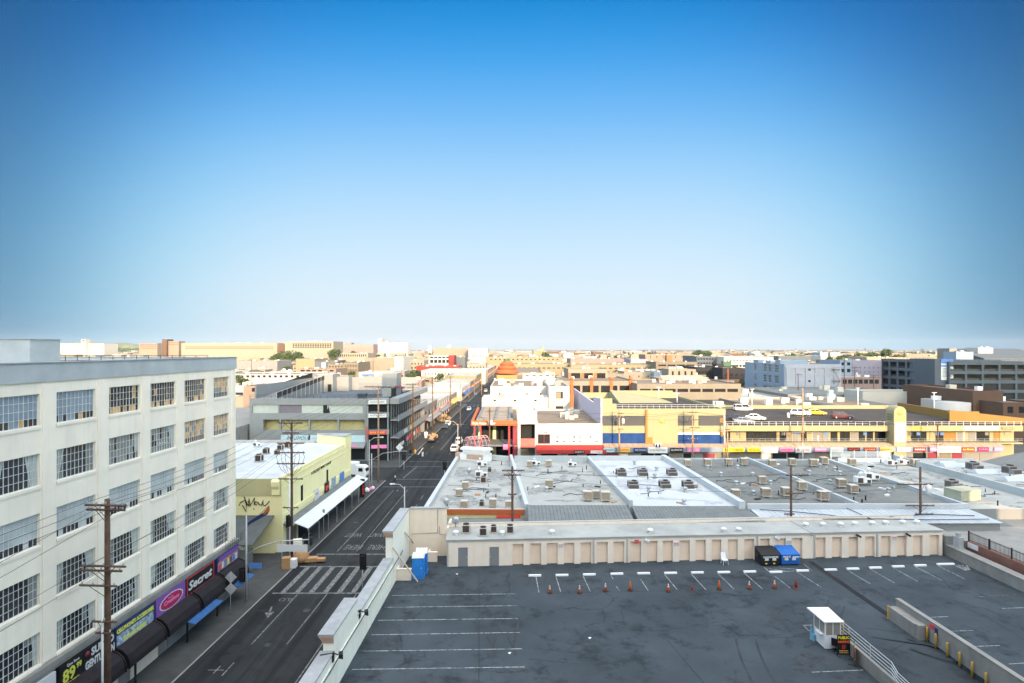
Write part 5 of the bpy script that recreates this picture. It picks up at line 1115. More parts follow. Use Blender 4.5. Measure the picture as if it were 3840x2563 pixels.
while k*1.63<LP: b.box(k*1.63,.17,zd,k*1.63+.07,.23,zd+.9); k+=1
b.build('rail_post',m_['unit_white'],t)
b=MB(fr); b.box(0,-.02,zd+.02,LP,.0,zd+.42)
# upper gallery shopfronts
r_=random.Random(21); px=2726; shopm=['gold_wall','white_wall','wall_cream','gold_wall','amber_wall','shop_glass','shop_glass','gold_wall']
while px<3790:
    wd=r_.uniform(22,52); 
    b=MB(fr); b.box(f(px),2.25,4.86,f(min(px+wd-1.5,3830)),2.39,zat(1618,YP)); mt=r_.choice(shopm); o=b.build('shopfront',m_[mt],t)
    if r_.random()<.7: b=MB(fr); x=f(px)+r_.uniform(.2,.7); b.box(x,2.18,4.87,x+r_.uniform(.7,1.6),2.24,7.0); b.build('door',m_[r_.choice(['shop_glass','dark_glass','panel_grey','shop_glass'])],o)
    if r_.random()<.4: b=MB(fr); x=f(px)+r_.uniform(.9,1.4); b.box(x,2.15,6.2,x+.8,2.2449,6.9); b.build('shop_sign',m_[r_.choice(['terracotta','panel_grey','sign_blue'])],o)
    px+=wd
b=MB(fr)
for z in (5.7,5.3): b.tube([(0,.1,z),(LP,.1,z)],.03,5)
for k in range(45): b.box(k*1.5,.08,4.85,k*1.5+.04,.12,5.7)
b.build('gallery_rail',m_['lamp_grey'],t)
for px0,px1,y0,y1,mt,s,sm in ((3417,3464,1599,1613,'sign_gold','CAMPO REAL','sign_red'),(3612,3744,1600,1614,'sign_white','TATOO SHOP ALTERATION','sign_red'),(3755,3798,1602,1611,'orange_paint','WORLD','sign_white')):
    b=MB(fr); b.box(f(px0),-.1,zat(y1,YP),f(px1),-.003,zat(y0,YP)); o=b.build('fascia_sign',m_[mt],t); lettering(s,.45,m_[sm],o,face(fr,(f(px0)+f(px1))/2,-.105,zat((y0+y1)/2,YP)),width=(f(px1)-f(px0))*.86)
b=MB(); b.prism([(xa-26.2,YY-1.9),(xb-3,YP-1.9),(xb-3,YP-.01),(xa-.05,YP-.01),(xa-.05,YY-.02),(xa-26.2,YY-.02)],3.05,3.15)
# shop strip along the whole street front: canopy, sign panels, shutters
def YS(px): return 125.6+.0008*(px-2260)
t=thing('shop_strip','long row of small shops with tiled canopy and coloured sign panels','building',(50,126,0))
b=MB(); a0,a1=X_(2261,127.5),X_(3765,126.9)
b.slab((a0,125.55,4.25),(a1,126.75,4.25),(a1,128.25,4.83),(a0,127.55,4.83),.08)
k=0
while a0+k*1.3<a1: x=a0+k*1.3; y=125.55+1.2*(x-a0)/(a1-a0); b.tube([(x,y,4.27),(x,127.5+.7*(x-a0)/(a1-a0),4.85)],.05,4); k+=1
b.build('tiled_canopy',mat('tile_tan',(.42,.27,.18),.85,.2,1.5),t)
b=MB(); b.prism([(a0,125.58),(a1,126.78),(a1,126.9),(a0,125.7)],3.15,4.2); b.build('sign_band',mat('steel_blue',(.20,.25,.31),.6,.1,1),t)
b=MB(); b.prism([(a0,126.6),(a1,127.8),(a1,128.2),(a0,127.5)],0,3.2); b.build('wall',m_['pale_concrete'],t)
sg=[(2264,2304,'sign_aqua',"FOXX'S",'sign_navy'),(2316,2363,'sign_gold','LUPITA','sign_red'),(2376,2424,'sign_navy','TOP CHOICE','sign_aqua'),(2430,2503,'sign_white','ATO FANTASY','unit_grey'),(2513,2562,'sign_black','BLANCO','sign_white'),(2576,2624,'sign_pink','J & C','sign_white'),(2713,2791,'sign_yellow','LEASING INFORMATION','sign_black'),(2802,2852,'sign_yellow','SHOP FOR LEASE','sign_maroon'),(2853,2916,'sign_white','Carbonart','sign_blue'),(2925,2975,'sign_pink','DRESSES','sign_red'),(2983,3041,'sign_white','NAT FLOWERS','sign_red'),(3054,3098,'sign_pink','FASHION','sign_white'),(3114,3161,'sign_white','ZARETT','unit_grey'),(3178,3224,'sign_black','HOT SHOT','sign_red'),(3239,3285,'sign_maroon','LA CASA','sign_gold'),(3300,3347,'sign_gold','JOYERIA','sign_maroon'),(3364,3412,'sign_white','NICKY','sign_navy'),(3426,3472,'sign_maroon','NANA','sign_white'),(3485,3514,'sign_pink','MODA','sign_white'),(3519,3602,'sign_white','WHOLESALE','sign_red'),(3607,3654,'sign_red','La Fiesta','sign_yellow'),(3667,3707,'sign_magenta','LUNA','sign_pink'),(3727,3762,'sign_pink','TEXTIL','sign_white')]
for px0,px1,mt,s,sm in sg:
    Y=YS(px0)-.12; x0,x1=X_(px0,Y),X_(px1,Y); z0,z1=3.22,4.15
    if mt=='sign_white' and px1-px0>55: z0,z1=3.0,4.3
    b=MB(); b.box(x0,Y-.12,z0,x1,Y+.02,z1); o=b.build('sign_panel',m_[mt],t); lettering(s,.52,m_[sm],o,Matrix.Translation(((x0+x1)/2,Y-.13,(z0+z1)/2))@RX,width=(x1-x0)*.84,bold=.008)
r_=random.Random(2); px=2266
while px<3700:
    wd=r_.uniform(34,60); Y=126.6+.0008*(px-2260); b=MB(); b.box(X_(px,Y),Y-.06,.15,X_(min(px+wd-6,3720),Y),Y-.004,2.7); b.build('shutter',m_[r_.choice(['beige_wall','pale_concrete','shop_glass','panel_grey','wall_beige','shop_glass','sign_maroon'])],t); px+=wd
b=MB(); Y=125.4; b.box(X_(2457,Y),Y,4.3,X_(2479,Y),Y+.2,5.25); o=tag(b.build('billboard',m_['sign_white'],None,FR((X_(2468,Y),Y,4.3))),'small white rooftop board with two dark bottles above the white shop sign','sign')
for px in (2462,2473): b=MB(); b.lathe((X_(px,Y),Y-.05,4.35),[(.22,0),(.22,.5),(.1,.6),(.1,.8)],10); b.build('bottle_picture',m_['sign_navy'],o)
# tower sign of the parking structure
t=thing('tower_sign','tall arched yellow tower sign standing in front of parking structure','sign',(86.5,127,0))
x0,x1=X_(3348,127),X_(3394,127); zt=zat(1524,127); rr_=(x1-x0)/2
b=MB(); P=[(x0,0),(x1,0)]+[((x0+x1)/2+rr_*math.cos(a),zt-rr_+rr_*math.sin(a)) for a in [math.pi*i/12 for i in range(13)]]
n=len(P); b.add([(x,126.6,z) for x,z in P]+[(x,129.4,z) for x,z in P],[tuple(range(n)),tuple(range(2*n-1,n-1,-1))]+[((i+1)%n,i,n+i,n+(i+1)%n) for i in range(n)]); b.build('pylon',m_['gold_wall'],t)
b=MB(); b.box(x0+.15,126.5,5.3,x1-.15,126.59,9.6); o=b.build('white_panel',m_['sign_white'],t)
b=MB(Matrix.Translation(((x0+x1)/2,126.595,zt-1.45))@RX); b.lathe((0,0,0),[(.55,0),(.55,.03)],18); b.build('sun_emblem',m_['sign_gold'],t)
for s,z,mt in (('MAPLE',10.9,'sign_gold'),('WHOLESALE',10.45,'sign_gold'),('CENTER',10.0,'sign_gold')): lettering(s,.42,m_[mt],t,Matrix.Translation(((x0+x1)/2,126.58,z))@RX,width=2.1)
for s,z in (('MAPLE',11.2),('WHOLESALE',10.7),('CENTER',10.2)): lettering(s,.38,m_['sign_black'],t,FR((x0-.01,128,z),-math.pi/2)@RX,width=1.9)
for s,z in (('12TH',9.1),('TOYS',8.4),('SHOES',7.7),('JEANS',7.0)): lettering(s,.5,m_['sign_red'],o,Matrix.Translation(((x0+x1)/2,126.49,z))@RX,width=1.5)
# exit ramp on the right end of the deck
t=thing('exit_ramp','amber walled ramp rising at the right end of the yellow parking deck','ramp',(108,145,zd))
b=MB(); b.prism([(108.2,141),(108.6,141),(111,163),(110.6,163)],zd,10.7); b.prism([(108.61,141),(116,141),(116,141.4),(108.65,141.4)],zd,10.5)
b.add([(104.0,135,zd),(121,132.5,zd),(121,132.5,9.7),(104.0,135,11.5)],[(0,1,2,3)]); b.add([(104.0,135.4,zd),(121,132.9,zd),(121,132.9,9.7),(104.0,135.4,11.5)],[(3,2,1,0)]); b.add([(104,135,11.5),(121,132.5,9.7),(121,132.9,9.7),(104,135.4,11.5)],[(0,1,2,3)]); b.add([(104,135.4,zd),(104,135,zd),(104,135,11.5),(104,135.4,11.5)],[(0,3,2,1)])
b.build('ramp_wall',m_['amber_wall'],t)
b=MB(); b.slab((104.2,135.3,11.0),(121,133,9.2),(121,140.9,9.2),(108.6,140.9,10.2),.3); b.build('ramp_deck',m_['roof_asphalt'],t)
# ================================================================ buildings further down, placed from their measured corners
FOOT=[]
def roofbits(t,fr,L_,zt,n,seed,dep,label,mats=('cooler_beige','unit_white','unit_grey')):
    r=random.Random(seed)
    for k in range(n):
        x=r.uniform(.06,.9)*L_; y=r.uniform(.1,.85)*dep; s=r.uniform(.9,2.2)*(1 if dep<45 else 1.6); b=MB(fr); b.box(x,y,zt-.46,x+s,y+s*.8,zt-.46+r.uniform(.7,1.6)); b.build('roof_unit',m_[mats[k%len(mats)]],t)
def blk(px0,px1,py,Y,dep,wm,label,name='building',cat='building',rows=(),ncol=0,wh=None,wmat='dark_opening',rm='tan_roof',z0=0,par=.5,group=None,winw=.62,margin=.04,skew=0.0):
    """rows: pixel pairs (top,bottom) of window rows on the front face at distance Y"""
    x0,x1=X_(px0,Y),X_(px1,Y); zt=zat(py,Y); FOOT.append((x0,Y,x1,Y+dep,zt)); L_=x1-x0
    fr=FR((x0,Y,0),skew); t=thing(name,label,cat,(x0,Y,0),skew,group)
    ops=[]
    for a,c in rows:
        za,zc=zat(c,Y),zat(a,Y)
        for i in range(ncol):
            w=L_*(1-2*margin)/ncol; xx=L_*margin+w*(i+.5-winw/2); ops.append((xx,za,xx+w*winw,zc))
    shell(t,fr,L_,dep,zt,m_['wall_'+wm],m_[rm],ops,par,.35,z0)
    if Y<1000 and L_>8:
        roofbits(t,fr,L_,zt,min(9,2+int(L_/12)),int(px0),dep,'')
    if ops:
        me=None
        for o in ops:
            key=('pl',round(o[2]-o[0],3),round(o[3]-o[1],3),wmat)
            if key not in WIN: b=MB(); b.box(0,0,0,o[2]-o[0],.05,o[3]-o[1]); WIN[key]=b.mesh('window',m_[wmat])
            place('window',WIN[key],t,fr@Matrix.Translation((o[0],.22,o[1])))
    return t,fr,L_,zt
# white cubes behind the crossroads shop
T=blk(1807,2056,1493,165,11,'white','lower white block in front of the tall white cube building',rows=((1500,1506),),ncol=3,winw=.12,rm='bright_roof')
T=blk(1839,2062,1449,178,40,'white','tall sunlit white cube building with few tiny windows',rows=((1475,1488),),ncol=4,winw=.10,rm='tan_roof'); roofbits(*T,9,4,40,'')
T=blk(2058,2136,1449,170,46,'white','white block with one large square window beside the white cube',rm='tan_roof'); t,fr,L_,zt=T
f=lambda px:X_(px,170)-X_(2058,170)
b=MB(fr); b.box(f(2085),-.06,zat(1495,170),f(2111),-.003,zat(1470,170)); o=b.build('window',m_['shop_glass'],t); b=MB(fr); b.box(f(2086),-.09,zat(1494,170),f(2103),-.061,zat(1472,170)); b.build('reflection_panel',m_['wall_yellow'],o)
b=MB(fr); b.box(f(2084),-.06,zat(1536,170),f(2112),-.003,zat(1524,170)); b.build('garage_opening',m_['shop_glass'],t); roofbits(*T,7,8,46,'')
# parking hall with orange piers
t,fr,L_,zt=blk(2110,2389,1430,215,40,'cream','cream parking hall with tall orange piers',rows=((1447,1478),),ncol=4,winw=.88,margin=0)
for px in (2144,2218,2292,2365): x=X_(px,215)-X_(2110,215); b=MB(fr); b.box(x-.55,-.5,2,x+.55,-.003,zat(1420,215)-.6); b.lathe((x,-.25,zat(1422,215)-.4),[(.55,0),(.75,.5),(.6,1.0),(.2,1.2)],10); b.build('orange_pier',m_['orange_paint'],t)
t,fr,L_,zt=blk(2131,2278,1384,246,20,'cream','open cream canopy on orange posts above the parking hall',rows=((1400,1422),),ncol=3,winw=.8,margin=.02)
for k in range(3): b=MB(fr); x=.6+L_*.33*k; b.box(x-.6,-.2,10,x+.6,-.003,zat(1400,246)); b.build('orange_pier',m_['orange_paint'],t)
t,fr,L_,zt=blk(2389,2779,1440,205,34,'beige','long beige building with a strip of dark openings',rows=((1459,1471),),ncol=8,winw=.86,margin=.02); roofbits(t,fr,L_,zt,8,3,34,'')
blk(2470,2655,1419,232,14,'peach','low house with reddish tiled eave behind the beige building',rm='tan_roof',rows=((1430,1438),),ncol=5)
b=MB(); Y=231; b.slab((X_(2480,Y),Y-1.5,zat(1424,Y)),(X_(2658,Y),Y-1.5,zat(1424,Y)),(X_(2645,Y),Y+6,zat(1411,Y)),(X_(2490,Y),Y+6,zat(1411,Y)),.3); tag(b.build('tiled_eave',m_['terracotta'],None,FR((X_(2560,Y),Y,12))),'reddish tiled roof edge over the low house','roof')
blk(2507,2610,1385,262,12,'cream','cream block with chimney like posts on its roof',rows=((1393,1408),),ncol=4,winw=.3)
for k in range(4): b=MB(); Y=263; x=X_(2509+10*k,Y); b.box(x,Y,zat(1392,Y),x+.7,Y+.7,zat(1377,Y)); tag(b.build('chimney',m_['white_wall'],None,FR((x,Y,zat(1392,Y)))),'%s pale chimney post from the left on the cream block'%ORD[k],'chimney','chimney posts on the cream block')
# orange pagoda
t=thing('pagoda_building','orange tiered pagoda shaped building by the far street','building',(X_(1901,330),335,0))
Yp=330; cx_=X_(1901,Yp); 
b=MB(FR((cx_,Yp+8,0))); b.box(-6,-6,0,6,6,zat(1408,Yp)); b.build('wall',mat('pagoda_wall',(.34,.19,.07),.8,.06,1),t)
mat('tile_orange',(.36,.085,.03),.75,.1,1)
for k,(w0,w1,p0,p1) in enumerate(((6.9,5.5,1402,1388),(5.6,4.2,1384,1373),(4.3,2.7,1369,1360))):
    z0,z1=zat(p0,Yp),zat(p1,Yp); z2=zat((1384,1369,1357)[k],Yp)
    b=MB(FR((cx_,Yp+8,0))); b.lathe((0,0,0),[(w0-.5,z0-.3),(w0,z0),(w0*.97,z0+(z1-z0)*.35),(w1+.3,z1-.1),(w1-.2,z1)],16); b.build('tiled_tier',m_['tile_orange'],t)
    b=MB(FR((cx_,Yp+8,0))); b.lathe((0,0,0),[(w1-.3,z1+.01),(w1-.5,z2)],16); b.build('tier_wall',m_['orange_paint'],t)
b=MB(FR((cx_,Yp+8,0))); b.lathe((0,0,zat(1357,Yp)),[(2.4,0),(1.5,.6),(.5,1.3),(.05,1.7)],12); b.build('cap',m_['wall_green'],t)
for k in range(6): b=MB(FR((cx_,Yp+8,0))); b.box(-5.2+1.8*k,-6.05,.3,-4.2+1.8*k,-6.003,3); b.build('doorway',m_['shop_glass'],t)
b=MB(FR((cx_,Yp+8,0))); b.box(-5,-6.06,6.5,1.5,-6.003,8); b.build('sign_board',m_['wall_green'],t)
# blue-grey factory and neighbours, right
xn=X_(2940,250)
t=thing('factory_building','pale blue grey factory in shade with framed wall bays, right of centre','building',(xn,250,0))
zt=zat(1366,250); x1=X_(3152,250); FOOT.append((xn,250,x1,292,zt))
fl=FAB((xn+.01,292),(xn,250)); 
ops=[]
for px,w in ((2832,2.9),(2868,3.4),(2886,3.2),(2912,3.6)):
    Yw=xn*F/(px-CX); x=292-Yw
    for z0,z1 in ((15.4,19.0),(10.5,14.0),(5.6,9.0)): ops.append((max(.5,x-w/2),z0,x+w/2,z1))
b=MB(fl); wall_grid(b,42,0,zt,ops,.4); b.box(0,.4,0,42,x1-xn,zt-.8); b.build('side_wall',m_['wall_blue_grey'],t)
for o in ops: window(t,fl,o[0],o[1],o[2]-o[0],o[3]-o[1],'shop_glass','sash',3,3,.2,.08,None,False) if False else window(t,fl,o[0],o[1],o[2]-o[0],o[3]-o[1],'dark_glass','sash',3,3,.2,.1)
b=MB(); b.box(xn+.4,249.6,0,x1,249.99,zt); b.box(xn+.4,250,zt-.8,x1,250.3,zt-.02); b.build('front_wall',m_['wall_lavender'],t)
b=MB(); 
for i in range(6): x=xn+.8+(x1-xn-4)*i/5; b.box(x,249.3,2,x+.9,249.598,zt-1.6)
for z in (4.4,9.4,14.4,zt-1.9): b.box(xn+.6,249.35,z,x1-3,249.597,z+.8)
b.build('wall_frame',m_['wall_lavender'],t)
b=MB(); 
for x,z in ((xn+10.5,16.5),(xn+10.5,11.5),(xn+15.5,6)): b.box(x,249.5,z,x+1,249.597,z+.9)
b.build('vent',m_['wall_dark'],t)
b=MB()
for z in (7,12,17): b.box(x1-4.2,248.4,z,x1-.6,249.59,z+.12); b.box(x1-4.2,248.4,z+.9,x1-.6,248.46,z+.96); 
for i,z in enumerate((2,7,12)): b.tube([(x1-4 if i%2 else x1-1,248.6,z+.1),(x1-1 if i%2 else x1-4,248.6,z+5)],.07,4)
b.build('fire_escape',m_['black_metal'],t)
for a,c,py,d in ((2842,2862,1350,30),(2888,2904,1355,24),(2926,2948,1352,8),(2948,3030,1352,26)):
    b=MB(); Y=250+d; b.box(X_(a,Y),Y,zt-.78,X_(c,Y),Y+5,zat(py,Y)); b.build('roof_block',m_['wall_blue_grey'],t)
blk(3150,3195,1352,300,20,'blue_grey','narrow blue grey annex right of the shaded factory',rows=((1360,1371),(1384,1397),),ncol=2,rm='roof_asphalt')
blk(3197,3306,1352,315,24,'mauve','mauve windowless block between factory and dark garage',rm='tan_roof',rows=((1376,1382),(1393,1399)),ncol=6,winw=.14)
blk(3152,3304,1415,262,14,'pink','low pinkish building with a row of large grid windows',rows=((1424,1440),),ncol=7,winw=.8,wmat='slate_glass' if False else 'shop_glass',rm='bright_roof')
# big dark garage: angled wing and front wing
def garage(label,a,c,Ya,Yc,bays,ztp,zb):
    p0=Vector((X_(a,Ya),Ya)); p1=Vector((X_(c,Yc),Yc)); L_=(p1-p0).length; fr=FAB(p0,p1); t=thing('parking_garage',label,'parking garage',(p0.x,p0.y,0))
    ops=[]; n=bays; w=L_/n
    for k in range(4):
        z1=ztp-1.6-4.6*k; z0=z1-3.1
        for i in range(n): ops.append((i*w+.5,max(.2,z0),(i+1)*w-.5,z1))
    b=MB(fr); wall_grid(b,L_,0,ztp,ops,.5); b.box(0,8,0,L_,40,ztp-.3)
    for k in range(4): b.box(0,.5,ztp-1.6-4.6*k,L_,8,ztp-1.2-4.6*k)
    b.box(0,.5,0,.5,8,ztp); b.box(L_-.5,.5,0,L_,8,ztp); b.build('wall',m_['wall_slate'],t)
    for k,o in enumerate(ops):
        b=MB(fr); b.box(o[0],.9,o[1],o[2],.96,o[1]+1.0); b.build('bay_rail',m_['dark_steel'],t)
        if k>=2*n:
            b=MB(fr); b.box(o[0],.6,o[1],o[2],.66,o[3]); b.build('bay_window',m_['shop_glass'],t)
    b=MB(fr)
    for i in range(int(L_/2.5)): b.box(i*2.5,.2,ztp,i*2.5+.08,.28,ztp+1.1)
    b.box(0,.2,ztp+1.02,L_,.28,ztp+1.1); b.build('roof_rail',m_['dark_steel'],t)
    return t,fr,L_
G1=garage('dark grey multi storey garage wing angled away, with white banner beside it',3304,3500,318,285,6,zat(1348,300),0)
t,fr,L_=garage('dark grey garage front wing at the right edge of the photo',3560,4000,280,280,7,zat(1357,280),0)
b=MB(); b.box(X_(3500,283),282,0,X_(3562,283),300,zat(1347,283)); b.build('link_tower',m_['wall_slate'],t)
b=MB(); Y=281.9; b.box(X_(3528,Y),Y-.2,zat(1426,Y),X_(3574,Y),Y-.02,zat(1358,Y)); o=tag(b.build('banner',m_['sign_white'],None,FR((X_(3550,Y),Y,10))),'large white hanging banner between the two dark garage wings','banner')
b=MB(); b.box(X_(3528,Y),Y-.24,zat(1376,Y),X_(3574,Y),Y-.201,zat(1370,Y)); b.box(X_(3528,Y),Y-.24,zat(1364,Y),X_(3574,Y),Y-.201,zat(1347,Y)); b.build('blue_band',m_['sign_blue'],o)
for k in range(7): b=MB(); b.box(X_(3533,Y),Y-.23,zat(1384+5*k,Y),X_(3569-3*(k%3),Y),Y-.201,zat(1382+5*k,Y)); b.build('text_line',m_['panel_grey'],o)
blk(3560,3588,1307,420,12,'pale_grey','sunlit square roof tower behind the dark garage, left one'); blk(3668,3724,1305,420,12,'white','sunlit square roof tower behind the dark garage, right one')
blk(3586,3650,1320,400,12,'blue_grey','shaded pitched block behind the dark garage')
b=MB(); Y=400; x0,x1=X_(3690,Y),X_(4000,Y); b.add([(x0,Y,zat(1345,Y)),(x1,Y,zat(1345,Y)),(x1,Y+40,zat(1308,Y)),(X_(3735,Y),Y+40,zat(1308,Y)),(x0,Y+80,0),(x1,Y+80,0),(x0,Y,0),(x1,Y,0)],[(0,1,2,3),(3,2,5,4),(6,7,1,0),(6,0,3,4)]); tag(b.build('hall_roof',m_['wall_slate'],None,FR((x0,Y,0))),'large dark sloping hall roof on the right skyline','building')
# brick and pale blocks right of the deck
t,fr,L_,zt=blk(3648,3762,1466,168,30,'brown','tall dark brick building at the right edge behind the yellow ramp',rm='roof_asphalt'); t.children[0].data.materials[0]=m_['brick_brown']
t,fr,L_,zt=blk(3762,3900,1510,160,26,'brown','lower dark brick building with grid windows at the right edge',rows=((1526,1550),),ncol=3,winw=.5,rm='pale_grey_roof'); t.children[0].data.materials[0]=m_['brick_brown']
blk(3560,3680,1507,172,12,'white','plain white block behind the yellow ramp',rm='bright_roof')
b=MB(); Y=171; b.lathe((X_(3570,Y),Y,0),[(4.5,0),(4.5,zat(1508,Y)),(.1,zat(1508,Y)+.05)],18); tag(b.build('tank',m_['white_wall'],None,FR((X_(3570,Y),Y,0))),'white rounded storage drum beside the plain white block','tank')
def roofblk(x0,x1,Y0,Y1,z,wm,rm,label,n=0,seed=0):
    FOOT.append((x0,Y0,x1,Y1,z)); t=thing('warehouse',label,'building',(x0,Y0,0)); shell(t,FR((x0,Y0,0)),x1-x0,Y1-Y0,z,m_[wm],m_[rm],(),.6,.3)
    r=random.Random(seed)
    for k in range(n):
        x=r.uniform(x0+2,x1-4); y=r.uniform(Y0+2,Y1-3); s=r.uniform(1.2,2.6); b=MB(); b.box(x,y,z-.56,x+s,y+s*.7,z-.5+r.uniform(.8,2)); b.build('roof_unit',m_[r.choice(['cooler_beige','unit_white','cooler_beige'])],t)
roofblk(48,74,168,202,8.6,'wall_beige','roof_asphalt','dark roofed warehouse behind the left half of the yellow deck',4,1)
roofblk(74.5,100,168,205,8.2,'wall_cream','tan_roof','sunlit tan roofed warehouse behind the middle of the yellow deck',9,2)
roofblk(100.5,119,172,206,8.8,'wall_white','tan_roof','tan roofed warehouse left of the plain white block',7,3)
roofblk(62,100,207,240,8.4,'wall_white','pale_grey_roof','pale warehouse with white parapet before the shaded factory',8,4)
roofblk(101,150,208,248,9.4,'wall_pale_grey','grey_roof','wide grey roofed warehouse before the dark garage',6,5)
roofblk(121,150,196,207,11.4,'wall_white','grey_roof','long pale shed with a rounded roof line before the garage',0,6)
# ================================================================ left middle distance
B_=blk
B_(843,1160,1404,330,30,'white','long white building with dark square windows left of the grey arcade',rows=((1408,1417),),ncol=14,winw=.55,rm='tan_roof')
B_(912,1110,1448,190,16,'peach','low peach building with small windows behind the arcade ramp',rows=((1456,1470),),ncol=3,winw=.2)
B_(1229,1290,1366,480,30,'tan','tan three storey brick building, front with fire stairs',rows=((1373,1382),(1386,1394),(1398,1406)),ncol=5,winw=.4,rm='roof_asphalt')
B_(1291,1343,1360,470,40,'tan','tan brick building wing in shade with narrow windows',rows=((1368,1378),(1385,1395)),ncol=8,winw=.4,rm='roof_asphalt')
B_(1367,1480,1342,520,60,'beige','large windowless greenish beige hall',rm='pale_grey_roof'); B_(1480,1512,1338,520,60,'white','bright white end block of the windowless hall')
B_(1345,1470,1396,430,20,'white','white shop row with teal awning strip',rows=((1404,1410),),ncol=1,winw=.9,wmat='teal' if False else 'dumpster_blue')
B_(1512,1590,1352,560,30,'cream','cream apartment block with two window rows beside the hall',rows=((1362,1368),(1376,1384)),ncol=6,winw=.4)
B_(1608,1690,1335,600,30,'white','white framed building with dark top strip and red end',rows=((1338,1344),(1350,1362)),ncol=5,winw=.8)
B_(1682,1702,1334,598,28,'red','red end block of the white framed building'); 
B_(1560,1720,1374,480,30,'red','long low red building before the white framed one')
B_(1580,1820,1390,420,40,'white','long white building with small square windows along the street',rows=((1400,1406),),ncol=18,winw=.4,rm='bright_roof')
B_(1756,1822,1364,560,40,'cream','cream street corner building with ornate top',rows=((1376,1382),(1390,1396)),ncol=5,winw=.4)
B_(1109,1180,1346,560,40,'yellow','bright lemon yellow hall in the middle distance',rm='pale_grey_roof')
B_(1180,1262,1356,520,20,'slate','dark blue shaded shopfront row beside the lemon hall')
B_(1205,1222,1360,515,3,'blue_grey','pale blue billboard above the dark shopfronts',name='billboard',cat='billboard')
B_(884,1040,1353,620,40,'pale_grey','long pale grey warehouse wall far left'); B_(1118,1260,1384,440,30,'peach','low orange tinted shops with flat roofs far left',rows=((1388,1394),),ncol=6,winw=.7)
B_(1700,1745,1340,640,30,'slate','dark blue glazed block by the far street')
B_(1160,1260,1330,900,40,'white','long white hall below the distant parking building'); B_(1260,1380,1325,880,40,'cream','cream hall with arched openings in the far distance',rows=((1330,1338),),ncol=14,winw=.5)
# skyline
B_(213,390,1290,1700,60,'white','long white hospital like block on the far left skyline',rows=((1293,1297),(1301,1305)),ncol=14,winw=.35); B_(304,320,1273,1690,20,'white','square white clock tower on the far left skyline',rows=((1276,1282),),ncol=1,winw=.5)
B_(522,590,1288,1300,40,'peach','brownish apartment block on the left skyline',rows=((1292,1295),(1299,1302),(1306,1309)),ncol=7,winw=.5)
B_(608,625,1273,1000,20,'brown','tall brick tower on the left skyline'); B_(625,670,1280,1005,20,'peach','peach apartment block beside the brick tower',rows=((1284,1287),(1291,1294)),ncol=6,winw=.5)
B_(680,1040,1287,900,50,'cream','very long cream building on the left skyline',rows=((1300,1303),(1306,1309)),ncol=36,winw=.5)
B_(1042,1066,1288,890,40,'brown','narrow brown block between long cream building and parking levels'); 
B_(1068,1090,1282,880,40,'cream','cream stair end of the distant parking building')
B_(1090,1250,1281,880,50,'cream','distant cream parking building with rows of dark openings',rows=((1289,1293),(1295,1299),(1301,1305)),ncol=16,winw=.72)
B_(1260,1400,1292,1200,40,'pink','long pale pink building on the skyline',rows=((1296,1298),(1301,1303)),ncol=3,winw=.9,wmat='panel_grey'); B_(1293,1318,1286,1210,20,'pink','small pink roof block on the long pink building')
for k,(a,c,y) in enumerate(((1418,1432,1270),(1432,1446,1285),(1446,1456,1281),(1456,1480,1287),(1480,1500,1286),(1500,1530,1287))): B_(a,c,y,1500,40,'white','stepped white towers on the skyline, %s slab from the left'%ORD[k],name='tower_block',group='stepped white towers')
B_(1606,1618,1298,1800,20,'white','small white twin block on the skyline left of centre'); B_(1626,1760,1305,1300,40,'beige','long beige ridge of buildings at the skyline centre'); B_(1680,1690,1294,1500,10,'white','small white tower over the beige ridge'); B_(1756,1830,1306,1250,40,'mauve','dull pink buildings on the centre skyline')
B_(2030,2042,1298,1700,12,'cream','small cream silo like tower on the skyline right of the street'); B_(1765,1830,1325,900,40,'white','white gridded office block at the centre',rows=((1330,1334),(1337,1341)),ncol=6,winw=.5)
# centre: yellow market halls
B_(1822,2110,1341,760,60,'yellow','long pale yellow market building in the far centre',rows=((1347,1351),),ncol=16,winw=.4); B_(1930,2150,1366,560,60,'yellow','long yellow parking building with dark slots in the far centre',rows=((1379,1383),),ncol=11,winw=.6)
B_(2140,2460,1368,540,60,'yellow','second long yellow parking building with dark slots, further right',rows=((1380,1384),),ncol=14,winw=.6); B_(2140,2360,1346,720,50,'pink','long pink roofed market hall in the far centre')
B_(2000,2042,1315,900,40,'yellow','tall plain yellow block in the far centre'); B_(1983,2008,1330,890,30,'blue_grey','blue walled block beside the plain yellow one'); B_(2365,2430,1348,660,40,'mauve','mauve glazed block right of the pink hall')
B_(2340,2452,1395,330,20,'cream','cream house with dark vents behind the parking hall',rows=((1409,1416),),ncol=3,winw=.12); B_(2452,2505,1396,325,20,'blue_grey','blue grey shaded house beside the cream one')
B_(2180,2340,1402,300,16,'beige','low beige shops partly behind the orange pier hall'); B_(1960,2070,1405,330,14,'white','low white shops right of the pagoda',rows=((1408,1412),),ncol=4,winw=.5)
B_(2460,2612,1358,520,40,'tan','tan parking building with two dark slots',rows=((1368,1374),(1384,1390)),ncol=4,winw=.85); B_(2420,2600,1330,760,40,'peach','long peach mall with an orange square panel',rows=((1334,1344),),ncol=7,winw=.1); B_(2500,2520,1333,755,4,'orange','orange square panel on the long peach mall',name='panel',cat='panel')
B_(2612,2680,1336,620,50,'slate','dark blue shaded office with strip windows',rows=((1344,1350),(1360,1366)),ncol=6,winw=.7)
B_(2612,2710,1377,420,40,'dark','dark low shed with a window strip right of centre',rows=((1392,1408),),ncol=7,winw=.8); B_(2710,2796,1381,400,40,'dark','darkest brown shed in front of the white offices',rows=((1402,1412),),ncol=4,winw=.6)
B_(2688,2715,1366,430,10,'dark','black square block on top of the dark sheds'); 
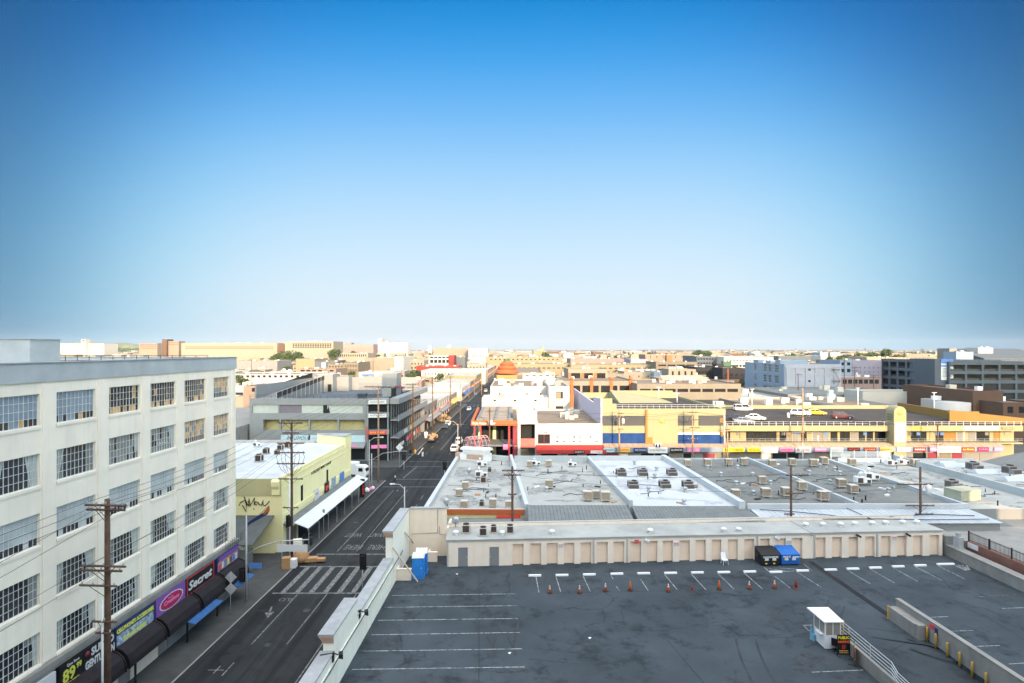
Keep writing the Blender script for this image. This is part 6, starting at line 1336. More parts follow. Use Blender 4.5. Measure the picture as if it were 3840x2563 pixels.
B_(2715,2900,1339,600,60,'white','long white office building with dark window bands',rows=((1352,1356),(1369,1377),(1384,1391)),ncol=14,winw=.7); B_(2712,2742,1356,590,6,'green','teal green panel wall before the white offices')
B_(2920,3090,1336,1000,40,'slate','long dark shaded hall above the blue grey factory'); B_(3078,3100,1335,900,30,'white','small white house beside the dark hall'); B_(3115,3150,1322,1100,30,'white','bright white block on the right skyline'); B_(3075,3105,1322,1100,30,'blue_grey','pale blue block on the right skyline')
B_(3250,3420,1340,640,40,'cream','long cream warehouse roofline above the mauve block'); B_(3310,3480,1330,900,40,'peach','long sunlit roofline on the right skyline')
b=MB(); p=Vector((X_(2702,1100),1100,zat(1340,1100))); b.tube([(p.x-22+4*k,1100,10+ (0)) for k in range(2)],.1); 
t=thing('round_stand','pale tilted oval stand on the right skyline','building',(p.x,1100,0)); b=MB(); n=20
b.add([(p.x+25*math.cos(a),1100+25*math.sin(a),z+6*math.sin(a)) for z in (0,13) for a in [2*math.pi*k/n for k in range(n)]]+[(p.x+17*math.cos(a),1100+17*math.sin(a),13+6*math.sin(a)) for a in [2*math.pi*k/n for k in range(n)]]+[(p.x+16*math.cos(a),1100+16*math.sin(a),7+3*math.sin(a)) for a in [2*math.pi*k/n for k in range(n)]],[(i*n+k,i*n+(k+1)%n,(i+1)*n+(k+1)%n,(i+1)*n+k) for i in range(3) for k in range(n)]); b.build('wall',m_['wall_beige'],t)
# ================================================================ shops along the far street
def rowshop(side,Y0,Y1,z,wm,label,aw=None):
    u0,u1=(-31.2,-52) if side<0 else (-11.9,14)
    t=thing('street_shop',label,'shop',(ux(u0,Y0),Y0,0)); FOOT.append((min(ux(u0,Y0),ux(u1,Y0)),Y0,max(ux(u0,Y0),ux(u1,Y0)),Y1,z))
    fr=FAB((ux(u0,Y0),Y0),(ux(u0,Y1),Y1)) if side<0 else FAB((ux(u0,Y1),Y1),(ux(u0,Y0),Y0)); L_=Y1-Y0; ops=[]
    n=max(1,int(L_/6))
    for i in range(n): ops.append((L_*i/n+.6,.2,L_*(i+1)/n-.6,3.0))
    if z>7:
        for i in range(n): ops.append((L_*i/n+1.5,4.6,L_*(i+1)/n-1.5,6.2))
    shell(t,fr,L_,abs(u1-u0),z,m_['wall_'+wm],m_['pale_grey_roof' if side<0 else 'tan_roof'],ops,.6,.3)
    for o in ops: b=MB(fr); b.box(o[0],.2,o[1],o[2],.26,o[3]); b.build('window',m_['shop_glass'],t)
    if aw: b=MB(fr); b.slab((.5,-.02,3.9),(L_-.5,-.02,3.9),(L_-.5,-1.9,3.2),(.5,-1.9,3.2),.08); b.build('awning',m_[aw],t)
    for i in range(n):
        b=MB(fr); b.box(L_*i/n+1,-.2,3.3,L_*(i+1)/n-1,-.06,4.3); b.build('shop_sign',m_[['sign_red','sign_white','sign_gold','sign_pink'][i%4]],t)
rowshop(-1,178,205,8.0,'pale_grey','grey stucco shop just past the arcade on the left of the street','grey_wall')
rowshop(-1,206,236,7.2,'white','white shop with sloping glass front left of the street','panel_grey')
rowshop(-1,237,264,6.2,'cream','cream shop with a yellow signboard left of the street','sign_gold')
rowshop(-1,284,330,6.5,'white','sunlit white shop row past the second crossing, left side','blue_canvas')
rowshop(-1,331,372,6.8,'beige','beige shop row further down the street, left side')
rowshop(-1,372.5,416,8.5,'yellow','yellow shop row near the red building, left side')
rowshop(1,212,262,6.0,'cream','low cream shops on the right of the street before the second crossing')
rowshop(1,290,322,5.6,'white','low white shops on the right of the street near the pagoda')
rowshop(1,350,412,7.5,'orange','orange shops past the pagoda on the right of the street')
rowshop(1,436,640,8.0,'cream','long cream shop row far down the street, right side')
rowshop(-1,436,640,8.0,'peach','long peach shop row far down the street, left side')
# ================================================================ countless low blocks of the city out to the horizon
r=random.Random(77); wmk=['cream','white','white','pale_grey','tan','peach','cream','beige','pink','yellow','white','blue_grey','brown','orange']
FW={'cream':'cream','white':'white','pale_grey':'pale grey','tan':'tan','peach':'peach','beige':'beige','pink':'pinkish','yellow':'yellowish','blue_grey':'blue grey','brown':'brown','orange':'orange'}
cnt=0; tries=0; GR={'near':'low flat blocks in the middle distance','mid':'small flat blocks in the far distance','far':'tiny flat blocks near the horizon'}
spec=list(FOOT)
def clash(x0,y0,x1,y1,z):
    if x1>ux(-33,y0) and x0<ux(-10,y0) and y0<900: return True
    for a in spec:
        if x0<a[2]+2 and x1>a[0]-2 and y0<a[3]+2 and y1>a[1]-2: return True
        # would it hide the upper part of a building that is measured from the photo?
        if a[1]>y1:
            p0,p1=x0/y0,x1/y0; q0,q1=a[0]/a[1],a[2]/a[1]
            if p0<q1 and p1>q0:
                if (H-z)/y0 < (H-a[4]*.62)/a[1]: return True
    return False
while cnt<292 and tries<30000:
    tries+=1
    s=r.random(); Y=215*(4.6**s)
    px=r.uniform(-60,3900); x=X_(px,Y)
    k=min(1.5,max(.8,Y/600)); wd=r.uniform(9,34)*k; dp=r.uniform(10,26)*k; z=r.uniform(4.2,8.5)*(1 if Y<700 else r.uniform(1,1.6))
    if r.random()<.06 and Y>900: z*=1.7
    z=min(z,22)
    if x>120 and Y<330: continue
    if x<-50 and Y<235: continue
    if clash(x,Y,x+wd,Y+dp,z): continue
    spec.append((x,Y,x+wd,Y+dp,z))
    wm=r.choice(wmk); cls='near' if Y<480 else ('mid' if Y<1200 else 'far')
    rows=()
    b=MB(); b.prism([(x,Y),(x+wd,Y),(x+wd,Y+dp),(x,Y+dp)],0,z)
    lab={'near':'low %s flat roofed block among the middle distance shops','mid':'small %s flat roofed block in the far city','far':'tiny %s flat roofed block close to the horizon'}[cls]%FW[wm]
    if cls=='far':
        tag(b.build('city_block',m_['wall_'+wm],None,FR((x,Y,0))),lab,'building','%s %s'%(FW[wm],GR[cls]))
    else:
        t=thing('city_block',lab,'building',(x,Y,0),0,'%s %s'%(FW[wm],GR[cls])); b.build('wall',m_['wall_'+wm],t)
        b=MB(); b.box(x+.3,Y+.3,z+.003,x+wd-.3,Y+dp-.3,z+.05); b.build('roof',m_[r.choice(['pale_grey_roof','tan_roof','bright_roof','white_roof'])],t)
        b=MB(); b.box(x,Y,z+.001,x+wd,Y+.28,z+.7); b.box(x,Y+.28,z+.001,x+.28,Y+dp,z+.7); b.build('parapet',m_['wall_'+wm],t)
        for i in range(r.randint(1,3)): s=r.uniform(1.2,3); xx=x+r.uniform(1,max(1.2,wd-4)); yy=Y+r.uniform(1,max(1.2,dp-4)); b=MB(); b.box(xx,yy,z+.052,xx+s,yy+s,z+r.uniform(1.2,2.4)); b.build('roof_unit',m_[r.choice(['unit_white','cooler_beige','unit_grey'])],t)
        nw=int(wd/r.uniform(3,6))
        if r.random()<.75:
            key=('f',round(wd/nw*.55,1)); ww=key[1]
            if key not in WIN: b=MB(); b.box(0,-.03,0,ww,.0,1.3); WIN[key]=b.mesh('window',m_['dark_opening'])
            for i in range(min(nw,9)): place('window',WIN[key],t,FR((x+wd*(i+.2)/min(nw,9),Y-.004,z*.45)))
    cnt+=1
# beyond them the city reads as one crust of roofs
b=MB(); r=random.Random(5)
NS=0
for i in range(15000):
    Y=640*(9.5**r.random()); x=X_(r.uniform(-200,4040),Y); k=min(2.2,max(.9,Y/900)); w=r.uniform(8,26)*k; d=r.uniform(8,22)*k; z=r.uniform(3.6,8.5)+(r.uniform(4,10) if r.random()<.05 else 0)
    if Y<1800 and clash(x,Y,x+w,Y+d,z): continue
    if abs(x-ux(-21,Y))<14 and Y<1500: continue
    q=r.randrange(7); b.box(x,Y,-.1,x+w,Y+d,z,q); NS+=1
    if Y<1600:
        b.box(x+.2,Y+.2,z+.01,x+w-.2,Y+d-.2,z+.04,7 if r.random()<.6 else 8)
        n=int(w/5)
        if r.random()<.6:
            for j in range(n): b.box(x+w*(j+.25)/n,Y-.06,z*.3,x+w*(j+.7)/n,Y-.01,z*.62,9)
print('cnt',cnt,'stuff',NS)
tag(b.build('distant_city',[m_['wall_white'],m_['wall_cream'],m_['wall_peach'],m_['wall_pale_grey'],m_['wall_beige'],m_['wall_tan'],m_['wall_brown'],m_['pale_grey_roof'],m_['tan_roof'],m_['dark_opening']]),'countless far roofs melting together along the horizon','city',None,'stuff')
# ================================================================ trees
def leafball(mb,c,rx,rz_,n,s,r,mi=3):
    for _ in range(n):
        a=r.uniform(0,6.283); zz=r.uniform(-1,1); q=math.sqrt(1-zz*zz); R_=r.uniform(.55,1.05)
        p=Vector((c[0]+rx*R_*q*math.cos(a),c[1]+rx*R_*q*math.sin(a),c[2]+rz_*R_*zz))
        d=Vector((r.uniform(-1,1),r.uniform(-1,1),r.uniform(-1,1))).normalized(); u=d.orthogonal().normalized(); v=d.cross(u); k=s*r.uniform(.6,1.4)
        mb.add([p-u*k-v*k*.6,p+u*k-v*k*.6,p+u*k+v*k*.6,p-u*k+v*k*.6],[(0,1,2,3)],r.randrange(mi))
LV=None
def tree_proto(key,seed,hgt,rad,n,s):
    r=random.Random(seed); root=thing('tree',None,'tree'); PROTO[key]=[root,False]
    b=MB(); b.tube([(0,0,0),(.1,.05,hgt*.3),(.0,.1,hgt*.55)],.28,7,0,.16)
    for k in range(5): a=k*1.26+r.random(); b.tube([(0,.05,hgt*.4),(rad*.5*math.cos(a),rad*.5*math.sin(a),hgt*.68)],.12,5,0,.05)
    b.build('trunk',m_['bark'],root)
    b=MB()
    for k in range(9): a=r.uniform(0,6.28); q=r.uniform(.15,.62)*rad; leafball(b,(q*math.cos(a),q*math.sin(a),hgt*r.uniform(.55,.85)),rad*r.uniform(.32,.5),hgt*r.uniform(.14,.22),n,s,r)
    b.build('crown',[m_['leaf0'],m_['leaf1'],m_['leaf2']],root)
tree_proto('t1',1,11,7,90,.42); tree_proto('t2',2,9,5,80,.36); tree_proto('t3',3,14,6,90,.45)
def palm():
    r=random.Random(8); root=thing('palm_tree',None,'palm tree'); PROTO['palm']=[root,False]
    b=MB(); b.tube([(0,0,0),(.2,0,8),(.1,0,16)],.3,7,0,.2); b.build('trunk',m_['bark'],root); b=MB()
    for k in range(22):
        a=k*2.4; e=r.uniform(-.3,1.0); P=[Vector((.1,0,16))]; 
        for i in range(1,6): q=i/5; P.append(Vector((.1+2.6*q*math.cos(a)*math.cos(e*.6),2.6*q*math.sin(a)*math.cos(e*.6),16+2.2*q*math.sin(e)-1.6*q*q)))
        side=Vector((-math.sin(a),math.cos(a),0))
        for i in range(5): w=.35*(1-abs(i-2)/4); b.add([P[i]-side*w,P[i]+side*w,P[i+1]+side*w*.8,P[i+1]-side*w*.8],[(0,1,2,3)],k%3)
    b.build('crown',[m_['leaf0'],m_['leaf1'],m_['leaf2']],root)
palm()
tr=[('t1',912,1410,330,1.0,'dark round tree behind the long white windowed building'),('t2',975,1408,345,.8,'lighter tree beside the dark round one, far left'),('t1',1030,1345,760,1.9,'dark spreading tree, left one of the clump below the parking building'),('t1',1062,1347,740,2.1,'dark spreading tree, middle one of the clump below the parking building'),('t1',1115,1345,760,2.2,'big dark tree right of the clump below the parking building'),('t2',1195,1348,700,1.2,'small tree right of the big dark tree, far left'),
 ('t2',1355,1337,900,1.6,'round tree, first of four along the far avenue'),('t2',1385,1336,900,1.5,'round tree, second of four along the far avenue'),('t2',1408,1336,900,1.5,'round tree, third of four along the far avenue'),('t2',1432,1336,900,1.5,'round tree, fourth of four along the far avenue'),('t3',1325,1315,1200,1.6,'pointed tree on the skyline before the pink building'),('t3',1253,1305,860,1.9,'tall dark tree at the right end of the distant parking building'),
 ('t2',1535,1395,430,.9,'bush like tree beside the long red building'),('t2',1556,1392,440,1.2,'darker tree right beside the long red building'),('t1',2058,1330,900,1.9,'green tree beside the plain yellow block'),('t2',1990,1398,420,.8,'small tree right of the pagoda'),('t3',2605,1330,1000,1.6,'tall tree, left one of two on the right skyline'),('t3',2620,1330,1000,1.8,'tall tree, right one of two on the right skyline'),('t3',2652,1325,1000,1.7,'pointed dark tree over the dark blue office'),
 ('t1',3130,1350,640,1.6,'dark tree over the blue grey annex'),('t1',3160,1345,700,1.8,'dark tree, first of the line over the mauve block'),('t1',3200,1342,720,1.9,'dark tree, second of the line over the mauve block'),('t1',3240,1342,760,1.9,'dark tree, third of the line over the mauve block'),('t1',3290,1335,800,2.0,'dark tree, fourth of the line over the mauve block'),('t3',3325,1335,800,1.9,'tallest dark tree above the long cream warehouse'),('t1',3365,1335,820,1.8,'dark tree right of the tallest one, right skyline'),
 ('t3',395,1340,560,1.0,'green tree behind the factory roof railing, left one'),('t2',440,1330,620,1.3,'green tree behind the factory roof railing, middle one'),('t2',545,1330,700,1.4,'green tree behind the factory roof railing, right one'),('t3',555,1290,1320,1.2,'dark tree rising over the brownish apartment block'),('t2',660,1330,700,1.1,'small tree before the very long cream building'),('t2',2985,1470,255,.7,'dull bush before the shaded blue grey factory')]
for i,(k,px,py,Y,s,lab) in enumerate(tr):
    x=X_(px,Y); z=max(0,zat(py,Y)-.0) if Y>840 else 0
    inst(k,FR((x,Y,0),i*1.3)@Matrix.Scale(s,4),lab,None,'trees among the distant buildings')
r=random.Random(31)
for i in range(46):
    Y=r.uniform(1100,3200); px=r.choice([r.uniform(220,640),r.uniform(2500,3340),r.uniform(2700,3340),r.uniform(3400,3560),r.uniform(1900,2500)])
    inst('palm',FR((X_(px,Y),Y,0),r.uniform(0,6))@Matrix.Scale(r.uniform(.9,1.5)*(1.3 if Y>2000 else 1),4),'tiny palm tree sticking out of the far skyline',None,'palms along the skyline')
r=random.Random(99); nt_=0
while nt_<150:
    Y=235*(5.5**r.random()); px=r.uniform(840,3840); x=X_(px,Y); sc=r.uniform(.35,.75)*(1+Y/1500)
    if abs(x-ux(-21,Y))<12 or clash(x-2,Y-2,x+2,Y+2,11*sc): continue
    if Y<330 and x>118: continue
    inst(r.choice(['t1','t2','t3']),FR((x,Y,0),r.uniform(0,6))@Matrix.Scale(sc,4),'small dark green street tree between the low city blocks',None,'small street trees in the city'); nt_+=1
# hills beyond the city with scattered green
b=MB(); n=60; P=[]
for k in range(n+1):
    px=-150+1250*k/n; Y=4200; h=26+Y/F*(8+ 17*math.exp(-((px-330)/260)**2)+3*math.sin(k*.9)); P.append((X_(px,Y),Y,h))
b.add([(x,y,-1) for x,y,z in P]+P+[(x*1.2,y+900,z*.7) for x,y,z in P],[(k,k+1,n+2+k,n+1+k) for k in range(n)]+[(n+1+k,n+2+k,2*n+3+k,2*n+2+k) for k in range(n)],0,True)
struct(b.build('hills',mat('hill_green',(.10,.115,.075),.95,.5,.012)))
b=MB(); P=[]
for k in range(n+1):
    px=-300+4500*k/n; Y=12500; h=26+Y/F*(-3+ 20*math.exp(-((px-850)/260)**2)+2.0*math.sin(k*.7)+1.5*math.sin(k*1.9)); P.append((X_(px,Y),Y,h))
b.add([(x,y,-1) for x,y,z in P]+P+[(x,y+400,z*.8) for x,y,z in P],[(k,k+1,n+2+k,n+1+k) for k in range(n)]+[(n+1+k,n+2+k,2*n+3+k,2*n+2+k) for k in range(n)],0,True)
struct(b.build('mountains',mat('far_hill',(.085,.115,.155),.95,.1,.002)))  # distance haze is put into the mountains' bluish base colour
b=MB(); r=random.Random(4)
for i in range(900):
    px=r.gauss(380,190); Y=r.uniform(3300,4150); h=2+(Y-3300)/850*Y/F*14; leafball(b,(X_(px,Y),Y,h+3),r.uniform(5,12),r.uniform(4,8),5,3.2,r)
for i in range(500):
    px=r.uniform(2400,3500); Y=r.uniform(1500,3600); leafball(b,(X_(px,Y),Y,6),r.uniform(5,9),r.uniform(4,7),5,3.0,r)
tag(b.build('distant_trees',[m_['leaf0'],m_['leaf1'],m_['leaf2']]),'hazy scatter of far trees on hills and along the horizon','trees',None,'stuff')
# ================================================================ utility poles, lamps and wires
ARMS={}
def pole(key,x,y,z0,zt,arms,label,r=.16,mt='wood_pole',conduit=None,tr=None,name='utility_pole',skew=0.0,group='wooden utility poles'):
    t=thing(name,label,'utility pole',(x,y,z0),0,group); b=MB(); b.tube([(x,y,z0),(x+.02,y,(z0+zt)/2),(x,y,zt)],r,8,0,r*.68); b.build('mast',m_[mt],t)
    L_=[]
    for z,ln,off in arms:
        c=Vector((x+off,y-r-.06,z)); d=Vector((math.cos(skew),math.sin(skew),0))*ln/2
        b=MB(); b.tube([c-d,c+d],.075,4); b.tube([c-d*.55,Vector((x,y-r,z-.75))],.025,4); b.tube([c+d*.55,Vector((x,y-r,z-.75))],.025,4); o=b.build('crossarm',m_['wood_pole'],t)
        b=MB(); n=max(2,int(ln/.55))
        for i in range(n):
            f=-1+2*(i+.25)/(n-.5); p=c+d*f; b.lathe((p.x,p.y,p.z+.06),[(.05,0),(.06,.1),(.03,.18)],6); L_.append(p+Vector((0,0,.2)))
        b.build('insulator',m_['galvanised'],o)
    ARMS[key]=L_
    if conduit: b=MB(); b.tube([(x-r*.6,y-r-.03,z0),(x-r*.6,y-r-.03,conduit)],.075,6); b.build('conduit',m_['unit_white'],t)
    if tr: b=MB(); b.lathe((x+tr[0],y-.3,tr[1]),[(.05,0),(.28,.05),(.30,.9),(.26,.98),(.08,1.1)],12); b.build('transformer',m_['unit_white'],t)
    return t
p=lambda u,Y:(ux(u,Y),Y)
pole('a',*p(-27.95,38.1),.13,15.95,[(15.6,2.9,.1),(15.3,2.7,.1),(11.55,3.1,-.05),(11.25,2.9,-.2),(10.25,2.6,-.4),(7.85,1.7,0),(7.1,1.2,0)],'nearest brown utility pole rising before the cream factory windows',.23,conduit=9.3,skew=-.06)
pole('b',*p(-28.4,69.4),.13,17.2,[(17.0,2.9,0),(15.8,2.0,0),(14.55,3.3,0),(13.4,3.4,0),(12.05,3.4,0),(10.2,3.0,0),(6.7,1.9,0)],'tall brown utility pole between graffiti wall and metal canopy',.2,conduit=10.5)
# hanging loops on the second pole
xb,yb=p(-28.4,69.4); b=MB()
for s in (-1.5,-1.0,-.55,.5,1.0,1.5): b.tube([(xb+s,yb-.3,13.4),(xb+s*1.15,yb-.35,12.9),(xb+s,yb-.35,12.2),(xb+s*.8,yb-.3,11.4),(xb+s*.2,yb-.28,10.6)],.022,4)
tag(b.build('jumper_cables',m_['wire_black'],None,FR((xb,yb,12))),'looping black jumper cables hanging on the canopy side pole','cable')
pole('c',*p(-28.2,110),.13,19.0,[(18.7,5.4,0),(17.2,2,0),(13.6,3,0),(8.8,2,0)],'tall utility pole at the near left corner of the crossroads',.2,'pale_wood_pole')
pole('d',*p(-28.25,144.4),.13,17.3,[(17.0,3.4,0),(16.2,3,0),(13.2,2.6,0)],'leaning look utility pole beside the arcade balconies',.2,'wood_pole')
pole('e',*p(-28.7,178.2),.13,17.1,[(16.8,4,0),(15.8,3.2,0)],'dark utility pole beside the grey stucco shop',.2,'wood_pole')
pole('f',*p(-28.8,222),.13,15.6,[(15.2,3,0),(13,3,0)],'utility pole on the left pavement before the second crossing',.2)
pole('g',*p(-28.9,257.6),.13,18,[(17.6,3.4,0)],'utility pole right at the second crossing, left side',.2,'pale_wood_pole')
for k,(Y,z) in enumerate(((330,15),(385,15),(450,15),(540,16))): pole('h%d'%k,*p(-28.9,Y),0,z,[(z-.4,3,0)],'%s small utility pole past the second crossing, left side'%ORD[k],.2,'pale_wood_pole')
pole('i',*p(-16.5,147),.13,10.2,[(6.4,3.4,0)],'short brown pole with sign arm at the far right corner of the crossroads',.17)
for key,px,py0,Y,z0,arms,mt,lab,trf in (('r1',1921,1750,65.2,0,[(12.1,2.6,.1),(11.6,2.0,0),(9.4,1.0,0)],'wood_pole','dark utility pole standing behind the left end of the storage row',None),
  ('r2',2966,1748,66.0,0,[(11.4,2.6,.6),(9.3,2.0,.3),(6.9,1.2,-.3)],'wood_pole','utility pole behind the storage row, above the blue dumpster',None),
  ('r3',3451,1752,67.0,0,[(10.1,4.2,-.8),(7.6,3.4,-.2),(6.6,2.2,.3)],'wood_pole','utility pole with white transformer behind the right end of the storage row',(.75,9.0)),
  ('s0',1836,1530,123,0,[(12.6,1.6,0),(9.5,1.2,0)],'wood_pole','dark slim pole standing before the orange fascia lettering',(.4,9.6)),
  ('s1',2322,1535,124,0,[(12.0,1.4,.2),(11.2,1.8,.2),(8.6,1.4,.3)],'pale_wood_pole','utility pole before the left blue mural panel',(.8,9.8)),
  ('s2',2597,1534,124,0,[(12.2,2.2,0),(10.6,2.6,0),(8.9,2.4,.4),(6.4,2.4,0)],'pale_wood_pole','utility pole before the right blue mural panel',None),
  ('s3',3010,1457,124.5,0,[(11.2,3,0),(7.6,4.2,-.4)],'pale_wood_pole','tallest pole in front of the yellow parking structure, with transformer',(-3.3,11.0)),
  ('s4',3516,1586,124.5,0,[(9.6,3.6,-.6),(8.0,3.2,-.4),(5.2,2.6,-.3)],'wood_pole','dark utility pole before the right half of the yellow structure',None),
  ('s5',2728,1590,125.0,0,[(8.4,1.2,0)],'pale_wood_pole','short tan pole where yellow building meets parking structure',None),
  ('q1',3408,1456,205,0,[(11.6,3.4,0)],'wood_pole','pole on the lot behind the yellow deck, left one of two',None),('q2',3600,1463,190,0,[(12,3.4,0)],'pale_wood_pole','pole with transformer behind the amber ramp',(1.2,10.4)),
  ('q3',2993,1402,236,0,[(15.5,3,0)],'wood_pole','pole in front of the left bays of the shaded blue grey factory',None),('q4',3166,1345,240,0,[(21,2,0)],'wood_pole','tall pole at the right end of the shaded blue grey factory',None),
  ('q5',3276,1405,250,0,[(14.6,7,0),(13.6,5,0)],'wood_pole','pole with wide crossarms before the mauve block',None),('q6',3204,1375,262,0,[(17.6,5,0),(16.2,4,0)],'wood_pole','dark pole with transformer left of the mauve block',(.9,14)),
  ('q7',2730,1384,215,0,[],'orange_paint','plain reddish guarded pole before the dark sheds',None),('q8',3320,1306,420,0,[(26.4,3,0)],'wood_pole','high pole rising over the dark garage on the right skyline',None),('q9',3515,1308,420,0,[(26,3,0)],'wood_pole','high pole rising left of the roof towers on the right skyline',None),
  ('l1',943,1350,330,0,[(20,3,0)],'wood_pole','pole beside the dark round tree, far left',None),('l2',1106,1350,330,0,[(19,3,0)],'wood_pole','pole before the lemon yellow hall',None),('l3',1399,1347,330,0,[(19,3,0)],'wood_pole','pole before the windowless hall',None),('l4',1507,1346,330,0,[(19,3,0)],'wood_pole','pole at the white end of the windowless hall',None),
  ('l5',1758,1352,300,0,[(19,3,0)],'pale_wood_pole','sunlit pole left of the pagoda, nearer',None),('l6',1806,1350,320,0,[(19,3,0)],'pale_wood_pole','sunlit pole left of the pagoda, beside the street',None),('l7',2072,1373,300,0,[(16,3,0)],'pale_wood_pole','sunlit pole before the yellow parking hall slots',None),('l8',2406,1376,290,0,[(16,3,0)],'pale_wood_pole','sunlit pole at the cream house behind the parking hall',None)):
    pole(key,X_(px,Y),Y,z0,zat(py0,Y),arms,lab,.17 if Y<100 else .2,mt,tr=trf,conduit=(5.5 if key in('s0','s3','s4') else None))
wn=0
def wires(a,bk,n,label,sag=.6,seg=8,idx=None):
    global wn
    A_,B2=ARMS[a],ARMS[bk]; 
    for i in range(n):
        p0=A_[(i*2)%len(A_)]; p1=B2[(i*2)%len(B2)]; b=MB()
        b.tube([p0.lerp(p1,k/seg)-Vector((0,0,sag*4*(k/seg)*(1-k/seg))) for k in range(seg+1)],.014 if p0.y<100 else .022,4)
        tag(b.build('power_line',m_['wire_black'],None,Matrix.Translation(p0)),'%s sagging wire %s'%(ORD[i],label),'power line','overhead wires')
ARMS['z']=[Vector((ux(-27.9,6)+(k%5)*.6-1.2,6,[16.1,16.1,16.1,16.1,16.1,12,12,12,12,12,10.6,10.6,10.6,10.6,8,8,8,8,8,8][k])) for k in range(20)]
wires('z','a',7,'counted from the house side, reaching the nearest pole from the camera',.35)
wires('a','b',8,'counted from the house side, between nearest pole and canopy pole',.7)
wires('b','c',7,'counted from the house side, between canopy pole and crossroads pole',.7)
wires('c','d',5,'between crossroads pole and balcony pole',.6); wires('d','e',4,'between balcony pole and stucco shop pole',.6); wires('e','f',3,'between stucco shop pole and the next one',.6); wires('f','g',2,'up to the second crossing pole',.6)
wires('r1','r2',3,'behind the storage row between its left and middle pole',.7); wires('r2','r3',4,'behind the storage row between its middle and right pole',.5)
wires('s0','s1',2,'along the shop fronts, left span',.6); wires('s1','s2',3,'along the shop fronts between both mural poles',.5); wires('s2','s3',3,'along the shop fronts, middle span',.7); wires('s3','s4',3,'along the shop fronts, right span',.8)
b=MB(); p0=Vector((ux(-28.2,110),110,6.9)); p1=Vector((X_(1700,112),112,3.9)); b.tube([p0.lerp(p1,k/6)-Vector((0,0,1.6*(k/6)*(1-k/6))) for k in range(7)],.06,5); tag(b.build('span_cable',m_['wire_black'],None,Matrix.Translation(p0)),'thick span cable crossing the street at the near side of the crossroads','cable')
# street lamps and signals
def lamp(x,y,zt,arm,label,z0=.13,name='street_lamp'):
    t=thing(name,label,'street lamp',(x,y,z0)); b=MB(); b.tube([(x,y,z0),(x,y,zt)],.11,8,0,.07); b.build('mast',m_['lamp_grey'],t)
    dx_,dz=arm; b=MB(); b.tube([(x,y,zt-.3),(x+dx_*.4,y,zt+dz*.8),(x+dx_,y,zt+dz)],.045,6); b.build('arm',m_['lamp_grey'],t)
    b=MB(FR((x+dx_,y,zt+dz))); s=1 if dx_>0 else -1; b.lathe((0.25*s,0,-.08),[(.16,0),(.2,.08),(.1,.16)],10); b.box(-.25*s,-.1,-.05,.3*s,.1,.07); b.build('lamp_head',m_['lamp_clear'],t); return t
lamp(X_(1517,73.5),73.5,8.2,(-1.5,.35),'slim grey street lamp over the right lane beside the deck wall')
lamp(X_(1717,140),140,7.6,(-2.6,.7),'grey street lamp at the far right corner of the crossroads')
lamp(ux(-28.3,103.9),103.9,9.4,(2.2,.5),'grey street lamp at the end of the metal canopy')
def signal(x,y,z,label,yaw=0.0,big=1.0,post=True):
    t=thing('traffic_signal',label,'traffic signal',(x,y,z)); fr=FR((x,y,z),yaw)
    b=MB(fr); b.box(-.2*big,-.14,-.6*big,.2*big,.14,.6*big); b.box(-.32*big,.14,-.75*big,.32*big,.17,.75*big); b.build('housing',m_['black_metal'],t)
    for k in range(3): b=MB(fr@Matrix.Translation((0,.171,(.38-.38*k)*big))@Matrix.Rotation(-math.pi/2,4,'X')); b.lathe((0,0,0),[(.13,0),(.13,.12)],10); b.build('lens',m_[['sign_red','sign_gold','wall_green'][k]],t)
    return t
# mast arm pole near the factory corner
x,y=ux(-28.4,58.1),58.1
t=thing('signal_mast','grey signal mast with long curved arm and blank white board over the street','signal mast',(x,y,.13)); b=MB(); b.tube([(x,y,.13),(x,y,9.05)],.12,8,0,.08); b.build('mast',m_['lamp_grey'],t)
b=MB(); b.tube([(x,y,4.9),(x+1.2,y+.1,5.7),(x+3.2,y+.15,6.3),(x+6.3,y+.2,6.45)],.06,6); b.build('arm',m_['lamp_grey'],t)
b=MB(); b.box(x+3.1,y+.1,5.25,x+6.2,y+.16,5.95); b.build('sign_board',m_['sign_white'],t); b=MB(); 
for dx_ in (3.5,5.7): b.box(x+dx_,y+.12,5.95,x+dx_+.06,y+.18,6.45)
b.build('hanger',m_['lamp_grey'],t)
b=MB(); b.box(x+.3,y-.1,3.6,x+1.6,y-.06,4.15); b.build('street_sign',m_['sign_blue'],t)
signal(x-.35,y-.15,2.9,'black signal head on the grey signal mast',.2); signal(ux(-28.4,69),68.6,5.2,'black signal head beside the canopy pole',1.2)
signal(X_(1358,60.8),61,3.1,'big black signal back peeking over the deck wall at the crosswalk',0,1.15); signal(X_(1667,107),107,3.95,'black signal back before the white parapet at the crossroads',0,1.1); signal(X_(1514,122),122,3.0,'black signal back on the far left corner of the crossroads',0,1.3)
x,y=X_(1358,61),61.15; b=MB(); b.tube([(x,y,.13),(x,y,2.6)],.07,6); tag(b.build('signal_post',m_['lamp_grey'],None,FR((x,y,.13))),'post of the black signal behind the deck wall','post')
x,y=X_(1667,107),107.2; b=MB(); b.tube([(x,y,.13),(x,y,3.4)],.07,6); tag(b.build('signal_post',m_['lamp_grey'],None,FR((x,y,.13))),'post of the black signal before the white parapet','post')
x,y=X_(1514,122),122.2; b=MB(); b.tube([(x,y,0),(x,y,2.3)],.07,6); tag(b.build('signal_post',m_['lamp_grey'],None,FR((x,y,0))),'post of the black signal on the far left corner','post')
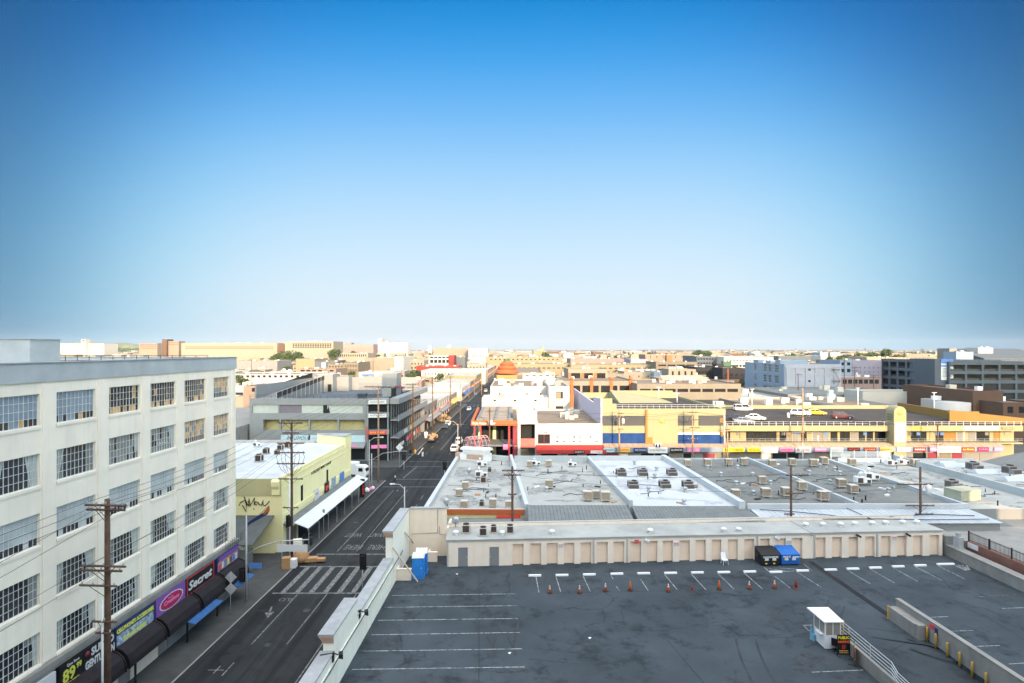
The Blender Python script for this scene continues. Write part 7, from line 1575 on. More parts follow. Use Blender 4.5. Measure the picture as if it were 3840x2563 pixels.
# far corner mast arm with diamond sign
x,y=ux(-28.3,104.4),104.4
t=thing('signal_mast','slim signal mast arm reaching over the crossroads from the canopy end','signal mast',(x,y+1.2,.13)); b=MB(); b.tube([(x,y+1.2,.13),(x,y+1.2,6.6)],.1,6); b.build('mast',m_['lamp_grey'],t); b=MB(); b.tube([(x,y+1.2,5.4),(x+2,y+1.3,6.6),(x+5,y+1.4,7.0),(x+6.6,y+1.4,7.0)],.05,6); b.build('arm',m_['lamp_grey'],t)
def diamond(x,y,z,s,label,post=True,mt='bare_metal',z0=.13,two=None):
    t=thing('road_sign',label,'road sign',(x,y,z0))
    for i,zz in enumerate([z]+([two] if two else [])):
        b=MB(FR((x,y,zz))@Matrix.Rotation(math.pi/4,4,'Y')); b.box(-s/2,-.02,-s/2,s/2,.02,s/2); b.build('plate',m_[mt],t)
    b=MB(); b.tube([(x,y-.05,z0),(x,y-.05,z+.35)],.035,6); b.build('post',m_['lamp_grey'],t)
diamond(ux(-28.6,55.4),55.4,3.75,.82,'pair of blank diamond road signs, one above the other, before the black awnings',two=2.62)
diamond(X_(1498,126),126,4.2,1.2,'diamond road sign with red light on the far left corner of the crossroads',mt='sign_white')
x,y=ux(-28,69.5)+.3,69.9
# parking meters and small signs along the canopy pavement
for k,(px,py) in enumerate(((1228,1988),(1277,1944),(1332,1894))):
    p_=G(px,py,.13); t=thing('parking_meter','%s parking meter along the canopy pavement'%['nearest','middle','farthest'][k],'parking meter',p_,0,'parking meters'); b=MB(); b.tube([p_,p_+Vector((0,0,1.1))],.035,6); b.build('post',m_['dark_steel'],t); b=MB(); b.lathe((p_.x,p_.y,1.22),[(.05,0),(.11,.05),(.11,.25),(.06,.36)],8); b.build('meter_head',m_['dark_steel'],t)
p_=G(1214,1999,.13); t=thing('road_sign','tall thin sign post seen edge on before the metal canopy','road sign',p_); b=MB(); b.tube([p_,p_+Vector((0,0,3.3))],.035,6); b.build('post',m_['lamp_grey'],t); b=MB(); b.box(p_.x-.16,p_.y-.03,2.85,p_.x+.16,p_.y,3.45); b.build('plate',m_['panel_grey'],t)
p_=G(1359,1864,.13); b=MB(FR(p_)); b.box(-.35,-.3,0,.35,.3,3.1); o=tag(b.build('sign_pillar',m_['sign_black'],None,FR(p_)),'black advertising pillar at the far end of the canopy','pillar'); b=MB(FR(p_)); b.box(.1,-.315,.5,.3,-.301,2.2); b.build('red_lettering',m_['sign_red'],o)
p_=G(1362,1740,.13)
for k,(px,py,s) in enumerate(((1376,1846,.75),(1391,1840,.62),(1398,1836,.55))):
    p_=G(px,py,.13); b=MB(FR(p_)); b.lathe((0,0,0),[(s*.5,0),(s*.72,s*.3),(s*.62,s*.7),(s*.25,s),(s*.1,s*1.15)],9); tag(b.build('trash_bag',m_['trash_white'] if k!=1 else m_['sign_pink'],None,FR(p_)),['white full trash bag by the lamp at the canopy end','pinkish trash bag by the lamp at the canopy end','smaller white trash bag by the lamp at the canopy end'][k],'trash bag')
# clutter around the second pole
def boxy(px,py,w,d,h,mt,label,cat,yaw=0.2,name='cardboard_box'):
    p_=G(px,py,.13); b=MB(FR(p_,yaw)); b.box(-w/2,-d/2,0,w/2,d/2,h); b.box(-w/2-.02,-.04,h,w/2+.02,.04,h+.02); return tag(b.build(name,m_[mt],None,FR(p_,yaw)),label,cat)
boxy(1074,2132,.9,.8,1.3,'cardboard','brown cardboard box left of the canopy pole','box'); boxy(1096,2128,1.0,.8,1.0,'trash_white','white box with black print at the foot of the canopy pole','box',.1)
p_=G(1128,2104,.13); t=thing('slumped_armchair','brown slumped armchair wrapped in cardboard on the kerb','armchair',p_); b=MB(FR(p_,.3)); b.lathe((0,0,0),[(.9,0),(1.0,.5),(.8,1.1),(.45,1.55),(.15,1.7)],9); b.build('back',m_['cardboard'],t); b=MB(FR(p_,.1)); b.box(.3,-.6,0,2.0,.3,.45); b.build('seat',m_['cardboard'],t); b=MB(FR(p_,.0)); b.box(2.02,-.45,.08,3.0,.25,.38); b.build('foot_rest',m_['cardboard'],t)
p_=G(1112,2075,.13); b=MB(FR(p_,.2)); b.box(-.6,-.5,0,.6,.5,1.7); b.box(-.5,-.52,.9,.5,-.501,1.6); tag(b.build('newspaper_box',m_['pale_green_wall'],None,FR(p_)),'pale green cabinet behind the canopy pole','cabinet')
p_=G(1159,2044,.13); t=thing('trash_bin','dark round trash bin on the canopy pavement','trash bin',p_); b=MB(); b.lathe(p_,[(.3,0),(.42,.1),(.45,1.0),(.47,1.05),(.2,1.2)],12); b.build('drum',m_['dark_steel'],t); b=MB(); b.lathe((p_.x,p_.y,p_.z+1.201),[(.32,0),(.36,.25),(.1,.5)],12); b.build('lid',m_['black_metal'],t)
p_=G(1057,2125,.13); t=thing('road_sign','white parking sign on a short post left of the canopy pole','road sign',p_); b=MB(); b.tube([p_,p_+Vector((0,0,3.2))],.04,6); b.build('post',m_['lamp_grey'],t); b=MB(); b.box(p_.x-.45,p_.y-.08,1.9,p_.x+.45,p_.y-.05,2.7); o=b.build('plate',m_['sign_white'],t); lettering('P',.5,m_['sign_blue'],o,Matrix.Translation((p_.x,p_.y-.09,2.3))@RX)
boxy(1540,1700,.6,.5,.9,'sign_black','black litter box on the far left corner of the crossroads','box',0,'litter_box')
p_=G(1557,1702,.13); b=MB(); b.lathe(p_,[(.25,0),(.25,.15),(.2,.2),(.2,.7),(.26,.75),(.15,.95),(.05,1.05)],10); b.tube([p_+Vector((-.35,0,.55)),p_+Vector((.35,0,.55))],.09,6); tag(b.build('fire_hydrant',m_['yellow_paint'],None,FR(p_)),'yellow fire hydrant past the crossroads on the left pavement','fire hydrant')
p_=G(1597,1643,.13); b=MB(); b.lathe(p_,[(.5,0),(.55,1.5),(.5,1.7),(.1,1.8)],12); tag(b.build('drum',m_['unit_white'],None,FR(p_)),'pale upright drum on the pavement before the grey stucco shop','drum')
b=MB(); p_=G(1568,1712,0); stripe(b,G(1568,1706),G(1586,1680),.25,.02); b.box(p_.x+.9,p_.y-.2,0,p_.x+1.3,p_.y+.1,1.0); tag(b.build('barricade',m_['sign_white'],None,FR(p_)),'small white barricade on the road edge past the crossroads','barricade')
# ================================================================ vehicles
def loft(mb,rings,mi=0,sm=False):
    n=len(rings[0]); vs=[v for r_ in rings for v in r_]; fs=[]
    for i in range(len(rings)-1):
        for k in range(n): fs.append((i*n+k,i*n+(k+1)%n,(i+1)*n+(k+1)%n,(i+1)*n+k))
    fs.append(tuple(range(n-1,-1,-1))); fs.append(tuple((len(rings)-1)*n+k for k in range(n))); mb.add(vs,fs,mi,sm)
def car(kind,col,M,label,cat='car',group=None,name='parked_car'):
    t=thing(name,label,cat,(0,0,0),0,group); pm=mat('paint_%02x%02x%02x'%tuple(int(c*255) for c in col),col,.28,.03,1,spec=.6)
    K={'sedan':(4.7,.90,.95,[(-1.75,.95),(-1.15,1.40),(.15,1.44),(1.05,.98)]),'suv':(4.8,.95,1.08,[(-2.2,1.05),(-1.95,1.68),(.35,1.74),(1.15,1.10)]),'van':(5.0,.97,1.1,[(-2.4,1.1),(-2.3,1.78),(.9,1.80),(1.75,1.12)]),'pickup':(5.4,.97,1.08,[(-.75,1.05),(-.6,1.72),(.55,1.74),(1.3,1.10)])}[kind]
    L_,hw,zb,cab=K; h=L_/2; b=MB()
    st=[(-h,.45,zb-.12,.84),(-h+.12,.28,zb-.02,.95),(-h+.6,.24,zb,1.0),(-.3,.22,zb,1.0),(1.0,.22,zb-.02,1.0),(h-.55,.24,zb-.16,.98),(h-.1,.28,zb-.28,.9),(h,.42,zb-.42,.78)]
    rings=[]
    for x,z0,z1,k in st: w=hw*k; rings.append([(x,-w*.9,z0),(x,w*.9,z0),(x,w,z0+.2),(x,w,z1-.18),(x,w*.9,z1),(x,-w*.9,z1),(x,-w,z1-.18),(x,-w,z0+.2)])
    loft(b,rings)
    (xa,za),(xb_,zb2),(xc,zc),(xd,zd_)=cab; w1=hw*.86; w2=hw*.70
    b.box(xb_-.04,-w2-.015,zb2-.06,xc+.04,w2+.015,max(zb2,zc)+.03)
    for y in (-1,1):
        for (p0,p1) in (((xa,zb-.02),(xb_,zb2)),((xd,zb-.02),(xc,zc)),(((xa+xd)/2-.1,zb-.02),((xb_+xc)/2-.1,zb2))): b.tube([(p0[0],y*w1,p0[1]),(p1[0],y*w2,p1[1])],.055,4)
    if kind=='pickup': b.box(-h+.12,-hw*.98,zb,-.85,-hw*.86,zb+.03); b.box(-h+.12,hw*.86,zb,-.85,hw*.98,zb+.03)
    b.build('body',pm,t)
    b=MB(); loft(b,[[(xa,-w1,zb-.03),(xa,w1,zb-.03),(xa,w1,zb-.02),(xa,-w1,zb-.02)],[(xb_,-w1,zb-.03),(xb_,w1,zb-.03),(xb_,w2,zb2),(xb_,-w2,zb2)],[(xc,-w1,zb-.03),(xc,w1,zb-.03),(xc,w2,zc),(xc,-w2,zc)],[(xd,-w1,zb-.05),(xd,w1,zb-.05),(xd,w1,zb-.03),(xd,-w1,zb-.03)]]); b.build('window',m_['car_glass'],t)
    for x in (-h*.62,h*.62):
        for y in (-1,1):
            b=MB(Matrix.Translation((x,y*(hw-.1),.33))@Matrix.Rotation(-y*math.pi/2,4,'X')); b.lathe((0,0,-.1),[(.26,0),(.33,.03),(.33,.19),(.27,.22)],14); o=b.build('wheel',m_['rubber'],t); b=MB(Matrix.Translation((x,y*(hw-.1),.33))@Matrix.Rotation(-y*math.pi/2,4,'X')); b.lathe((0,0,.121),[(.21,0),(.2,.012),(.05,.02)],12); b.build('rim',m_['steel'],o)
    for y in (-1,1):
        b=MB(); b.box(h-.14,y*hw*.5,zb-.5,h-.01,y*hw*.82,zb-.34); b.build('headlight',m_['lamp_clear'],t); b=MB(); b.box(-h-.02,y*hw*.55,zb-.35,-h+.1,y*hw*.84,zb-.16); b.build('tail_light',m_['tail_red'],t)
    t.matrix_world=M; MW[t.name]=M; return t
W_=(.80,.80,.79); K_=(.02,.02,.024); S_=(.42,.43,.44)
def at(px,py,z,yaw): p_=G(px,py,z); return FR((p_.x,p_.y,z+.01),yaw)
ST=math.pi/2-.021
car('sedan',(.05,.06,.08),at(1671,1607,0,-ST),'dark grey car parked at the left kerb past the grey stucco shop'); car('sedan',W_,at(1680,1596,0,-ST),'white car parked behind the dark grey one at the left kerb')
car('suv',W_,at(1706,1692,0,ST),'white suv parked at the right kerb, nearer one','car'); car('suv',W_,at(1722,1664,0,ST),'white suv parked at the right kerb, farther one')
car('sedan',W_,at(1759,1540,0,-ST),'white car driving on the street at the second crossing',name='car'); car('sedan',(.16,.18,.19),at(1783,1482,0,-ST),'dark grey car parked far down the street on the left')
car('suv',S_,at(1822,1470,0,ST),'silver car far down the street, middle lane',name='car'); car('sedan',(.25,.30,.36),at(1838,1488,0,ST),'bluish car at the right kerb beside the white cube')
car('sedan',K_,at(1812,1455,0,ST),'small black car far down the street'); car('sedan',W_,at(1856,1425,0,ST),'tiny white car near the pagoda')
ZD=8.79
car('van',W_,at(2786,1541,ZD,0.05),'white minivan parked alone at the back of the yellow deck'); car('sedan',K_,at(2772,1578,ZD,-.25),'black car on the left of the yellow deck'); car('sedan',(.3,.32,.38),at(2790,1589,ZD,-.2),'bluish car half hidden at the deck railing')
car('sedan',(.78,.78,.74),at(2834,1576,ZD,-.45),'white car on the left of the yellow deck right of the black one'); car('suv',W_,at(3002,1558,ZD,-.4),'white suv beside the yellow car on the deck'); car('sedan',(.85,.55,.02),at(3062,1556,ZD,-.25),'bright yellow car on the parking deck'); car('suv',(.10,.025,.025),at(3158,1571,ZD,-.3),'dark red suv on the parking deck left of the tower sign')
p_=Vector((X_(1391,136.5),136.5,13.35)); car('pickup',(.03,.045,.05),FR(p_,.0)@Matrix.Scale(1.12,4),'dark green pickup with camper shell on the arcade roof','pickup'); b=MB(FR(p_)); b.box(-3.0,-1.0,1.25,-.9,1.0,2.0)
o=tag(b.build('camper_shell',mat('shell_dark',(.03,.04,.045),.4,.1,1),None,FR(p_)),'dark camper shell covering the bed of the arcade roof pickup','camper shell')
# white box truck nose in the side street
t=thing('box_truck','white cab-over truck in the side street behind the yellow shop','truck',(0,0,0)); b=MB(); loft(b,[[(x,-1.05,z0),(x,1.05,z0),(x,1.05,z1*.62),(x,.95,z1),(x,-.95,z1),(x,-1.05,z1*.62)] for x,z0,z1 in ((-.9,.5,2.55),(.5,.5,2.55),(.95,.5,2.3),(1.25,.5,1.5),(1.3,.55,1.3))]); b.build('cab',m_['white_paint'],t)
b=MB(); b.box(-6.2,-1.15,.9,-.95,1.15,3.1); b.build('cargo_box',m_['white_paint'],t); b=MB(); b.add([(.98,-.85,2.2),(.98,.85,2.2),(1.28,.9,1.5),(1.28,-.9,1.5)],[(0,3,2,1)]); b.box(-.3,-1.062,1.5,.6,-1.04,2.2); b.box(-.3,1.04,1.5,.6,1.062,2.2); b.build('window',m_['car_glass'],t)
for x in (.3,-4.6):
    for y in (-.95,.95): b=MB(Matrix.Translation((x,y,.42))@Matrix.Rotation(math.pi/2,4,'X')); b.lathe((0,0,-.12),[(.3,0),(.42,.04),(.42,.2),(.3,.24)],14); b.build('wheel',m_['rubber'],t)
b=MB(); b.box(1.28,-.9,.55,1.36,.9,.8); b.build('bumper',m_['panel_grey'],t)
Mt=FR(G(1357,1793,0)+Vector((0,0,.01)),-.15); t.matrix_world=Mt; MW[t.name]=Mt
# flat cart with dry palm fronds and planks at the left kerb
p_=G(1622,1655,0); t=thing('flatbed_trailer','flatbed trailer loaded with planks and dry brush at the left kerb','trailer',p_); fr=FR(p_,ST)
b=MB(fr); b.box(-3.5,-1,.6,3.5,1,.8); b.box(-3.5,-1,.8,3.5,-.94,1.4); b.box(-3.5,.94,.8,3.5,1,1.4); b.build('bed',m_['dark_steel'],t); b=MB(fr); 
for k in range(5): b.tube([(-3.2,-.7+.3*k,.9+.05*k),(3.0,-.6+.3*k,1.1+.08*k)],.09,4)
b.build('planks',m_['timber'],t)
b=MB(fr); r=random.Random(6); leafball(b,(1.5,0,1.3),1.2,.5,60,.3,r,1); b.build('brush',m_['cardboard'],t)
for x in (-1,1):
    for y in (-1,1): b=MB(fr@Matrix.Translation((x,y*.95,.35))@Matrix.Rotation(math.pi/2,4,'X')); b.lathe((0,0,-.1),[(.33,0),(.35,.2)],12); b.build('wheel',m_['rubber'],t)
p_=G(1665,1585,.13); b=MB(FR(p_)); leafball(b,(0,0,1.4),2.4,1.4,140,.35,random.Random(3),1); tag(b.build('dry_bush',mat('dry_leaf',(.30,.22,.13),.9,.3,2),None,FR(p_)),'big dry brown bush on the left pavement by the parked cars','bush')
# ================================================================ people
def skinmesh(name,V,E,Rd,mats):
    me=bpy.data.meshes.new(name); me.from_pydata(V,E,[]); o=bpy.data.objects.new('tmp',me); COL.objects.link(o)
    md=o.modifiers.new('s','SKIN'); sv=me.skin_vertices[0].data
    for i,r_ in enumerate(Rd): sv[i].radius=(r_,r_) if not isinstance(r_,tuple) else r_
    sv[0].use_root=True; ms=o.modifiers.new('u','SUBSURF'); ms.levels=1; ms.render_levels=1
    bpy.context.view_layer.update(); m2=bpy.data.meshes.new_from_object(o.evaluated_get(bpy.context.evaluated_depsgraph_get())); m2.name=name
    bpy.data.objects.remove(o); m2.materials.clear(); m2.materials.append(mats); m2.polygons.foreach_set('use_smooth',[True]*len(m2.polygons)); return m2
def person(M,shirt,trousers,label,stride=.22):
    t=thing('person',label,'person',(0,0,0)); s=stride
    V=[(0,0,.95),(0,0,1.15),(0,0,1.38),(0,0,1.50),(0,.02,1.60),(0,.03,1.72), (-.19,0,1.40),(-.24,s*.5,1.12),(-.23,s*.9+.06,.88),(.19,0,1.40),(.24,-s*.5,1.12),(.23,-s*.6+.05,.88),(-.10,0,.90),(-.11,-s*.5+.03,.50),(-.11,-s-.05,.09),(-.11,-s+.13,.04),(.10,0,.90),(.11,s*.6+.03,.50),(.11,s,.08),(.11,s+.17,.04)]
    E=[(0,1),(1,2),(2,3),(3,4),(4,5),(2,6),(6,7),(7,8),(2,9),(9,10),(10,11),(0,12),(12,13),(13,14),(14,15),(0,16),(16,17),(17,18),(18,19)]
    Rd=[.13,.125,.14,.055,.10,.075,.06,.045,.034,.06,.045,.034,.085,.06,.042,.035,.085,.06,.042,.035]
    for c,sx in ((8,-1),(11,1)):     # five fingers on each hand
        x,y,z=V[c]; b0=len(V); V.append((x,y+.02,z-.07)); Rd.append(.028); E.append((c,b0))
        for i,(dy,ln) in enumerate(((-.03,.07),(-.01,.085),(.01,.08),(.03,.065))): V.append((x,y+.02+dy,z-.07-ln)); Rd.append(.009); E.append((b0,len(V)-1))
        V.append((x-sx*.03,y+.06,z-.10)); Rd.append(.011); E.append((b0,len(V)-1))
    place('body',skinmesh('body',V,E,Rd,m_['skin_tone']),t,I4)
    place('shirt',skinmesh('shirt',[V[i] for i in (0,1,2,6,7,9,10)],[(0,1),(1,2),(2,3),(3,4),(2,5),(5,6)],[.15,.145,.16,.085,.06,.085,.06],shirt),t,I4)
    place('trousers',skinmesh('trousers',[V[i] for i in (0,12,13,14,16,17,18)],[(0,1),(1,2),(2,3),(0,4),(4,5),(5,6)],[.145,.105,.08,.06,.105,.08,.06],trousers),t,I4)
    b=MB(); b.lathe((0,.02,1.66),[(.115,0),(.12,.06),(.09,.14),(.03,.17)],10); b.build('hair',m_['sign_black'],t)
    b=MB(); b.box(-.045,.125,1.66,-.025,.135,1.675); b.box(.025,.125,1.66,.045,.135,1.675); b.box(-.015,.12,1.61,.015,.15,1.65); b.box(-.03,.12,1.575,.03,.13,1.585); b.build('face',m_['rubber'],t)
    for x in (-.16,.16): pass
    t.matrix_world=M; MW[t.name]=M; return t
p_=G(1482,1812,0); person(FR(p_,-1.2),m_['sign_white'],m_['sign_black'],'person in white shirt and dark trousers walking across the crosswalk')
p_=G(3036,1557,ZD); person(FR((p_.x,p_.y,ZD+.02),2.6),m_['sign_white'],m_['trash_white'],'person in white clothes standing between white suv and yellow car',.1)
p_=G(3046,1555,ZD); person(FR((p_.x,p_.y,ZD+.02),-2.6),m_['sign_gold'],m_['cardboard'],'person in tan clothes standing next to the yellow car',.1)
# ================================================================ things standing on the deck
def toilet(M,label):
    t=thing('portable_toilet',label,'portable toilet',(0,0,0),0,'blue portable toilets'); b=MB(); b.box(-.56,-.56,.12,.56,.56,2.02); b.box(-.6,-.6,0,.6,.6,.119)
    for x in (-.56,.50): b.box(x,-.585,.12,x+.06,-.561,2.02)
    b.build('cabin',m_['plastic_blue'],t)
    b=MB(); b.box(-.44,-.60,.2,.44,-.561,1.95); b.box(-.36,-.615,.35,-.04,-.601,1.0); b.box(.04,-.615,.35,.36,-.601,1.0); b.box(-.36,-.615,1.15,.36,-.601,1.6); o=b.build('door',m_['plastic_blue'],t); b=MB(); b.box(.30,-.63,1.02,.38,-.601,1.12); b.build('latch',m_['unit_white'],o)
    b=MB(); b.box(-.6,-.62,2.021,.6,.6,2.1); 
    for k in range(5): b.ext([(-.6,2.1),(.58,2.1),(.35,2.32),(-.45,2.32)],-.56+.235*k,-.40+.235*k)
    b.ext([(-.55,2.1),(.55,2.1),(.33,2.26),(-.42,2.26)],-.56,.54); b.build('roof',m_['white_paint'],t); b=MB(); b.box(.47,-.59,.12,.56,-.5611,2.02) if False else b.box(.561,-.5,.2,.575,.5,1.9); b.build('side_panel',m_['plastic_blue'],t)
    t.matrix_world=M; MW[t.name]=M
p0=G(1566,2172,DZ); toilet(FR((p0.x,p0.y+.56,DZ),.05),'blue portable toilet with white ridged roof, nearer one at the corner'); toilet(FR((p0.x+.12,p0.y+1.82,DZ),.05),'blue portable toilet with white ridged roof, farther one behind the first')
def cone_proto(key,striped,dark,h):
    root=thing('traffic_cone',None,'traffic cone'); PROTO[key]=[root,False]; k=h/.71; mt='cone_dark' if dark else 'cone_orange'
    b=MB(); b.lathe((0,0,.03),[(.13*k,0),(.03*k,.68*k),(.02*k,.70*k)],14); b.build('cone',m_[mt],root)
    b=MB(); b.box(-.18*k,-.18*k,0,.18*k,.18*k,.03); b.build('base',m_['rubber'] if not dark else m_['cone_dark'],root)
    if striped:
        for z0,z1 in ((.36,.46),(.52,.64)): r0=.13-.10*z0/.68; r1=.13-.10*z1/.68; b=MB(); b.lathe((0,0,.03),[(r0*k+.004,z0*k),(r1*k+.004,z1*k)],14); b.build('reflective_band',m_['white_paint'],root)
cone_proto('cs',True,False,.71); cone_proto('co',False,False,.80); cone_proto('cd',False,True,.46); cone_proto('cD',False,True,.82)
for key,x,y,lab in (('cs',28,412,'striped orange cone at the left end of the row'),('cs',290,412,'striped orange cone, second from the left'),('cs',518,393,'striped orange cone, third from the left'),('co',737,387,'plain bright orange cone without stripes'),('cs',1072,398,'striped orange cone right of the plain bright orange one'),('cd',1281,387,'smallest dark red cone'),('co',1520,380,'plain rust orange tall cone in the middle of the row'),('cs',1785,375,'striped orange cone left of the one before the dumpsters'),('cs',2008,368,'striped orange cone nearest the dumpsters'),('cD',2196,365,'tall dark red cone at the right end of the row')):
    p_=G(2050+.4257*x,2050+.4257*y,DZ); inst(key,FR((p_.x,p_.y,DZ+.004),x*.01)@Matrix.Scale(1.05,4),lab,None,'traffic cones on the deck')
b=MB(); b.ext([(-.08,0),(.08,0),(.06,.11),(-.06,.11)],-.92,.92); root=b.build('wheel_stop',m_['white_paint'],None,I4); root['category']='wheel stop'; PROTO['ws']=[root,False]
ws=[(2005.7,2159)]+[(2050+.4257*x,2050+.4257*y) for x,y in ((135,253),(376,247),(618,241),(854,237),(1092,234),(1327,230),(1560,227),(1789,222),(2018,225),(2255,213))]+[(3100+.3635*x,1680+.3635*y) for x,y in ((40,1258),(270,1248),(503,1237),(737,1224),(965,1213),(1225,1200))]
for i,(px,py) in enumerate(ws):
    p_=G(px,py+2,DZ); inst('ws',FR((p_.x,p_.y,DZ+.004),.05)@Matrix.Diagonal((.68 if i<16 else 1.0,1.6,1.25,1)),'white concrete wheel stop, %s from the left along the storage doors'%ORD[i],None,'white wheel stops')
def dumpster(M,mt,label,txt):
    t=thing('dumpster',label,'dumpster',(0,0,0)); b=MB(); b.ext([(-.75,.14),(.75,.14),(.75,1.45),(-.55,1.12),(-.80,1.10),(-.80,.75)],-.96,.96); b.box(-1.0,-.84,1.0,1.0,-.70,1.09); b.box(-1.1,-.25,.75,-.965,.25,.95); b.box(.965,-.25,.75,1.1,.25,.95); b.build('bin',m_[mt],t)
    for x0,x1 in ((-.98,-.01),(.01,.98)):
        b=MB(); b.slab((x0,-.86,1.16),(x1,-.86,1.16),(x1,.78,1.60),(x0,.78,1.60),.06)
        for k in range(5): x=x0+.12+.18*k; b.tube([(x,-.84,1.17),(x,.76,1.60)],.028,4)
        b.build('lid',m_[mt],t)
    for x in (-.8,.8):
        for y in (-.6,.6): b=MB(Matrix.Translation((x,y,.08))@Matrix.Rotation(math.pi/2,4,'X')); b.lathe((0,0,-.04),[(.08,0),(.08,.08)],10); b.build('caster',m_['rubber'],t)
    for x in (-.45,.35): b=MB(); b.box(x-.2,-.815,.58,x+.2,-.8005,.84); b.build('label_plate',m_['sign_white'],t)
    if mt=='dumpster_blue': b=MB(); b.box(.2,-.82,.84,.92,-.8007,1.0); b.build('label_plate',m_['sign_white'],t)
    lettering(txt,.24,m_['sign_white'],t,Matrix.Translation((-.05 if len(txt)>8 else -.42,-.86,.95))@RX,width=1.6 if len(txt)>8 else .8,bold=.012)
    if mt!='dumpster_blue':
        for x in (-.5,.35): b=MB(); b.box(x-.1,-.79,.22,x+.1,-.7505,.32); b.build('yellow_sticker',m_['sign_yellow'],t)
    t.matrix_world=M; MW[t.name]=M
pa=G(2888,2123,DZ); pb=G(2960,2121,DZ); Sc=Matrix.Scale(1.0,4)
dumpster(FR((pa.x,pa.y+.7,DZ),.06),'dumpster_black','black dumpster with sloping ribbed lids and white lettering','PACA PROPERTIES'); dumpster(FR((pb.x+.05,pb.y+.7,DZ),.06),'dumpster_blue','blue dumpster with sloping ribbed lids beside the black one','PROP 27')
def chair(M,mt,label,office=False):
    t=thing('chair',label,'chair',(0,0,0)); b=MB(); b.box(-.25,-.25,.42,.25,.25,.47); b.build('seat',m_[mt],t); b=MB(); b.add([(-.24,.22,.5),(.24,.22,.5),(.22,.34,1.0),(-.22,.34,1.0),(-.24,.27,.5),(.24,.27,.5),(.22,.39,1.0),(-.22,.39,1.0)],[(0,1,2,3),(7,6,5,4),(0,4,5,1),(1,5,6,2),(2,6,7,3),(3,7,4,0)]); b.build('backrest',m_[mt],t)
    if office: b=MB(); b.tube([(0,0,.1),(0,0,.42)],.04,6); [b.tube([(0,0,.12),(.3*math.cos(a),.3*math.sin(a),.05)],.03,5) for a in [k*1.257 for k in range(5)]]; b.build('swivel_base',m_[mt],t)
    else:
        for x in (-.22,.22):
            for y in (-.22,.22): b=MB(); b.tube([(x*1.12,y*1.12,0),(x,y,.42)],.022,5); b.build('leg',m_[mt],t)
    t.matrix_world=M; MW[t.name]=M
p_=G(2720,2120,DZ); chair(FR((p_.x,p_.y+.2,DZ+.004),.1)@Matrix.Scale(1.1,4),'white_paint','white plastic chair standing before the storage doors')
# attendant's booth
p_=G(3094,2436,DZ); fr=FR((p_.x,p_.y,DZ),.02)
t=thing('attendant_booth','small white attendant booth with windows and overhanging flat roof','booth',(p_.x,p_.y,DZ)); b=MB(fr)
wdt,dpt=1.22,1.55
b.box(0,0,.05,wdt,dpt,1.05)
for x in (0,wdt-.08):
    for y in (0,dpt-.08): b.box(x,y,1.05,x+.08,y+.08,2.1)
b.box(0,0,2.0,wdt,.06,2.12); b.box(0,dpt-.06,2.0,wdt,dpt,2.12); b.box(wdt/2-.03,.01,1.05,wdt/2+.03,.05,2.0); b.box(.01,dpt*.5-.03,1.05,.05,dpt*.5+.03,2.0); b.build('cabin',m_['white_paint'],t)
b=MB(fr); b.slab((-.14,-.14,2.12),(wdt+.14,-.14,2.12),(wdt+.12,dpt+.35,2.30),(-.35,dpt+.35,2.30),.08); b.build('roof',m_['white_paint'],t)
gm=glassmat('booth_glass',(.30,.27,.23),.15,.4)
b=MB(fr); b.box(.08,.02,1.06,wdt-.08,.04,1.99); b.build('window',gm,t); b=MB(fr); b.box(.02,.08,1.06,.04,dpt-.08,1.99); b.build('window',gm,t); b=MB(fr); b.box(wdt-.04,.08,1.06,wdt-.02,dpt-.08,1.99); b.build('window',gm,t)
b=MB(fr); b.box(-.25,.2,1.0,-.002,.9,1.06); b.build('shelf',m_['white_paint'],t)
b=MB(fr); b.box(-.012,.1,.06,-.002,.75,.98); b.build('door',m_['white_paint'],t)
p_=G(3052,2400,DZ); b=MB(FR(p_,.3)); b.ext([(-.22,0),(.22,0),(.16,.45),(.16,.95),(.1,.98),(.08,.5),(-.2,.48)],-.2,.2); tag(b.build('blue_stool',mat('pale_blue',(.18,.38,.50),.5,.08,2),None,FR(p_)),'pale blue plastic chair at the left side of the booth','chair')
p_=G(3135,2441,DZ); chair(FR((p_.x,p_.y,DZ+.004),2.4)@Matrix.Scale(1.05,4),'black_metal','black office chair in front of the booth',True)
def frame_sign(M,label,w,h,full):
    t=thing('frame_sign',label,'sign',(0,0,0)); b=MB(); b.add([(-w/2,0,.12),(w/2,0,.12),(w/2,.0,h),(-w/2,.0,h),(-w/2,.04,.12),(w/2,.04,.12),(w/2,.04,h),(-w/2,.04,h)],[(0,1,2,3),(7,6,5,4),(0,4,5,1),(1,5,6,2),(2,6,7,3),(3,7,4,0)]); o=b.build('panel',m_['sign_black'],t)
    b=MB()
    for x in (-w/2,w/2): b.tube([(x,.02,0),(x,.02,h+.03)],.025,5); b.tube([(x,-.35,.02),(x,.4,.02)],.025,5)
    b.tube([(-w/2,.02,h+.03),(w/2,.02,h+.03)],.025,5); b.build('stand',m_['black_metal'],t)
    rows=(('PUBLIC',h-.17,.27,'sign_yellow'),('PARKING',h-.47,.23,'cone_orange'),('$5',h-.85,.36,'sign_red'),('CASH ONLY',h-1.12,.1,'sign_gold'),('ALL DAY PARKING',h-1.26,.08,'sign_gold'))
    for s,z,sz,mt in rows: lettering(s,sz,m_[mt],o,Matrix.Translation((0,-.012,z))@RX,width=w*(.9 if sz>.2 and s!='$5' else (.3 if s=='$5' else .75)),bold=.006)
    t.matrix_world=M; MW[t.name]=M
pa=G(3164,2461,DZ); frame_sign(FR((pa.x,pa.y,DZ+.004),.02),'black public parking sign in a stand facing the camera beside booth',.92,1.5,True)
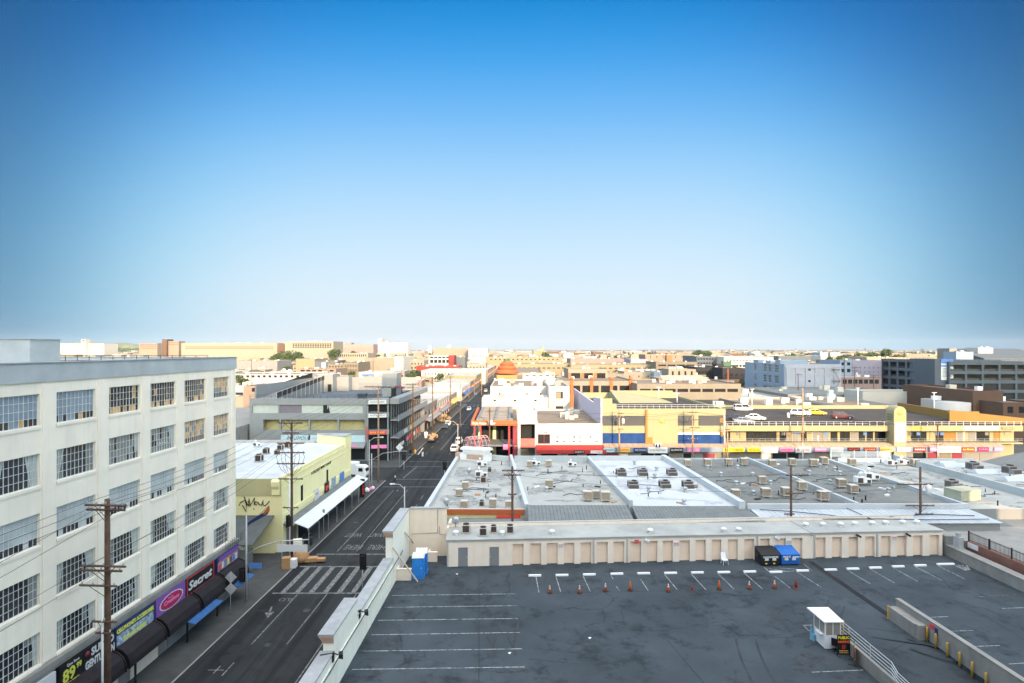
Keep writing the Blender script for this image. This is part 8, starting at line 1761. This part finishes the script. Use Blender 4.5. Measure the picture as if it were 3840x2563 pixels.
pa=G(3208,2492,DZ); frame_sign(FR((pa.x,pa.y+.1,DZ+.004),1.0),'second black parking sign turned away, against the ramp wall',.8,1.4,True)
# lamp posts on the roof decks and further lots
for k,(px,py0,Y,z0,lab) in enumerate(((2470,1454,160,11.8,'slim white lamp post on the yellow building roof, left one'),(2539,1477,150,11.8,'slim white lamp post on the yellow building roof, right one'),(2820,1461,163,ZD,'white lamp post at the back of the parking deck'),(3217,1457,166,8,'white lamp post behind the middle of the deck'),(3503,1474,150,8.8,'white lamp post near the amber ramp landing'))):
    zt=zat(py0,Y); x=X_(px,Y); t=thing('lamp_post',lab,'lamp post',(x,Y,z0)); b=MB(); b.tube([(x,Y,z0),(x,Y,zt)],.1,6); b.build('mast',m_['unit_white'],t); b=MB(); b.box(x-.6,Y-.12,zt,x+.6,Y+.12,zt+.12); b.build('lamp_head',m_['unit_white'],t)
for k,(x0,x1,y,z,mt) in enumerate(((ux(-27.6,46),0,46,0,''),)): pass
# fallen scraps
r=random.Random(12)
for i in range(14):
    if i in (1,3,4,6): continue
    p_=G(r.uniform(1500,3000),r.uniform(2150,2520),DZ) if i<7 else G(r.uniform(1250,1650),r.uniform(1690,1960),0)
    if i>=7 and not (-26.5<p_.x-.0211*p_.y<-16.5): continue
    b=MB(FR((p_.x,p_.y,(DZ if i<7 else 0)+.008),r.uniform(0,6))); b.add([(-.12,-.08,0),(.1,-.1,.02),(.13,.09,0),(-.08,.11,.03)],[(0,1,2,3)]); tag(b.build('paper_scrap',m_['trash_white'],None,FR((p_.x,p_.y,.01))),'tiny white paper scrap lying on the asphalt','litter','paper scraps on the asphalt')
# ================================================================ the towers behind the photographer, whose shade covers the foreground
def tower(label,x0,x1,y0,y1,z,wm='cream_wall'):
    t=thing('tower_block',label,'building',(x0,y0,0)); b=MB(); b.box(x0,y0,0,x1,y1,z); b.build('wall',m_[wm],t)
    b=MB()
    return t
tower('wide office block behind the camera whose shade covers the deck',-14,77.0,-14,-6,37)
tower('taller office block behind the camera, on the street side',-95,-14.3,-14,-6,45)
tower('office block behind the camera, right of the sunlit gap',82.0,89,-14,-6,36.5)
tower('long office block behind the camera at the right',92.0,116,-14,-6,36.5)
tower('lower block behind the camera at the far right',116.3,140,-14,-6,30)
tower('high rise far behind the camera shading the grey arcade',-14,34,-130,-95,80)
tower('distant high rise shading the dark garage',196,420,-150,-110,132)
# ================================================================ evening air
b=MB(); b.box(-8600,-400,-1.12,8600,8200,150)
hm=bpy.data.materials.new('haze_air'); hm.use_nodes=True; nt=hm.node_tree; nt.nodes.clear()
o_=nt.nodes.new('ShaderNodeOutputMaterial'); v_=nt.nodes.new('ShaderNodeVolumePrincipled'); v_.inputs['Color'].default_value=(.62,.70,.82,1); v_.inputs['Density'].default_value=.000032; v_.inputs['Anisotropy'].default_value=0.0
nt.links.new(v_.outputs[0],o_.inputs['Volume'])
tag(b.build('haze',hm),'thin evening haze over the city','haze',None,'stuff')
